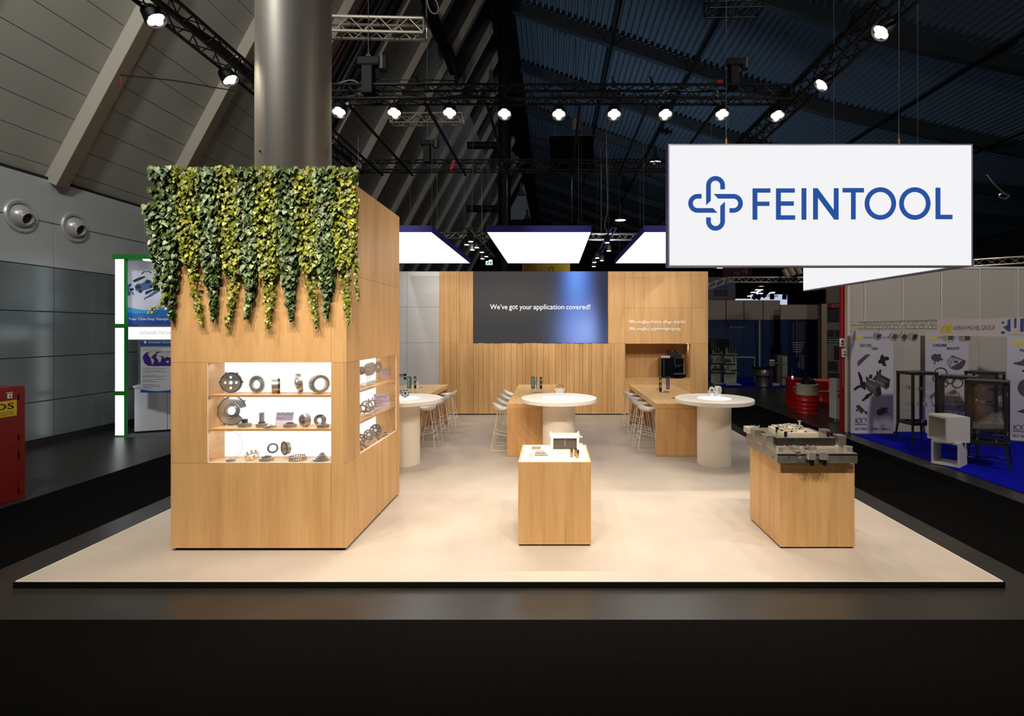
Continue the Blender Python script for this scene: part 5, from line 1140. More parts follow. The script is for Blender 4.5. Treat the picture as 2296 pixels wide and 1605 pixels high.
for k, (y, px, py) in enumerate(((6.75, 1974, 74), (8.2, 1841, 191))): stage_lamp(PX(px, y), y, PZ(py, y), (-1.2, y + 0.1, 0.4), SIDE_P, 'lit stage lamp on the right edge truss, %s' % ('nearer the front', 'nearer the lamp row')[k], 0.22)
# lamps of the front truss, which hangs above the frame
for k, x in enumerate((-4.3, -3.2, -2.1, -1.0, 0.2, 1.4, 2.6, 3.7)): lamp('SPOT', 'stage_and_fill_light', (x, 2.6, 6.1), (x * 0.95, 5.8 if k > 2 else 5.5, 0.9), FRONT_P, WARM, spot_size=math.radians(59), spot_blend=0.6, shadow_soft_size=0.06)
for xt, yt, _ in RT: lamp('SPOT', 'stage_and_fill_light', (xt, 8.4, 6.2), (xt, yt, 0.9), 150, WARM, spot_size=math.radians(44), spot_blend=0.7, shadow_soft_size=0.06)  # unseen spots added above the round tables to brighten their tops
# unseen washers added at the rear truss to brighten the rear wall
for x in (-4.2, -2.6, -1.0, 0.6, 2.2, 3.8): lamp('SPOT', 'stage_and_fill_light', (x, 12.72, 6.25), (x, 14.15, 2.0), 140, WARM, spot_size=math.radians(70), spot_blend=0.9, shadow_soft_size=0.08)
for (x, y) in ((-1.66, 10.0), (-1.64, 11.2), (1.16, 10.0), (1.14, 11.2), (3.75, 10.2)): lamp('SPOT', 'bar_light', (x, y, 4.0), (x * 1.05, 14.2, 1.7), 100, WARM, spot_size=math.radians(95), spot_blend=0.9, shadow_soft_size=0.05)  # light of the spot bars, plus one added spot at the far right

# ---- three flat light panels over the bar tables
PY0, PY1, PZ0 = 9.13, 13.4, H + 1.75
for (x0, x1, n) in ((-4.05, -2.16, 'left'), (-1.19, 0.685, 'middle'), (1.62, 3.5, 'right')):
    t = thing('flat_light', 'flat white light panel with a navy rim over the %s bar table' % n, 'light', ((x0 + x1) / 2, 11, PZ0), 'hanging light panels over the bar tables'); hgt = 0.115
    bx('diffuser', LIT, t, x0 + 0.004, x1 - 0.004, PY0 + 0.004, PY1 - 0.004, PZ0, PZ0 + 0.01)
    for (a, b, c, d) in ((x0, x1, PY0, PY0 + 0.012), (x0, x1, PY1 - 0.012, PY1), (x0, x0 + 0.012, PY0 + 0.0121, PY1 - 0.0121), (x1 - 0.012, x1, PY0 + 0.0121, PY1 - 0.0121)): bx('rim', NAVY, t, a, b, c, d, PZ0 - 0.003, PZ0 + hgt)
    bx('top_sheet', BLACK, t, x0 + 0.012, x1 - 0.012, PY0 + 0.012, PY1 - 0.012, PZ0 + hgt - 0.01, PZ0 + hgt - 0.005)
    for x in {'left': (-3.57, -2.22), 'middle': (-1.15, 0.47), 'right': (1.66, 2.9)}[n]:
        for y in (PY0 + 0.25, PY1 - 0.6): MB().tube([(x, y, PZ0 + hgt - 0.005), (x, y, 6.26)], 0.003, 4).build('suspension_wire', WIRE, t)
# small spot bars between the panels
SB = emit('small_spot', (1, 0.96, 0.86, 1), 9, False)
def spot_bar(px0, py0, px1, py1, label, spots, mm):
    Ya, Yb = 9.4, 12.6; t = thing('spot_bar', label, 'light', (PX(px0, Ya), Ya, PZ(py0, Ya)), 'bars with small spots between the light panels')
    a, b = Vector((PX(px0, Ya), Ya, PZ(py0, Ya))), Vector((PX(px1, Yb), Yb, PZ(py1, Yb)))
    for off in (0, 0.09): MB().tube([a + Vector((off, 0, 0)), b + Vector((off, 0, 0))], 0.018, 6).build('rail', mm, t)
    for u in (0.15, 0.85): MB().tube([a.lerp(b, u), a.lerp(b, u) + Vector((0, 0, 6.4 - a.z))], 0.003, 4).build('suspension_wire', WIRE, t)
    for k in range(9): MB().tube([a.lerp(b, k / 8), a.lerp(b, k / 8) + Vector((0.09, 0, 0))], 0.012, 5).build('rung', mm, t)
    for (px, py, u) in spots:
        Y = Ya + (Yb - Ya) * u; x, z = PX(px, Y), PZ(py, Y); base = a.lerp(b, u)
        h = MB().lathe([(0.05, 0.0), (0.055, 0.13), (0.03, 0.16)], 14, (x, Y, z)).build('spot_head', BLACK, t); MB().lathe([(0.044, -0.004), (0.044, 0.004)], 14, (x, Y, z)).build('lens', SB, h)
        MB().tube([(x, Y, z + 0.15), base], 0.012, 5).build('arm', BLACK, t)
spot_bar(1043, 512, 1101, 575, 'black bar with small lit spots between the left and middle light panels', ((1055.5, 541.5, 0.05), (1046.5, 548.5, 0.1), (1069, 555, 0.32), (1059, 560, 0.3), (1080.5, 565.5, 0.55), (1090, 575, 0.8), (1081.5, 580, 0.75), (1100, 583.5, 0.98)), TRUSSK)
spot_bar(1371, 511, 1336, 573, 'navy and black bar with small lit spots between the middle and right light panels', ((1361.5, 544, 0.2), (1365, 562.5, 0.4), (1339, 578.5, 0.7), (1349.5, 584, 0.75), (1333, 588, 0.85), (1331.5, 597.5, 0.98)), mat('navy_rail', RGB(40, 40, 130), 0.35, 0.3))
# drooping supply cables and drop wires
for (pts, Y, lab) in ((((1057, 268), (1060, 290), (1061, 330), (1059, 420), (1058, 480), (1054, 500), (1060, 514)), 9.6, 'pale cable dropping to the left spot bar'), (((1092, 362), (1082, 375), (1080, 400), (1080, 450), (1082, 520), (1086, 545)), 11.0, 'second pale cable curving down behind the left spot bar'),
                      (((1359, 272), (1360, 330), (1361, 400), (1362, 470), (1356, 505), (1362, 520)), 9.6, 'pale cable dropping to the right spot bar'), (((1346, 330), (1348, 400), (1348, 500), (1349, 535), (1355, 540)), 10.4, 'thin pale cable beside the right spot bar')):
    cable([(PX(a, Y), Y, PZ(b, Y)) for a, b in pts], 0.006, CABG, lab)
for k, px in enumerate((980, 1116, 1304, 1435)):
    Y = 10.2; o = MB().tube([(PX(px, Y), Y, PZ(270, Y)), (PX(px, Y), Y, PZ(505, Y))], 0.003, 4).build('drop_wire', WIRE); tag(o, 'thin steel wire hanging from the rig, %s of four from the tower side' % num[k], 'wire', 'drop wires')

# ---- logo sign: two lit faces at right angles
YS = 5.1; x0, x1, z0, z1 = PX(1498.5, YS), PX(2180.5, YS), PZ(597.5, YS), PZ(323, YS); YSB = YS * 940 / 576
FRM = mat('sign_frame_grey', RGB(120, 124, 140), 0.4, 0.4)
t = thing('logo_sign', 'large hanging lit sign with a blue logo and white faces', 'sign', ((x0 + x1) / 2, YS, z0)); e = 0.012; dp = 0.11
bx('front_face', LITS, t, x0 + e, x1 - e, YS, YS + 0.01, z0 + e, z1 - e)
for (a, b, c, d) in ((x0, x1, z0, z0 + e), (x0, x1, z1 - e, z1), (x0, x0 + e, z0 + e, z1 - e), (x1 - e, x1, z0 + e, z1 - e)): bx('frame', FRM, t, a, b, YS - 0.004, YS + dp, c, d)
bx('side_cover', NAVY, t, x0 - 0.003, x0, YS + 0.012, YS + dp, z0, z1); bx('rear_face', NAVY, t, x0 + e, x1 - dp, YS + dp - 0.01, YS + dp, z0 + e, z1 - e)
bx('side_face', LITS, t, x1 - dp, x1 - dp + 0.008, YS + dp + 0.002, YSB, z0 + e, z1 - e); bx('side_face', LITS, t, x1 - 0.008, x1, YS + dp + 0.002, YSB, z0 + e, z1 - e)
for (c, d) in ((z0, z0 + e), (z1 - e, z1)): bx('frame', FRM, t, x1 - dp, x1, YS + dp + 0.002, YSB, c, d)
bx('end_cover', NAVY, t, x1 - dp, x1, YSB, YSB + 0.004, z0, z1)
LB = emit('logo_blue_lit', RGB(42, 82, 158), 1.0)
c2 = lambda x, y: (PX(1450 + x / 2.5887, YS), PZ(y / 2.5887, YS))
def poly(pts): flat([[c2(*p) for p in pts]], LB, t, (0, YS - 0.0045, 0), depth=0.003, name='letter')
def rect(a, b, c, d): return [(a, d), (b, d), (b, c), (a, c)]
TY, BY = 1094, 1276
poly([(613, BY), (613, TY), (717, TY), (717, 1119), (641, 1119), (641, 1171), (711, 1171), (711, 1196), (641, 1196), (641, BY)])
poly([(749, BY), (749, TY), (858, TY), (858, 1119), (777, 1119), (777, 1169), (852, 1169), (852, 1195), (777, 1195), (777, 1250), (860, 1250), (860, BY)])
poly(rect(897, 925, TY - 1, BY)); poly([(964, BY - 1), (964, TY - 1), (990, TY - 1), (1084, 1220), (1084, TY - 1), (1112, TY - 1), (1112, BY - 1), (1087, BY - 1), (992, 1148), (992, BY - 1)])
poly([(1135, TY - 2), (1259, TY - 2), (1259, TY + 24), (1211, TY + 24), (1211, BY - 2), (1184, BY - 2), (1184, TY + 24), (1135, TY + 24)])
for cx in (1354, 1554): flat([[c2(cx + 91 * math.cos(a), 1182 + 94.5 * math.sin(a)) for a in [2 * math.pi * k / 48 for k in range(48)]], [c2(cx + 64 * math.cos(a), 1182 + 67 * math.sin(a)) for a in [-2 * math.pi * k / 48 for k in range(48)]]], LB, t, (0, YS - 0.0045, 0), depth=0.003, name='letter')
poly([(1674, TY - 4), (1702, TY - 4), (1702, 1247), (1772, 1247), (1772, BY - 3), (1674, BY - 3)])
cl = [(439, 1100), (439, 1077)] + [(398.5 + 40.5 * math.cos(a), 1077 - 40.5 * math.sin(a)) for a in [math.radians(d) for d in range(0, 181, 12)]]
out_, in_ = [], []
hook_out = [(453, 1100), (453, 1077)] + [(398.5 + 54.5 * math.cos(a), 1077 - 54.5 * math.sin(a)) for a in [math.radians(d) for d in range(0, 181, 12)]] + [(344, 1192)]
hook_in = [(371, 1166)] + [(398.5 + 27.5 * math.cos(a), 1077 - 27.5 * math.sin(a)) for a in [math.radians(d) for d in range(180, -1, -12)]] + [(426, 1100)]
for q in range(4):
    pts = []
    for (x, y) in hook_out + hook_in:
        dx, dy = x - 398.5, y - 1181
        for _ in range(q): dx, dy = -dy, dx
        pts.append(c2(398.5 + dx, 1181 + dy))
    flat([pts], LB, t, (0, YS - 0.0045, 0), depth=0.003, name='emblem_hook')
for px in (1628, 2015): 
    x = PX(px, YS + 0.05); MB().tube([(x, YS + 0.05, z1), (x, YS + 0.05, 11)], 0.0035, 5).build('suspension_wire', WIRE, t); MB().lathe([(0.012, 0.0), (0.012, 0.07)], 10, (x, YS + 0.05, z1)).build('turnbuckle', mat('brass', RGB(150, 104, 60), 0.35, 0.8), t)
for (px, Y) in ((2057, 6.9), (1869.5, 7.9)): MB().tube([(PX(px, Y), Y, z1), (PX(px, Y), Y, 11)], 0.004, 5).build('suspension_wire', WIRE, t)

# ---- short silver truss pieces hanging under the roof, other stands' rigs
SIL = mat('silver_truss', RGB(190, 180, 166), 0.35, 0.6)
Y = 10.5; truss('silver_truss', 'silver truss piece beside the top of the column', (PX(690, Y), Y, PZ(60, Y)), (PX(953, Y), Y, PZ(66, Y)), 0.29, SIL, 0.03, 0.012, 0.3)
Y = 14.5; truss('silver_truss', 'silver truss piece hanging behind the row of lamps', (PX(877, Y), Y, PZ(268, Y)), (PX(1038, Y), Y, PZ(267, Y)), 0.26, SIL, 0.02, 0.01, 0.27)
Y = 15.5; truss('silver_truss', 'dark truss piece at the top edge above the logo sign', (PX(1584, Y), Y, PZ(10, Y)), (PX(1704, Y), Y, PZ(8, Y)), 0.5, TRUSSK, 0.03, 0.014, 0.4)
for (a, b, c, d, Y, m_, lab, s_) in ((1632, 627.5, 1815, 627.5, 20.0, SIL, 'silver truss over the far stands right of the rear wall', 0.19), (860, 528, 1500, 531, 27.0, SIL, 'long dim truss far behind the light panels', 0.3), (2184, 590, 2296, 576, 16.0, SIL, 'dim silver truss right of the logo sign', 0.2)):
    truss('distant_truss', lab, (PX(a, Y), Y, PZ(b, Y)), (PX(c, Y), Y + (0 if Y != 16 else -1.5), PZ(d, Y if Y != 16 else 14.5) if Y == 16 else PZ(d, Y)), s_, m_, 0.016 if Y < 25 else 0.03, 0.01 if Y < 25 else 0.014, 0.28 if Y < 25 else 0.35, single=False)
truss('distant_truss', 'short silver truss angled towards the rear wall edge', (PX(1560, 18.6), 18.6, PZ(652, 18.6)), (PX(1630, 20.0), 20.0, PZ(628, 20)), 0.19, SIL, 0.016, 0.01, 0.28, single=False)
# truss over the blue carpet, with flood lights
ya2 = XF * K / (1924 - VX); truss('fascia_truss', 'white silver truss along the aisle edge of the stand on the right', (XF + 0.08, ya2, 2.455), (XF + 0.08, XF * K / (2101 - VX), 2.455), 0.15, mat('white_truss', RGB(206, 200, 188), 0.4, 0.4), 0.012, 0.006, 0.12)
for k, px in enumerate((1969, 2005, 2027, 2050, 2131, 2168)):
    Y = XF * K / (px - VX) + 0.1; x = PX(px, Y) ; t = thing('flood_light', 'white flood light hanging under the fascia of the right stand, %s from the wall end' % num[k], 'lamp', (x, Y, 2.2), 'flood lights along the right stand')
    FLD = mat('flood_white', RGB(206, 200, 190), 0.35); M_ = Matrix.Translation((x, Y, 2.22)) @ Matrix.Rotation((0.0, 0.35, 0.5, 0.0, 0.05, -0.1)[k], 4, 'Y') @ Matrix.Rotation(0.3, 4, 'X')
    MB().box(-0.05, 0.05, -0.01, 0.01, -0.09, 0.06, M_).build('louvre_plate', FLD, t); MB().box(-0.045, 0.095, 0.011, 0.12, -0.085, 0.05, M_).build('body', mat('flood_clear', RGB(168, 164, 158), 0.2), t, 0.02)
    for j in range(4): MB().box(-0.042 + 0.023 * j, -0.028 + 0.023 * j, -0.013, -0.01, -0.04, 0.045, M_).build('louvre', DARK, t)
    MB().tube([(x, Y, 2.28), (x + 0.03, Y + 0.02, 2.39)], 0.012, 6).build('bracket', FLD, t)
# four pale lamps left of the lower sign face
for k, (px, py) in enumerate(((1762, 612), (1775, 608), (1790, 605), (1805, 601))):
    Y = 19.5; t = thing('barrel_spot', 'pale barrel shaped spot under the logo sign, %s of four' % num[k], 'lamp', (PX(px, Y), Y, PZ(py, Y)), 'pale spots on the far truss')
    M_ = Matrix.Rotation(-0.45, 3, 'Y'); MB().lathe([(0.09, -0.17), (0.1, -0.15), (0.1, 0.13), (0.07, 0.16)], 18, (PX(px, Y), Y, PZ(py, Y)), M_).build('body', mat('pale_lamp', RGB(150, 146, 124), 0.5), t); MB().tube([(PX(px, Y), Y, PZ(py, Y)), (PX(px - 1, Y), Y, PZ(py - 14, Y))], 0.025, 6).build('yoke', BLACK, t)
# black hanging board
Y = 15.0; t = thing('hanging_board', 'black square board hanging behind the rear truss', 'board', (PX(1282, Y), Y, PZ(345, Y)))
bx('board', mat('matte_black', RGB(3, 3, 3), 0.9, spec=0.02), t, PX(1233, Y), PX(1331, Y), Y, Y + 0.12, PZ(386, Y), PZ(305, Y)); bx('top_edge', DARK, t, PX(1232, Y), PX(1332, Y), Y - 0.01, Y + 0.13, PZ(305, Y), PZ(303.5, Y))
for px in (1245, 1320): MB().tube([(PX(px, Y), Y + 0.05, PZ(305, Y)), (PX(px, Y), Y + 0.05, roof_z(PX(px, Y)) + 0.02)], 0.01, 4).build('wire', DARK, t)
# loose hanging loop top right, steel cable on the left ribs
Y = 14.0; cable([(PX(a, Y), Y, PZ(b, Y)) for a, b in ((2213, 392), (2228, 412), (2250, 432), (2262, 440), (2252, 446), (2240, 440), (2248, 434), (2262, 438))], 0.02, ALU, 'loose pale strap with a loop hanging right of the logo sign')
Y = 10.6; cable([(PX(a, Y), Y, PZ(b, Y)) for a, b in ((268, 168), (320, 173), (400, 182), (480, 196), (575, 210))], 0.012, CABK, 'thin dark cable strung from a ceiling rib to the column')
o = MB().box(-0.012, 0.012, -0.005, 0.005, -0.07, 0.07).build('warning_ribbon', MATS['strap_red']); o.location = (PX(271.5, Y), Y, PZ(180, Y)); tag(o, 'small red ribbon hanging on the thin cable at a ceiling rib', 'ribbon')
Y = 10.4; cable([(PX(a, Y), Y, PZ(b, Y)) for a, b in ((957, -4), (960, 12), (966, 26), (976, 31), (983, 22), (980, 6), (972, -4))], 0.012, CABG, 'pale cable loop above the silver truss piece')
cable([(PX(956, Y), Y, PZ(0, Y)), (PX(956, Y), Y, PZ(40, Y))], 0.014, DARK, 'dark chain holding the silver truss piece by the column', 'chain')
cable([(PX(985, 14.5), 14.5, PZ(281, 14.5)), (PX(984, 14.2), 14.2, PZ(305, 14.2)), (PX(958, 12.9), 12.9, PZ(330, 12.9))], 0.014, DARK, 'dark chain between a silver truss piece and a hoist', 'chain')
# ================================================================ ivy over the tower
LEAFS = {'dark': [mat('leaf_deep_green', RGB(54, 76, 32), 0.4), mat('leaf_mid_green', RGB(88, 110, 50), 0.4), mat('leaf_grey_green', RGB(146, 168, 124), 0.4)],
         'gold': [mat('leaf_olive', RGB(96, 110, 30), 0.42), mat('leaf_yellow_green', RGB(136, 146, 34), 0.42), mat('leaf_yellow', RGB(172, 170, 50), 0.42)]}
STEM = mat('vine_stem', RGB(104, 84, 40), 0.6)
LV = [(0, 0, 0), (-0.34, -0.1, 0.05), (-0.46, 0.25, 0.11), (-0.3, 0.62, 0.06), (0, 1.0, -0.08), (0.3, 0.62, 0.06), (0.46, 0.25, 0.11), (0.34, -0.1, 0.05), (0, 0.45, -0.03)]
LF = [(0, 8, 2, 1), (8, 3, 2), (8, 4, 3), (8, 5, 4), (8, 6, 5), (0, 7, 6, 8)]
ir = random.Random(19)
def leaf_frame(p, size):
    out = Vector((ir.uniform(-0.55, 0.55), -1, ir.uniform(-0.1, 0.75))).normalized()
    dn = Vector((ir.uniform(-0.7, 0.7), -0.25, -1)); dn = (dn - out * dn.dot(out)).normalized(); sx = dn.cross(out).normalized()
    return Matrix((sx * size, dn * size, out * size)).transposed().to_4x4(), p
SHARED = {}
def ivy(kind, xc, half, ztop, zlow, ztip, drift, label, nl, yface=TY0, name='ivy_strand', frac=0.86):
    """one hanging plant: dense mat from ztop to zlow, then a thin tail to ztip"""
    t = thing(name, label, 'ivy', (xc, yface - 0.06, ztop), 'hanging ivy plants on the tower'); mb = MB(); parts = []
    for s_ in range(5):
        x = xc + ir.uniform(-half, half) * 0.6; zend = ztip if s_ == 0 else zlow - ir.uniform(-0.25, 0.15)
        pts = []
        for k in range(12):
            u = k / 11; z = ztop + 0.03 - (ztop - zend) * u; dr = drift * max(0, (zlow - z) / max(0.05, zlow - ztip)) ** 1.6 if s_ == 0 else 0
            pts.append((x * (1 - u * 0.4) + xc * u * 0.4 + dr + 0.015 * math.sin(u * 9 + s_), yface - 0.03 - 0.03 * math.sin(u * 3.1), z))
        MB().tube(pts, 0.0045, 4, r1=0.002).build('stem', STEM, t)
    nl = int(nl * 2.7)
    for i in range(nl):
        u = ir.random()
        if i < nl * frac: z = ztop + 0.05 - (ztop - zlow + 0.05) * u; w = half * (1.0 - 0.5 * u ** 3); dr = 0; thick = 0.16 * (1 - 0.5 * u)
        else: z = zlow + 0.05 - (zlow - ztip) * (u ** 0.85); w = half * (0.5 - 0.43 * u); dr = drift * u ** 1.3; thick = 0.06
        size = ir.uniform(0.034, 0.062) * (1.05 if kind == 'dark' else 0.85) * (1.0 if i < nl * frac else 0.95 - 0.3 * u)
        if z > ztop - 0.05: size *= 1.25
        p = Vector((xc + dr + ir.uniform(-w, w), yface - 0.02 - ir.random() * thick, z)); M_, p = leaf_frame(p, size); tone = ir.choices((0, 1, 2), (0.48, 0.40, 0.12) if kind == 'dark' else (0.42, 0.42, 0.16))[0]
        parts.append((p.y - 0.4 * size, M_, p, tone))
    parts.sort(key=lambda q: q[0]); org = ORG[t.name]
    for j, (_, M_, p, tone) in enumerate(parts):
        if j < 26:
            key = (kind, tone)
            if key not in SHARED: o = MB().add(LV, LF, True).build('leaf', LEAFS[kind][tone], None, recalc=False); SHARED[key] = o
            else: o = SHARED[key].copy(); COL.objects.link(o)
            o.parent = t; o.matrix_local = Matrix.Translation(p - org) @ M_
        else: mb.add([M_ @ Vector(v) + p for v in LV], LF, True, tone)
    o = mb.build('foliage', LEAFS[kind], t, recalc=False); o['kind'] = 'stuff'
    return t
ZI = 4.0; q = lambda px: PX(px, 5.38); rz = lambda py: PZ(py, 5.38)
IV_ = [('dark', 378, 28, 640, 725, 4, 'dark green ivy plant at the left corner of the tower', 430), ('gold', 428, 29, 590, 733, 22, 'yellow green ivy plant, second from the left, with a tail bent right', 360), ('dark', 475, 22, 640, 727, 2, 'dark green ivy plant, third from the left on the tower', 380),
       ('gold', 521, 29, 615, 743, -14, 'yellow green ivy plant, fourth from the left on the tower', 380), ('dark', 560, 20, 640, 724, -10, 'dark green ivy plant, fifth from the left, under the column', 360), ('gold', 602, 29, 620, 745, -4, 'yellow green ivy plant below the middle of the column', 400),
       ('dark', 648, 22, 640, 728, 4, 'dark green ivy plant with a long tail under the column right half', 390), ('gold', 694, 29, 605, 743, 14, 'yellow green ivy plant, third from the right on the tower', 380), ('dark', 733, 21, 640, 720, -4, 'dark green ivy plant, second from the right on the tower', 380), ('gold', 772, 29, 600, 736, 8, 'yellow green ivy plant at the right corner of the tower', 400)]
for (kd, px, hw, lo, tip, dr, lab, n_) in IV_: ivy(kd, q(px), hw * 5.38 / K, ZI, rz(lo), rz(tip), dr * 5.38 / K, lab, n_)
ivy('dark', q(352), 0.05, rz(470), rz(590), rz(660), -0.02, 'dark green ivy plant spilling past the left edge of the tower', 130)
ivy('gold', q(374), 0.02, rz(655), rz(664), rz(713), -0.22, 'small yellow green ivy tendril swinging out left before the poster', 16, frac=0.12)
ivy('gold', q(796), 0.02, rz(470), rz(600), rz(684), 0.035, 'thin yellow green ivy tendril hanging past the right corner', 40, frac=0.5)

# ================================================================ metal parts in the showcase
def item(name, label, x, y, z, yaw=0, tilt=0):
    t = thing(name, label, 'machine part', (0, 0, 0), 'machined parts in the showcase'); t['_p'] = 1; del t['_p']
    t.location = (x, y, z); t.rotation_euler = (tilt, 0, yaw); return t
UP = Matrix.Rotation(math.pi / 2, 3, 'X')            # stands a ring upright, axis along y
def teeth(n, r, h, duty=2): return lambda k: r + (h if (k % (2 * duty)) < duty else 0)
YM = 5.6; gx = lambda a: PX(450 + a / 6.42, YM); PXM = YM / K / 6.42       # pixel of the close-up in metres
z1, z2, z3 = 1.657, 1.296, 0.935
# a disc with slots, standing
def upright(mesh, parent, R): return mesh
R = 0.108; t = item('clutch_plate', 'round steel plate with four holes on the top shelf, leftmost', gx(440), YM, z1 + R + 0.012, 0.1)
me = flat_mesh([circ(0, 0, R, 60)] + [circ(0, 0, 0.02, 20)[::-1]] + [circ(0.058 * math.cos(a), 0.058 * math.sin(a), 0.0145, 16)[::-1] for a in (0, math.pi / 2, math.pi, -math.pi / 2)], 0.014); place_mesh(me, 'plate', STEEL, t, (0, 0.0, 0), *FRONT)
MB().ring(teeth(160, R + 0.001, 0.004, 1), R - 0.008, 0.03, 160, (0, 0.0, 0), UP).build('toothed_rim', DSTEEL, t); MB().ring(0.04, 0.02, 0.018, 30, (0, -0.004, 0), UP).build('hub_ring', CHROME, t)
for a in (0.05, 1.02, 2.05, 3.1): MB().cbox((0, 0, 0), 0.022, 0.012, 0.014, Matrix.Rotation(-a, 4, 'Y') @ Matrix.Translation((R + 0.009, 0, 0))).build('lug', DSTEEL, t)
R = 0.082; t = item('sprocket', 'toothed steel sprocket on the top shelf, second from the left', gx(810), YM, z1 + R + 0.018, -0.15)
MB().ring(teeth(30, R, 0.016), 0.046, 0.018, 120, (0, 0, 0), UP).build('toothed_disc', STEEL, t); MB().ring(0.066, 0.05, 0.026, 48, (0, -0.003, 0), UP).build('raised_ring', CHROME, t)
for a in (0.6, 2.7, 4.8): MB().lathe([(0.008, -0.015), (0.008, 0.012)], 10, (0.057 * math.cos(a), 0, 0.057 * math.sin(a)), UP).build('bolt_hole', DSTEEL, t)
R = 0.074; t = item('clutch_drum', 'steel drum seen from the side in the middle of the top shelf', gx(1065), YM, z1 + R + 0.008, -1.05)
MB().lathe([(R, -0.04), (R, 0.03), (R - 0.006, 0.03), (R - 0.008, -0.04), (R, -0.04)], 48, (0, 0, 0), UP).build('drum', STEEL, t); MB().ring(teeth(24, R, 0.008), R - 0.01, 0.022, 96, (0, 0.04, 0), UP).build('toothed_ring', DSTEEL, t)
R = 0.108; t = item('synchro_gear', 'tilted gear wheel with coarse teeth on the top shelf, fourth', gx(1385), YM, z1 + R + 0.002, -0.95, 0.12)
MB().ring(teeth(28, R - 0.012, 0.012), 0.04, 0.02, 112, (0, 0.012, 0), UP).build('gear_body', STEEL, t); MB().ring(teeth(22, R - 0.018, 0.014), 0.075, 0.02, 88, (0, 0.034, 0), UP).build('toothed_ring', CHROME, t); MB().ring(0.06, 0.043, 0.05, 40, (0, 0.01, 0), UP).build('hub', STEEL, t)
R = 0.1; t = item('gear_ring', 'wide ring with rows of square teeth on the top shelf, rightmost', gx(1705), YM, z1 + R + 0.006, 0.75)
for k in range(4): MB().ring(teeth(30, R - 0.006, 0.006, 2), 0.074 if k else 0.066, 0.021, 120, (0, -0.036 + 0.024 * k, 0), UP).build('toothed_ring', CHROME if k % 2 else STEEL, t)
# middle shelf
R = 0.155; t = item('cover_plate', 'large dished steel cover with a cut out and lugs, middle shelf', gx(430), YM + 0.03, z2 + R + 0.014, 0.0, -0.12)
arc = [(R * math.cos(a), R * math.sin(a)) for a in [math.radians(d) for d in range(16, 331, 5)]]
me = flat_mesh([arc + [(0.09 * math.cos(math.radians(a)), 0.09 * math.sin(math.radians(a))) for a in (330, 345, 0, 16)], circ(0, 0, 0.046, 28)[::-1]], 0.006); place_mesh(me, 'dish', CHROME, t, (0, 0, 0), *FRONT)
MB().ring(0.085, 0.078, 0.014, 60, (0, -0.004, 0), UP).build('pressed_ring', STEEL, t); MB().ring(0.056, 0.047, 0.02, 40, (0, -0.006, 0), UP).build('collar', CHROME, t)
mb = MB(); mb.tube([(R * math.cos(a), -0.004, R * math.sin(a)) for a in [math.radians(d) for d in range(18, 329, 6)]], 0.006, 6); mb.build('rolled_rim', DSTEEL, t)
for d_ in (40, 90, 178, 243, 294):
    a = math.radians(d_); MB().ring(0.011, 0.005, 0.006, 14, ((R + 0.013) * math.cos(a), 0, (R + 0.013) * math.sin(a)), UP).build('lug', DSTEEL, t)
def flatgear(x, z, r, h, n, name, label, hub=None, shaft=None, ym=YM - 0.02):
    t = item(name, label, x, ym, z); MB().ring(teeth(n, r - 0.006, 0.006), r * 0.45, h, n * 4, (0, 0, h / 2)).build('gear_body', STEEL, t); MB().ring(r * 0.75, r * 0.5, 0.006, 36, (0, 0, h + 0.003)).build('face_ring', CHROME, t)
    if hub: MB().ring(teeth(12, hub[0] - 0.004, 0.004), hub[0] * 0.5, hub[1], 48, (0, 0, h + 0.006 + hub[1] / 2)).build('hub', DSTEEL, t)
    if shaft: MB().ring(teeth(14, shaft[0], 0.003), shaft[0] * 0.6, shaft[1], 56, (0, 0, h + 0.006 + shaft[1] / 2)).build('shaft', CHROME, t)
    return t
flatgear(gx(650), z2, 0.064, 0.04, 26, 'spur_gear', 'flat gear with a small hub beside the large cover, middle shelf', hub=(0.03, 0.04))
flatgear(gx(895), z2, 0.058, 0.036, 26, 'gear_shaft', 'gear with a tall splined shaft on the middle shelf', hub=(0.034, 0.016), shaft=(0.022, 0.115))
t = item('ring_stack', 'thin flat steel rings before the info card, middle shelf', gx(1045), YM - 0.06, z2); MB().ring(0.072, 0.045, 0.008, 40, (0, 0, 0.004)).build('ring', CHROME, t); MB().ring(0.06, 0.04, 0.008, 40, (-0.006, 0.004, 0.013)).build('ring', STEEL, t); MB().ring(0.046, 0.02, 0.008, 40, (0.01, 0, 0.022)).build('ring', CHROME, t)
CARDM = mat('card_lilac', RGB(206, 196, 216), 0.5); CART = mat('card_print', RGB(96, 84, 118), 0.5); pr = random.Random(33)
def info_card(x, y, z, w, h, yaw, label, lean=0.28):
    t = thing('info_card', label, 'card', (0, 0, 0), 'info cards in the showcase'); M_ = Matrix.Rotation(-lean, 4, 'X')
    MB().box(-w / 2, w / 2, 0, 0.003, 0, h, M_).build('card', CARDM, t); MB().box(-w / 2, w / 2, -0.0, 0.04, 0, 0.004).build('foot', ACRYL, t)
    mb = MB()
    for k in range(16): a = -w * 0.46 + w * 0.92 * k / 16; b = h * (0.7 + 0.2 * pr.random()); mb.box(a, a + w * 0.05, -0.001, 0, b, b + h * 0.05, M_)
    o = mb.build('parts_picture', CART, t); o['kind'] = 'stuff'
    MB().box(-w * 0.44, w * 0.0, -0.001, 0, h * 0.55, h * 0.575, M_).build('text_line', CART, t); MB().box(-w * 0.44, w * 0.4, -0.001, 0, h * 0.42, h * 0.43, M_).build('text_line', CART, t)
    t.location = (x, y, z); t.rotation_euler = (0, 0, yaw); return t
info_card(gx(1175), YM + 0.02, z2, 0.19, 0.152, 0.0, 'lilac info card on the middle shelf of the front niche')
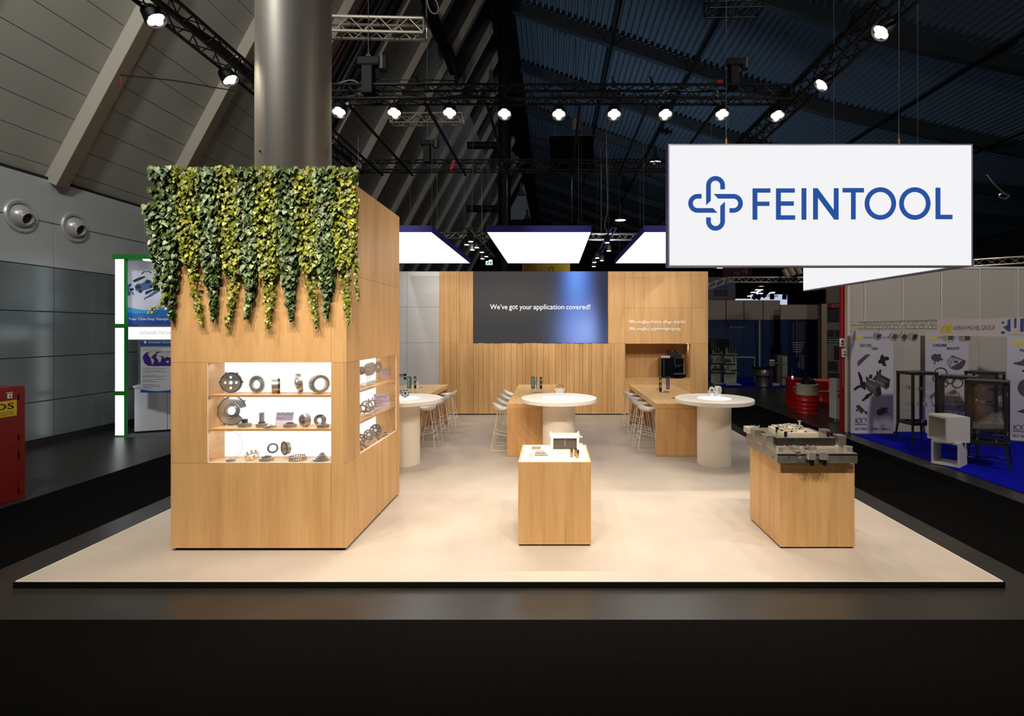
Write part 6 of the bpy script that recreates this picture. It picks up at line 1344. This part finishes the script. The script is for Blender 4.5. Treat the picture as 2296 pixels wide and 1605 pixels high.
flatgear(gx(1305), z2, 0.066, 0.034, 30, 'spur_gear', 'flat gear right of the info card, middle shelf', hub=(0.04, 0.008), ym=YM - 0.03)
def drum(x, z, r, l, yaw, name, label, holes=8, y=YM):
    t = item(name, label, x, y, z + r + 0.002, yaw); MB().lathe([(0.012, -l / 2 + 0.012), (r - 0.01, -l / 2), (r, -l / 2 + 0.01), (r, l / 2), (r - 0.008, l / 2), (r - 0.01, -l / 2 + 0.014)], 44, (0, 0, 0), UP).build('drum', STEEL, t)
    for k in range(holes): a = 2 * math.pi * k / holes; MB().lathe([(r * 0.1, -0.002), (r * 0.1, 0.002)], 8, (r * 0.42 * math.cos(a), l / 2 + 0.0, r * 0.42 * math.sin(a)), UP).build('bolt', DSTEEL, t)
    MB().ring(r * 0.2, r * 0.08, 0.012, 24, (0, l / 2 - 0.0, 0), UP).build('bore', CHROME, t); return t
t = drum(gx(1495), z2, 0.07, 0.055, 2.7, 'planet_drum', 'steel drum with a ring of bolts on the middle shelf')
R = 0.064; t = item('bearing_ring', 'upright flanged ring near the right end of the middle shelf', gx(1700), YM + 0.03, z2 + R, 0.25); MB().ring(R, 0.032, 0.012, 48, (0, 0, 0), UP).build('flange', STEEL, t); MB().ring(0.04, 0.026, 0.02, 36, (0, -0.006, 0), UP).build('inner_ring', CHROME, t)
for k in range(9): a = 2 * math.pi * k / 9; MB().lathe([(0.005, -0.009), (0.005, 0.008)], 8, (0.051 * math.cos(a), 0, 0.051 * math.sin(a)), UP).build('bolt', DSTEEL, t)
flatgear(gx(1790), z2, 0.062, 0.034, 26, 'gear_shaft', 'gear with a thin shaft at the right end of the middle shelf', shaft=(0.013, 0.075), ym=YM - 0.05)
# bottom shelf
R = 0.152; t = item('wire_ring', 'large thin steel hoop on the bottom shelf', gx(405), YM + 0.0, z3 + R + 0.004, 0.0, -0.1); MB().tube([(R * math.cos(2 * math.pi * k / 64) * 1.0, 0, R * math.sin(2 * math.pi * k / 64)) for k in range(64)], 0.0022, 6, closed=True).build('hoop', CHROME, t)
flatgear(gx(490), z3, 0.045, 0.022, 24, 'spur_gear', 'small flat gear at the foot of the thin hoop, bottom shelf', ym=YM - 0.07)
R = 0.068; t = item('cage_ring', 'tilted bearing cage with square slots, bottom shelf', gx(735), YM, z3 + 0.05, 0.0, 0.35); MB().ring(R, R - 0.005, 0.016, 48, (0, 0, -0.02)).build('lower_band', CHROME, t)
for k in range(9): MB().cbox((0, 0, 0), 0.005, 0.022, 0.036, Matrix.Rotation(2 * math.pi * k / 9, 4, 'Z') @ Matrix.Translation((R - 0.003, 0, 0.006))).build('tab', CHROME, t)
flatgear(gx(975), z3, 0.07, 0.03, 32, 'spur_gear', 'flat gear before the toothed ring, bottom shelf', hub=(0.045, 0.01), ym=YM - 0.04)
R = 0.056; t = item('toothed_ring', 'upright ring with inner teeth behind a flat gear, bottom shelf', gx(990), YM + 0.07, z3 + 0.055 + R, 0.35); MB().ring(R, lambda k: R - 0.014 - (0.008 if k % 4 < 2 else 0), 0.036, 96, (0, 0, 0), UP).build('ring', CHROME, t); MB().cbox((0, 0.02, -R - 0.027), 0.05, 0.05, 0.052).build('acrylic_block', ACRYL, t)
R = 0.068; t = drum(gx(1210), z3 + 0.05, R, 0.045, 2.5, 'planet_drum', 'steel drum on a clear block, bottom shelf', 0, YM + 0.03); MB().ring(teeth(18, R, 0.008), R - 0.012, 0.012, 72, (0, 0.02, 0), UP).build('toothed_ring', DSTEEL, t); MB().cbox((0, 0, -R - 0.024), 0.05, 0.05, 0.046).build('acrylic_block', ACRYL, t)
R = 0.092; t = item('castle_ring', 'flat ring crowned with square teeth, bottom shelf', gx(1410), YM - 0.02, z3); MB().ring(teeth(22, R - 0.004, 0.004), R - 0.014, 0.016, 88, (0, 0, 0.008)).build('band', STEEL, t); MB().ring(R - 0.002, R - 0.014, 0.006, 60, (0, 0, 0.043)).build('top_band', CHROME, t)
for k in range(22): MB().cbox((0, 0, 0.028), 0.01, 0.012, 0.024, Matrix.Rotation(2 * math.pi * k / 22, 4, 'Z') @ Matrix.Translation((R - 0.008, 0, 0))).build('tooth', STEEL, t)
t = item('disc_stack', 'stepped stack of thin rings at the right end, bottom shelf', gx(1740), YM - 0.03, z3)
for k, rr in enumerate((0.1, 0.082, 0.066, 0.05, 0.032)): MB().ring(rr, rr * 0.6, 0.007, 48, (0.004 * k, 0.003 * k, 0.005 + 0.015 * k)).build('ring', CHROME if k % 2 else STEEL, t); MB().ring(rr * 0.62, rr * 0.55, 0.012, 36, (0.004 * k, 0.003 * k, 0.011 + 0.015 * k)).build('spacer', STEEL, t)

# right hand niche
XN = -2.33; ry = lambda px, X=XN: X * K / (px - VX)
for k, (px, R, n) in enumerate(((811, 0.05, 'thick short'), (826, 0.085, 'thin curved'), (832, 0.085, 'second thin curved'), (848, 0.075, 'rearmost thin'))):
    y = ry(px); t = item('disc_on_stand', '%s steel disc on a clear stand, top shelf of the side niche' % n, XN, y, z1, 1.2); zc = 0.2
    MB().ring(R, R * 0.3, 0.02 if k == 0 else 0.006, 40, (0, 0, zc), UP).build('disc', DSTEEL if k == 0 else STEEL, t); MB().cbox((0, 0.02, 0.006), 0.16, 0.11, 0.012).build('clear_foot', ACRYL, t); MB().cbox((0, 0.02, zc / 2), 0.03, 0.012, zc).build('clear_post', ACRYL, t); MB().tube([(0, -0.02, zc), (0, 0.05, zc)], 0.006, 8).build('pin', CHROME, t)
info_card(XN + 0.02, ry(866), z1, 0.19, 0.17, 1.15, 'lilac info card at the rear of the top shelf, side niche', 0.15)
info_card(XN + 0.03, ry(852), z2, 0.22, 0.2, 0.75, 'lilac info card on the middle shelf, side niche', 0.12)
for k, (px, R, sp) in enumerate(((813, 0.075, 8), (822, 0.078, 0), (834, 0.085, 9))):
    t = item('star_plate' if sp else 'slim_ring', ('star shaped steel plate nearest the front, middle shelf of the side niche', 'slim upright ring between two star plates, side niche', 'star shaped steel plate beside the info card, side niche')[k], XN, ry(px), z2 + R + 0.02, 0.5)
    MB().ring((lambda q_: R * (0.62 + (0.38 if q_ % 8 < 3 else 0))) if sp else R, R * 0.4 if sp else R * 0.78, 0.007, 72, (0, 0, 0), UP).build('plate', STEEL, t); MB().cbox((0, 0.01, -R * 0.8), 0.03, 0.06, 0.05).build('clear_foot', ACRYL, t)
for k, px in enumerate((818, 829, 838, 872)):
    o = (MB().ring(0.05, 0.03, 0.006, 30, (0, 0, 0.003)) if k < 3 else MB().ring(0.06, 0.045, 0.05, 36, (0, 0, 0.026))).build('flat_washer', CHROME if k < 3 else ACRYL); o.location = (XN + 0.04, ry(px), z2 + 0.0005); tag(o, ('flat steel washer nearest the front, middle shelf of the side niche', 'flat steel washer second from the front, side niche', 'flat steel washer before the info card, side niche', 'clear ring behind the info card, side niche')[k], 'machine part', 'machined parts in the showcase')
for k, (px, R) in enumerate(((811, 0.075), (832, 0.07), (847, 0.08))):
    t = item('perforated_disc', ('perforated disc leaning at the front, bottom of the side niche', 'perforated disc leaning in the middle, bottom of the side niche', 'dark perforated disc at the rear, bottom of the side niche')[k], XN - 0.03, ry(px), z3 + R + 0.004, 0.7, -0.2)
    me = flat_mesh([circ(0, 0, R, 40), circ(0, 0, R * 0.28, 18)[::-1]] + [circ(R * 0.64 * math.cos(a), R * 0.64 * math.sin(a), R * 0.13, 10)[::-1] for a in [2 * math.pi * j / 7 for j in range(7)]], 0.008); place_mesh(me, 'disc', STEEL if k < 2 else DSTEEL, t, (0, 0, 0), *FRONT); MB().tube([(0, 0.004, 0.02), (0.0, 0.07, -R * 0.93)], 0.004, 5).build('prop', CHROME, t)
pr = random.Random(8); cells = [(i, j) for i in range(11) for j in range(3)]
for k, (i, j) in enumerate(cells):
    y = 5.93 + i * 0.112 + pr.uniform(-0.02, 0.02); x = -2.255 - j * 0.06 + pr.uniform(-0.01, 0.01)
    if j == 2 and any(abs(y - ry(p_)) < 0.1 for p_ in (811, 832, 847)): continue
    kd = pr.randrange(4); s_ = pr.uniform(0.016, 0.027); mb = MB()
    if kd == 0: mb.ring(s_, s_ * 0.5, 0.008, 20, (0, 0, 0.004))
    elif kd == 1: mb.box(-s_, s_, -s_ * 0.35, s_ * 0.35, 0, 0.006); mb.box(-s_ * 0.3, s_ * 0.3, -s_, s_, 0.0061, 0.011)
    elif kd == 2: mb.ring(teeth(8, s_ * 0.8, s_ * 0.25), s_ * 0.35, 0.01, 32, (0, 0, 0.005))
    else: mb.lathe([(s_ * 0.6, 0), (s_ * 0.6, s_ * 0.8)], 12)
    o = mb.build('small_part', CHROME if pr.random() < 0.5 else DSTEEL); o.location = (x, y, z3 + 0.0005); o.rotation_euler = (0, 0, pr.uniform(0, 3)); tag(o, 'tiny steel part on the side niche bottom, %s row, %s from the front' % (('outer', 'middle', 'inner')[j], ('first', 'second', 'third', 'fourth', 'fifth', 'sixth', 'seventh', 'eighth', 'ninth', 'tenth', 'eleventh')[i]), 'machine part', 'tiny parts on the bottom of the side niche')

# ================================================================ on the round tables and bars
ZR = 1.1495
x, y = RT[1][0] - 0.0 + 0.02, RT[1][1] + 0.32
t = thing('acrylic_display', 'clear round display holding a ring on the middle round table', 'display', (x, y, ZR)); R = 0.085; zc = ZR + 0.115
IC = glass('ice_acrylic', (0.9, 0.93, 0.95, 1), 0.35)
MB().ring(R, 0.062, 0.03, 48, (x, y, zc), UP).build('outer_ring', IC, t); MB().ring(0.058, 0.048, 0.036, 48, (x, y, zc), UP).build('steel_ring', CHROME, t); MB().lathe([(0.046, -0.012), (0.046, 0.012)], 36, (x, y, zc), UP).build('disc', IC, t); MB().cbox((x, y, ZR + 0.02), 0.14, 0.06, 0.04).build('block', IC, t)
for k in range(3): MB().lathe([(0.006, -0.02), (0.006, -0.012)], 8, (x + 0.02 * (k - 1), y, zc - 0.01 + 0.012 * k), UP).build('bolt', DSTEEL, t)
x, y = PX(906, 8.95), 8.95
t = thing('planet_carrier', 'steel gear carrier with bolt heads on the left round table', 'machine part', (x, y, ZR)); R = 0.075; Mk = Matrix.Rotation(0.35, 3, 'Z') @ UP; zc = ZR + R + 0.025
MB().ring(R, 0.02, 0.05, 48, (x + 0.02, y, zc), Mk).build('plate', mat('white_steel', RGB(214, 220, 218), 0.3, 0.4), t); MB().lathe([(0.05, -0.13), (0.05, 0.0)], 32, (x - 0.02, y + 0.0, zc), Mk).build('rear_hub', CHROME, t)
for k in range(7): a = 2 * math.pi * k / 7 + 0.2; MB().lathe([(0.012, 0.02), (0.012, 0.03)], 10, Vector((x + 0.02, y, zc)) + Mk @ Vector((0.056 * math.cos(a), 0.056 * math.sin(a), 0)), Mk).build('bolt', BLACK, t)
MB().lathe([(0.016, 0.02), (0.016, 0.032)], 12, (x + 0.02, y, zc), Mk).build('centre_bolt', BLACK, t); MB().cbox((x + 0.01, y, ZR + 0.012), 0.08, 0.06, 0.024).build('block', IC, t)
for k, (px, hh, rr) in enumerate(((1595.5, 0.105, 0.036), (1609.5, 0.165, 0.058))):
    x, y = PX(px, 9.3), 9.3 - 0.05 * k; t = thing('mounted_gear', ('small gear on a clear block on the right round table', 'larger gear pair on a clear block on the right round table')[k], 'machine part', (x, y, ZR))
    MB().cbox((x, y, ZR + 0.03), 0.06, 0.06, 0.06).build('block', IC, t)
    Mz = Matrix.Rotation(0.0 if k == 0 else 0.7, 3, 'Z') @ UP
    if k == 0:
        for zz in (0.06 + 0.03, 0.06 + 0.085): MB().ring(teeth(12, rr, 0.006), 0.012, 0.03, 48, (x, y, ZR + zz - 0.01), Mz).build('gear', mat('white_gear', RGB(222, 218, 204), 0.35, 0.3), t)
    else:
        MB().ring(teeth(20, rr * 1.25, 0.006), 0.02, 0.03, 80, (x, y, ZR + 0.115), Mz).build('gear', MATS['white_gear'], t); MB().ring(teeth(20, rr * 1.2, 0.006), 0.02, 0.03, 80, Vector((x, y, ZR + 0.115)) + Mz @ Vector((0, 0, -0.04)), Mz).build('gear', CHROME, t); MB().cbox((x + 0.03, y + 0.03, ZR + 0.07), 0.03, 0.03, 0.14).build('side_block', IC, t)
o = MB().cbox((PX(1588.5, 9.4), 9.4, ZR + 0.055), 0.02, 0.06, 0.11).build('acrylic_plate', IC); tag(o, 'clear upright plate beside the small gear on the right round table', 'plate')

TEAL = mat('card_teal', RGB(40, 150, 152), 0.5); NAVC = mat('card_navy', RGB(34, 30, 120), 0.5); YLC = mat('card_yellow', RGB(214, 206, 96), 0.5); PALEC = mat('card_pale', RGB(238, 224, 216), 0.5); DKC = mat('card_dark', RGB(30, 30, 48), 0.5)
def card_stand(px, Y, label, cards):
    z = 0.982; x = PX(px, Y); t = thing('card_stand', label, 'card stand', (x, Y, z), 'card stands on the bar tables')
    MB().lathe([(0.11, z), (0.11, z + 0.008)], 28, (x, Y, 0)).build('clear_base', ACRYL, t)
    for k in range(4): a = k * math.pi / 2 + 0.5; MB().lathe([(0.008, z + 0.008), (0.008, z + 0.016)], 8, (x + 0.085 * math.cos(a), Y + 0.085 * math.sin(a), 0)).build('screw', ALU, t)
    for (a, b, y0, y1, kind, dy) in cards:
        Yc_ = Y + dy; xa, xb, za, zb = PX(a, Yc_), PX(b, Yc_), max(PZ(y1, Yc_), z + 0.01), PZ(y0, Yc_)
        m_ = {'welcome': TEAL, 'strip': DKC, 'plain': PALEC, 'logo': NAVC, 'edge': NAVC}[kind]
        c_ = bx('card', m_, t, xa, xb, Yc_, Yc_ + 0.006, za, zb); bx('clear_holder', ACRYL, t, xa - 0.004, xb + 0.004, Yc_ + 0.0065, Yc_ + 0.01, z + 0.008, zb + 0.005)
        uvv = ((0, 0, 1), (-1, 0, 0)); w_ = xb - xa; h_ = zb - za
        if kind == 'welcome': text('WELCOME', PALEC, c_, za + h_ * 0.12, za + h_ * 0.88, -xb + w_ * 0.28, -xb + w_ * 0.72, (0, Yc_ - 0.0006, 0), ((0, 0, 1), (-1, 0, 0)), bold=0.01, ext=0)
        if kind == 'logo':
            text('FEINTOOL', PALEC, c_, za + h_ * 0.3, za + h_ * 0.88, -xb + w_ * 0.34, -xb + w_ * 0.66, (0, Yc_ - 0.0006, 0), ((0, 0, 1), (-1, 0, 0)), ext=0)
            flat([circ((xa + xb) / 2, za + h_ * 0.17, w_ * 0.27, 14), circ((xa + xb) / 2, za + h_ * 0.17, w_ * 0.15, 14)[::-1]], PALEC, c_, (0, Yc_ - 0.0006, 0), depth=0.0004, name='emblem')
        if kind == 'strip':
            for zz, s_ in ((0.72, 0.2), (0.36, 0.16)): flat([[(xa + w_ * 0.2, za + h_ * zz), (xa + w_ * 0.55, za + h_ * (zz - s_ * 0.7)), (xa + w_ * 0.85, za + h_ * (zz + 0.05)), (xa + w_ * 0.6, za + h_ * (zz + s_))]], YLC, c_, (0, Yc_ - 0.0006, 0), depth=0.0004, name='picture')
card_stand(923, 11.0, 'stand with teal welcome and picture cards on the left bar table', ((912.5, 920, 844, 871, 'welcome', 0.02), (920.5, 922, 844.5, 871, 'edge', 0.0), (928.2, 933, 844, 871, 'strip', -0.02), (933.5, 937.8, 855, 877, 'plain', -0.06)))
card_stand(1205, 11.2, 'stand with teal welcome and picture cards on the middle bar table', ((1190.6, 1199.3, 844.3, 871.5, 'welcome', -0.02), (1201.8, 1203, 846, 871, 'edge', 0.03), (1203.3, 1210, 856, 877, 'plain', -0.06), (1210.4, 1215.5, 845, 872, 'strip', 0.01)))
card_stand(1490, 11.3, 'stand with navy logo and picture cards on the right bar table', ((1478, 1484, 846, 878, 'strip', -0.03), (1484.3, 1487.4, 857.5, 879, 'plain', -0.06), (1494, 1501.3, 845, 872, 'logo', 0.0)))
# cable port covers sunk into the bar tops
for (px, py, lab) in ((1510, 892.5, 'near the front of the right bar table'), (1474.5, 872.3, 'at the rear of the right bar table'), (944, 868.5, 'on the left bar table')):
    Yt = K * (H - 0.98) / (py - VY); o = MB().box(-0.03, 0.03, -0.05, 0.05, 0.0, 0.004).build('socket_cover', DARK); o.location = (PX(px, Yt), Yt, 0.9805); tag(o, 'small dark socket cover %s' % lab, 'socket')

# ================================================================ on the front plinth
Zt = 0.9125; FY = lambda py: K * (H - Zt) / (py - VY)
cw = lambda a: 1170 + a / 14.35; cy_ = lambda b: 950 + b / 14.35
yc0 = FY(cy_(910)); fx = lambda a, Y=None: PX(cw(a), Y or yc0); fz = lambda b, Y=None: PZ(cy_(b), Y or yc0)
WP = mat('white_plastic', RGB(244, 238, 230), 0.35); PLT = mat('graphite_plate', RGB(96, 90, 82), 0.4, 0.3)
t = thing('fuel_cell_stack', 'white framed cell with a dark graphite front on the plinth', 'machine model', (fx(1390), yc0, Zt))
d0 = yc0; d1 = yc0 + 0.26
bx('graphite_plate', PLT, t, fx(1015), fx(1760), d0 + 0.02, d1 - 0.02, fz(830), fz(470)); MB().box(fx(1380), fx(1398), d0 + 0.017, d0 + 0.02, fz(720), fz(490)).build('part_number', mat('pale_mark', RGB(170, 164, 150), 0.5), t)
for a, b in ((930, 1010), (1768, 1850)): bx('end_plate', WP, t, fx(a), fx(b), d0, d1, Zt, fz(425), 0.006)
for (b0, b1) in ((470, 440), (870, 830)): bx('tie_bar', WP, t, fx(1010), fx(1768), d0, d0 + 0.03, fz(b0), fz(b1), 0.003)
bx('tie_bar', WP, t, fx(1010), fx(1768), d1 - 0.03, d1, fz(470), fz(440)); bx('top_plate', WP, t, fx(1010), fx(1768), d0 + 0.06, d1 - 0.07, fz(470), fz(445)); bx('base_plate', WP, t, fx(930), fx(1850), d0 + 0.005, d1, Zt, Zt + 0.012)
for (px, b) in ((905, 420), (905, 670), (905, 850), (1870, 440), (1870, 670), (1870, 770)): MB().lathe([(0.009, 0), (0.009, 0.03)], 10, (fx(px), d0 + 0.03, fz(b)), Matrix.Rotation(math.pi / 2, 3, 'Y')).build('bolt', WP, t)
for yy in (d0 + 0.05, d1 - 0.04):
    for px in (920, 1850): MB().lathe([(0.012, 0), (0.012, 0.02)], 10, (fx(px), yy, fz(425) + 0.001)).build('nut', WP, t)
for k, (a, bt, bb, rr) in enumerate(((1598, 800, 1080, 0.0185), (1730, 780, 1050, 0.018), (1788, 830, 1105, 0.02))):
    Y = FY(cy_(bb - 18)); o = MB().lathe([(rr, 0), (rr, 0.085), (rr * 0.7, 0.085), (rr * 0.66, 0.02)], 24).build('steel_sleeve', mat('bronze_steel', RGB(176, 150, 110), 0.22, 1.0)); o.location = (PX(cw(a), Y), Y, Zt); tag(o, 'upright steel sleeve on the front plinth, %s' % ('leftmost of three', 'middle one, behind', 'rightmost of three')[k], 'sleeve', 'steel sleeves on the front plinth')
Y = FY(cy_(790)); t = thing('sheet_stack', 'copper coloured plate with curved sides on the front plinth', 'machine part', (PX(cw(465), Y), Y, Zt)); SG = mat('copper_sheet', RGB(206, 172, 128), 0.3, 0.7)
for k, (m_, s_) in enumerate(((ALU, 1.0), (SG, 0.85))):
    lp = [(-0.062, -0.07), (-0.03, -0.055), (0.03, -0.055), (0.062, -0.07), (0.045, -0.02), (0.045, 0.04), (0.062, 0.075), (0.03, 0.062), (-0.03, 0.062), (-0.062, 0.075), (-0.045, 0.04), (-0.045, -0.02)]
    flat([[(PX(cw(465), Y) + a * s_, Y + b * s_) for a, b in lp]], m_, t, (0, 0, Zt + 0.001 + 0.006 * k), ((1, 0, 0), (0, 1, 0)), 0.005, 'plate')
Y = FY(cy_(1030)); t = thing('plate_stack', 'stack of thin bipolar plates on the front plinth', 'machine part', (PX(cw(590), Y), Y, Zt)); PSH = mat('thin_plate', RGB(214, 204, 190), 0.35, 0.4)
for k in range(5): bx('plate', PSH if k % 2 else mat('stack_grey', RGB(176, 168, 156), 0.4, 0.3), t, PX(cw(400), Y) + 0.004 * k, PX(cw(850), Y) - 0.012 * k, Y + 0.01 * k, Y + 0.09, Zt + 0.0095 * k, Zt + 0.0095 * k + (0.0088 if k % 2 else 0.004))
Y = FY(cy_(1145)); t = thing('leaflet', 'pale printed leaflet leaning at the left of the front plinth', 'leaflet', (PX(cw(280), Y), Y, Zt)); M_ = Matrix.Translation((PX(cw(278), Y), Y, Zt)) @ Matrix.Rotation(-0.5, 4, 'X')
MB().box(-0.036, 0.036, 0, 0.003, 0, 0.1, M_).build('sheet', mat('leaflet_pale', RGB(240, 224, 206), 0.5), t)
for k in range(3): MB().box(-0.02, 0.03, -0.001, 0, 0.02 + 0.02 * k, 0.023 + 0.02 * k, M_).build('print_line', CART, t)
PRT = mat('grey_plinth_print', RGB(170, 160, 150), 0.5); tp = [o for o in bpy.data.objects if o.name.startswith('display_plinth')][0]
for (a, b, c_, d) in ((1100, 1385, 945, 960), (1450, 1540, 945, 955), (900, 1360, 1068, 1075), (170, 310, 1175, 1190), (2040, 2110, 1215, 1225)): Y = FY(cy_(d)); MB().box(PX(cw(a), Y), PX(cw(b), Y), Y, FY(cy_(c_)), Zt - 0.0012, Zt - 0.0006).build('print_line', PRT, tp)

# ================================================================ stamping tool on the right plinth
sx = lambda a: 1660 + a / 8.5037; sy = lambda b: 930 + b / 8.5037
YT = 5.44; T0 = 0.935; zx = lambda b, Y=YT: PZ(sy(b), Y); xx = lambda a, Y=YT: PX(sx(a), Y)
t = thing('stamping_tool', 'large steel stamping tool with posts, bushes and a bright die plate', 'machine tool', (2.83, 5.9, 0.907))
for (a, b, y0, y1) in ((2.44, 2.85, 5.535, 5.6), (3.0, 3.2, 5.535, 5.6), (2.46, 3.2, 6.2, 6.3)): bx('spacer', WHITE, t, a, b, y0, y1, 0.907, T0)
BXA, BXB, BYA, BYB = xx(705), xx(2238), YT, 6.33; TP_ = zx(735)
bx('base_plate', TOOLST, t, BXA, BXB, BYA, BYB, T0, TP_, 0.004); bx('edge_groove', TOOLDK, t, BXA + 0.003, BXB - 0.003, BYA - 0.0015, BYA, zx(775), zx(745))
for a in (930, 1930): MB().lathe([(0.006, 0), (0.006, 0.004)], 8, (xx(a), BYA - 0.004, zx(808)), UP).build('tapped_hole', INK, t)
for k, yy in enumerate((5.55, 6.2)): MB().lathe([(0.008, 0), (0.008, 0.004)], 8, (BXA - 0.004, yy, T0 + 0.04), Matrix.Rotation(math.pi / 2, 3, 'Y')).build('tapped_hole', INK, t)
# middle plate and upper dark plate
MYA, MYB = 5.68, 6.28; MXL, MXR = PX(sx(690), MYA), PX(sx(1850), MYA)
bx('riser_plate', mat('light_ground_steel', RGB(204, 196, 182), 0.35, 0.6), t, MXL, MXR + 0.02, MYA - 0.0, MYB, TP_, PZ(sy(588), MYA)); UZ0, UZ1 = PZ(sy(580), MYA), PZ(sy(440), MYA)
bx('upper_plate', TOOLDK, t, MXL, PX(sx(1815), MYA), MYA - 0.005, MYB, UZ0, UZ1, 0.004); bx('plate_top', TOOLST, t, MXL + 0.006, PX(sx(1808), MYA), MYA + 0.002, MYB - 0.006, UZ1, UZ1 + 0.002)
# bright die plate with many inserts
DZ = UZ1 + 0.03; ddx0, ddx1, ddy0, ddy1 = 2.62, 3.02, 5.82, 6.24
BRT = mat('bright_die', RGB(232, 222, 206), 0.3, 0.7); bx('die_plate', BRT, t, ddx0, ddx1, ddy0, ddy1, UZ1 + 0.002, DZ, 0.003); bx('die_plate', BRT, t, ddx0 + 0.03, ddx1 - 0.06, ddy0 + 0.1, ddy1 - 0.02, DZ, DZ + 0.02, 0.003)
pr = random.Random(12)
for i in range(9):
    for j in range(6):
        w_, d_2, h_ = pr.uniform(0.012, 0.035), pr.uniform(0.015, 0.045), pr.uniform(0.004, 0.02); x_, y_ = ddx0 + 0.03 + 0.04 * i, ddy0 + 0.04 + 0.066 * j; zb_ = DZ + (0.02 if ddx0 + 0.03 < x_ < ddx1 - 0.06 and y_ > ddy0 + 0.1 else 0)
        if pr.random() < 0.5: bx('die_insert', pr.choice((BRT, TOOLST, TOOLDK)), t, x_ - w_ / 2, x_ + w_ / 2, y_ - d_2 / 2, y_ + d_2 / 2, zb_, zb_ + h_)
        elif pr.random() < 0.6: MB().ring(w_ * 0.7, w_ * 0.35, h_, 18, (x_, y_, zb_ + h_ / 2)).build('die_bush', pr.choice((BRT, CHROME)), t)
MB().ring(0.06, 0.045, 0.02, 40, (2.8, 6.1, DZ + 0.03)).build('die_ring', BRT, t); MB().ring(0.036, 0.02, 0.02, 30, (2.86, 6.0, DZ + 0.03)).build('die_ring', CHROME, t)
MB().lathe([(0.012, DZ), (0.012, DZ + 0.06), (0.022, DZ + 0.062), (0.022, DZ + 0.07)], 16, (PX(sx(1130), 6.2), 6.2, 0)).build('lifting_bolt', CHROME, t)
# square stop posts
for (a0, a1, b0, bb, Y, dd) in ((280, 440, 250, 520, 6.02, 0.16), (495, 665, 360, 650, 5.68, 0.14), (1570, 1750, 255, 420, 6.1, 0.1), (1872, 2055, 365, 610, 5.72, 0.12)):
    x_0, x_1 = PX(sx(a0), Y), PX(sx(a1), Y); bx('stop_post', TOOLST, t, x_0, x_1 - 0.02, Y, Y + dd, TP_, PZ(sy(b0), Y) - 0.02, 0.003)
# guide bushes
def bush(a, b0, b1, Y, r_, zb=None):
    z_b = TP_ if zb is None else zb; MB().lathe([(r_, z_b), (r_, PZ(sy(b0), Y)), (r_ * 0.78, PZ(sy(b0), Y)), (r_ * 0.76, z_b + 0.01)], 28, (PX(sx(a), Y), Y, 0)).build('guide_bush', CHROME, t)
bush(763, 605, 700, 5.52, 0.043); bush(2055, 600, 710, 5.52, 0.043); bush(1345, 705, 820, 5.415, 0.046, zx(830)); bush(1585, 705, 820, 5.415, 0.046, zx(830))
for a in (1345, 1585): bx('bush_clamp', TOOLDK, t, xx(a) - 0.012, xx(a) + 0.012, 5.40, 5.44, T0 - 0.02, zx(830))
# black guide pins
for (a, b0, Y) in ((703, 230, 6.0), (862, 320, 5.74), (1675, 320, 5.74)): MB().lathe([(0.017, UZ1), (0.017, PZ(sy(b0), Y))], 18, (PX(sx(a), Y), Y, 0)).build('guide_pin', BLACK, t)
# clamps and sensors between the plates
for (a0, a1, b0, b1, Y) in ((930, 1130, 600, 640, 5.6), (1040, 1130, 630, 700, 5.52), (1065, 1150, 690, 770, 5.43), (1115, 1190, 820, 900, 5.42), (1255, 1340, 600, 640, 5.62), (1350, 1460, 610, 690, 5.56), (1420, 1490, 700, 750, 5.47), (830, 880, 605, 640, 5.6)):
    bx('clamp_block', TOOLST, t, PX(sx(a0), Y), PX(sx(a1), Y), Y, Y + 0.05, PZ(sy(b1), Y), PZ(sy(b0), Y), 0.003); MB().lathe([(0.009, 0), (0.009, 0.012)], 10, (PX(sx((a0 + a1) / 2), Y), Y + 0.02, PZ(sy(b0), Y))).build('screw', CHROME, t)
Y = 6.26; o0 = bx('side_block', mat('light_block', RGB(206, 200, 186), 0.35, 0.4), t, PX(sx(95), Y), PX(sx(290), Y), Y - 0.1, Y + 0.06, PZ(sy(330), Y), PZ(sy(225), Y)); bx('side_block_foot', TOOLST, t, PX(sx(150), Y), PX(sx(290), Y), Y - 0.1, Y + 0.05, TP_, PZ(sy(330), Y))
for a in (150, 220, 305): MB().tube([(PX(sx(a - 22), Y), Y - 0.05, PZ(sy(190), Y)), (PX(sx(a - 15), Y), Y - 0.05, PZ(sy(218), Y)), (PX(sx(a + 15), Y), Y - 0.05, PZ(sy(218), Y)), (PX(sx(a + 24), Y), Y - 0.05, PZ(sy(180), Y))], 0.006, 6).build('hose_hook', CHROME, o0)
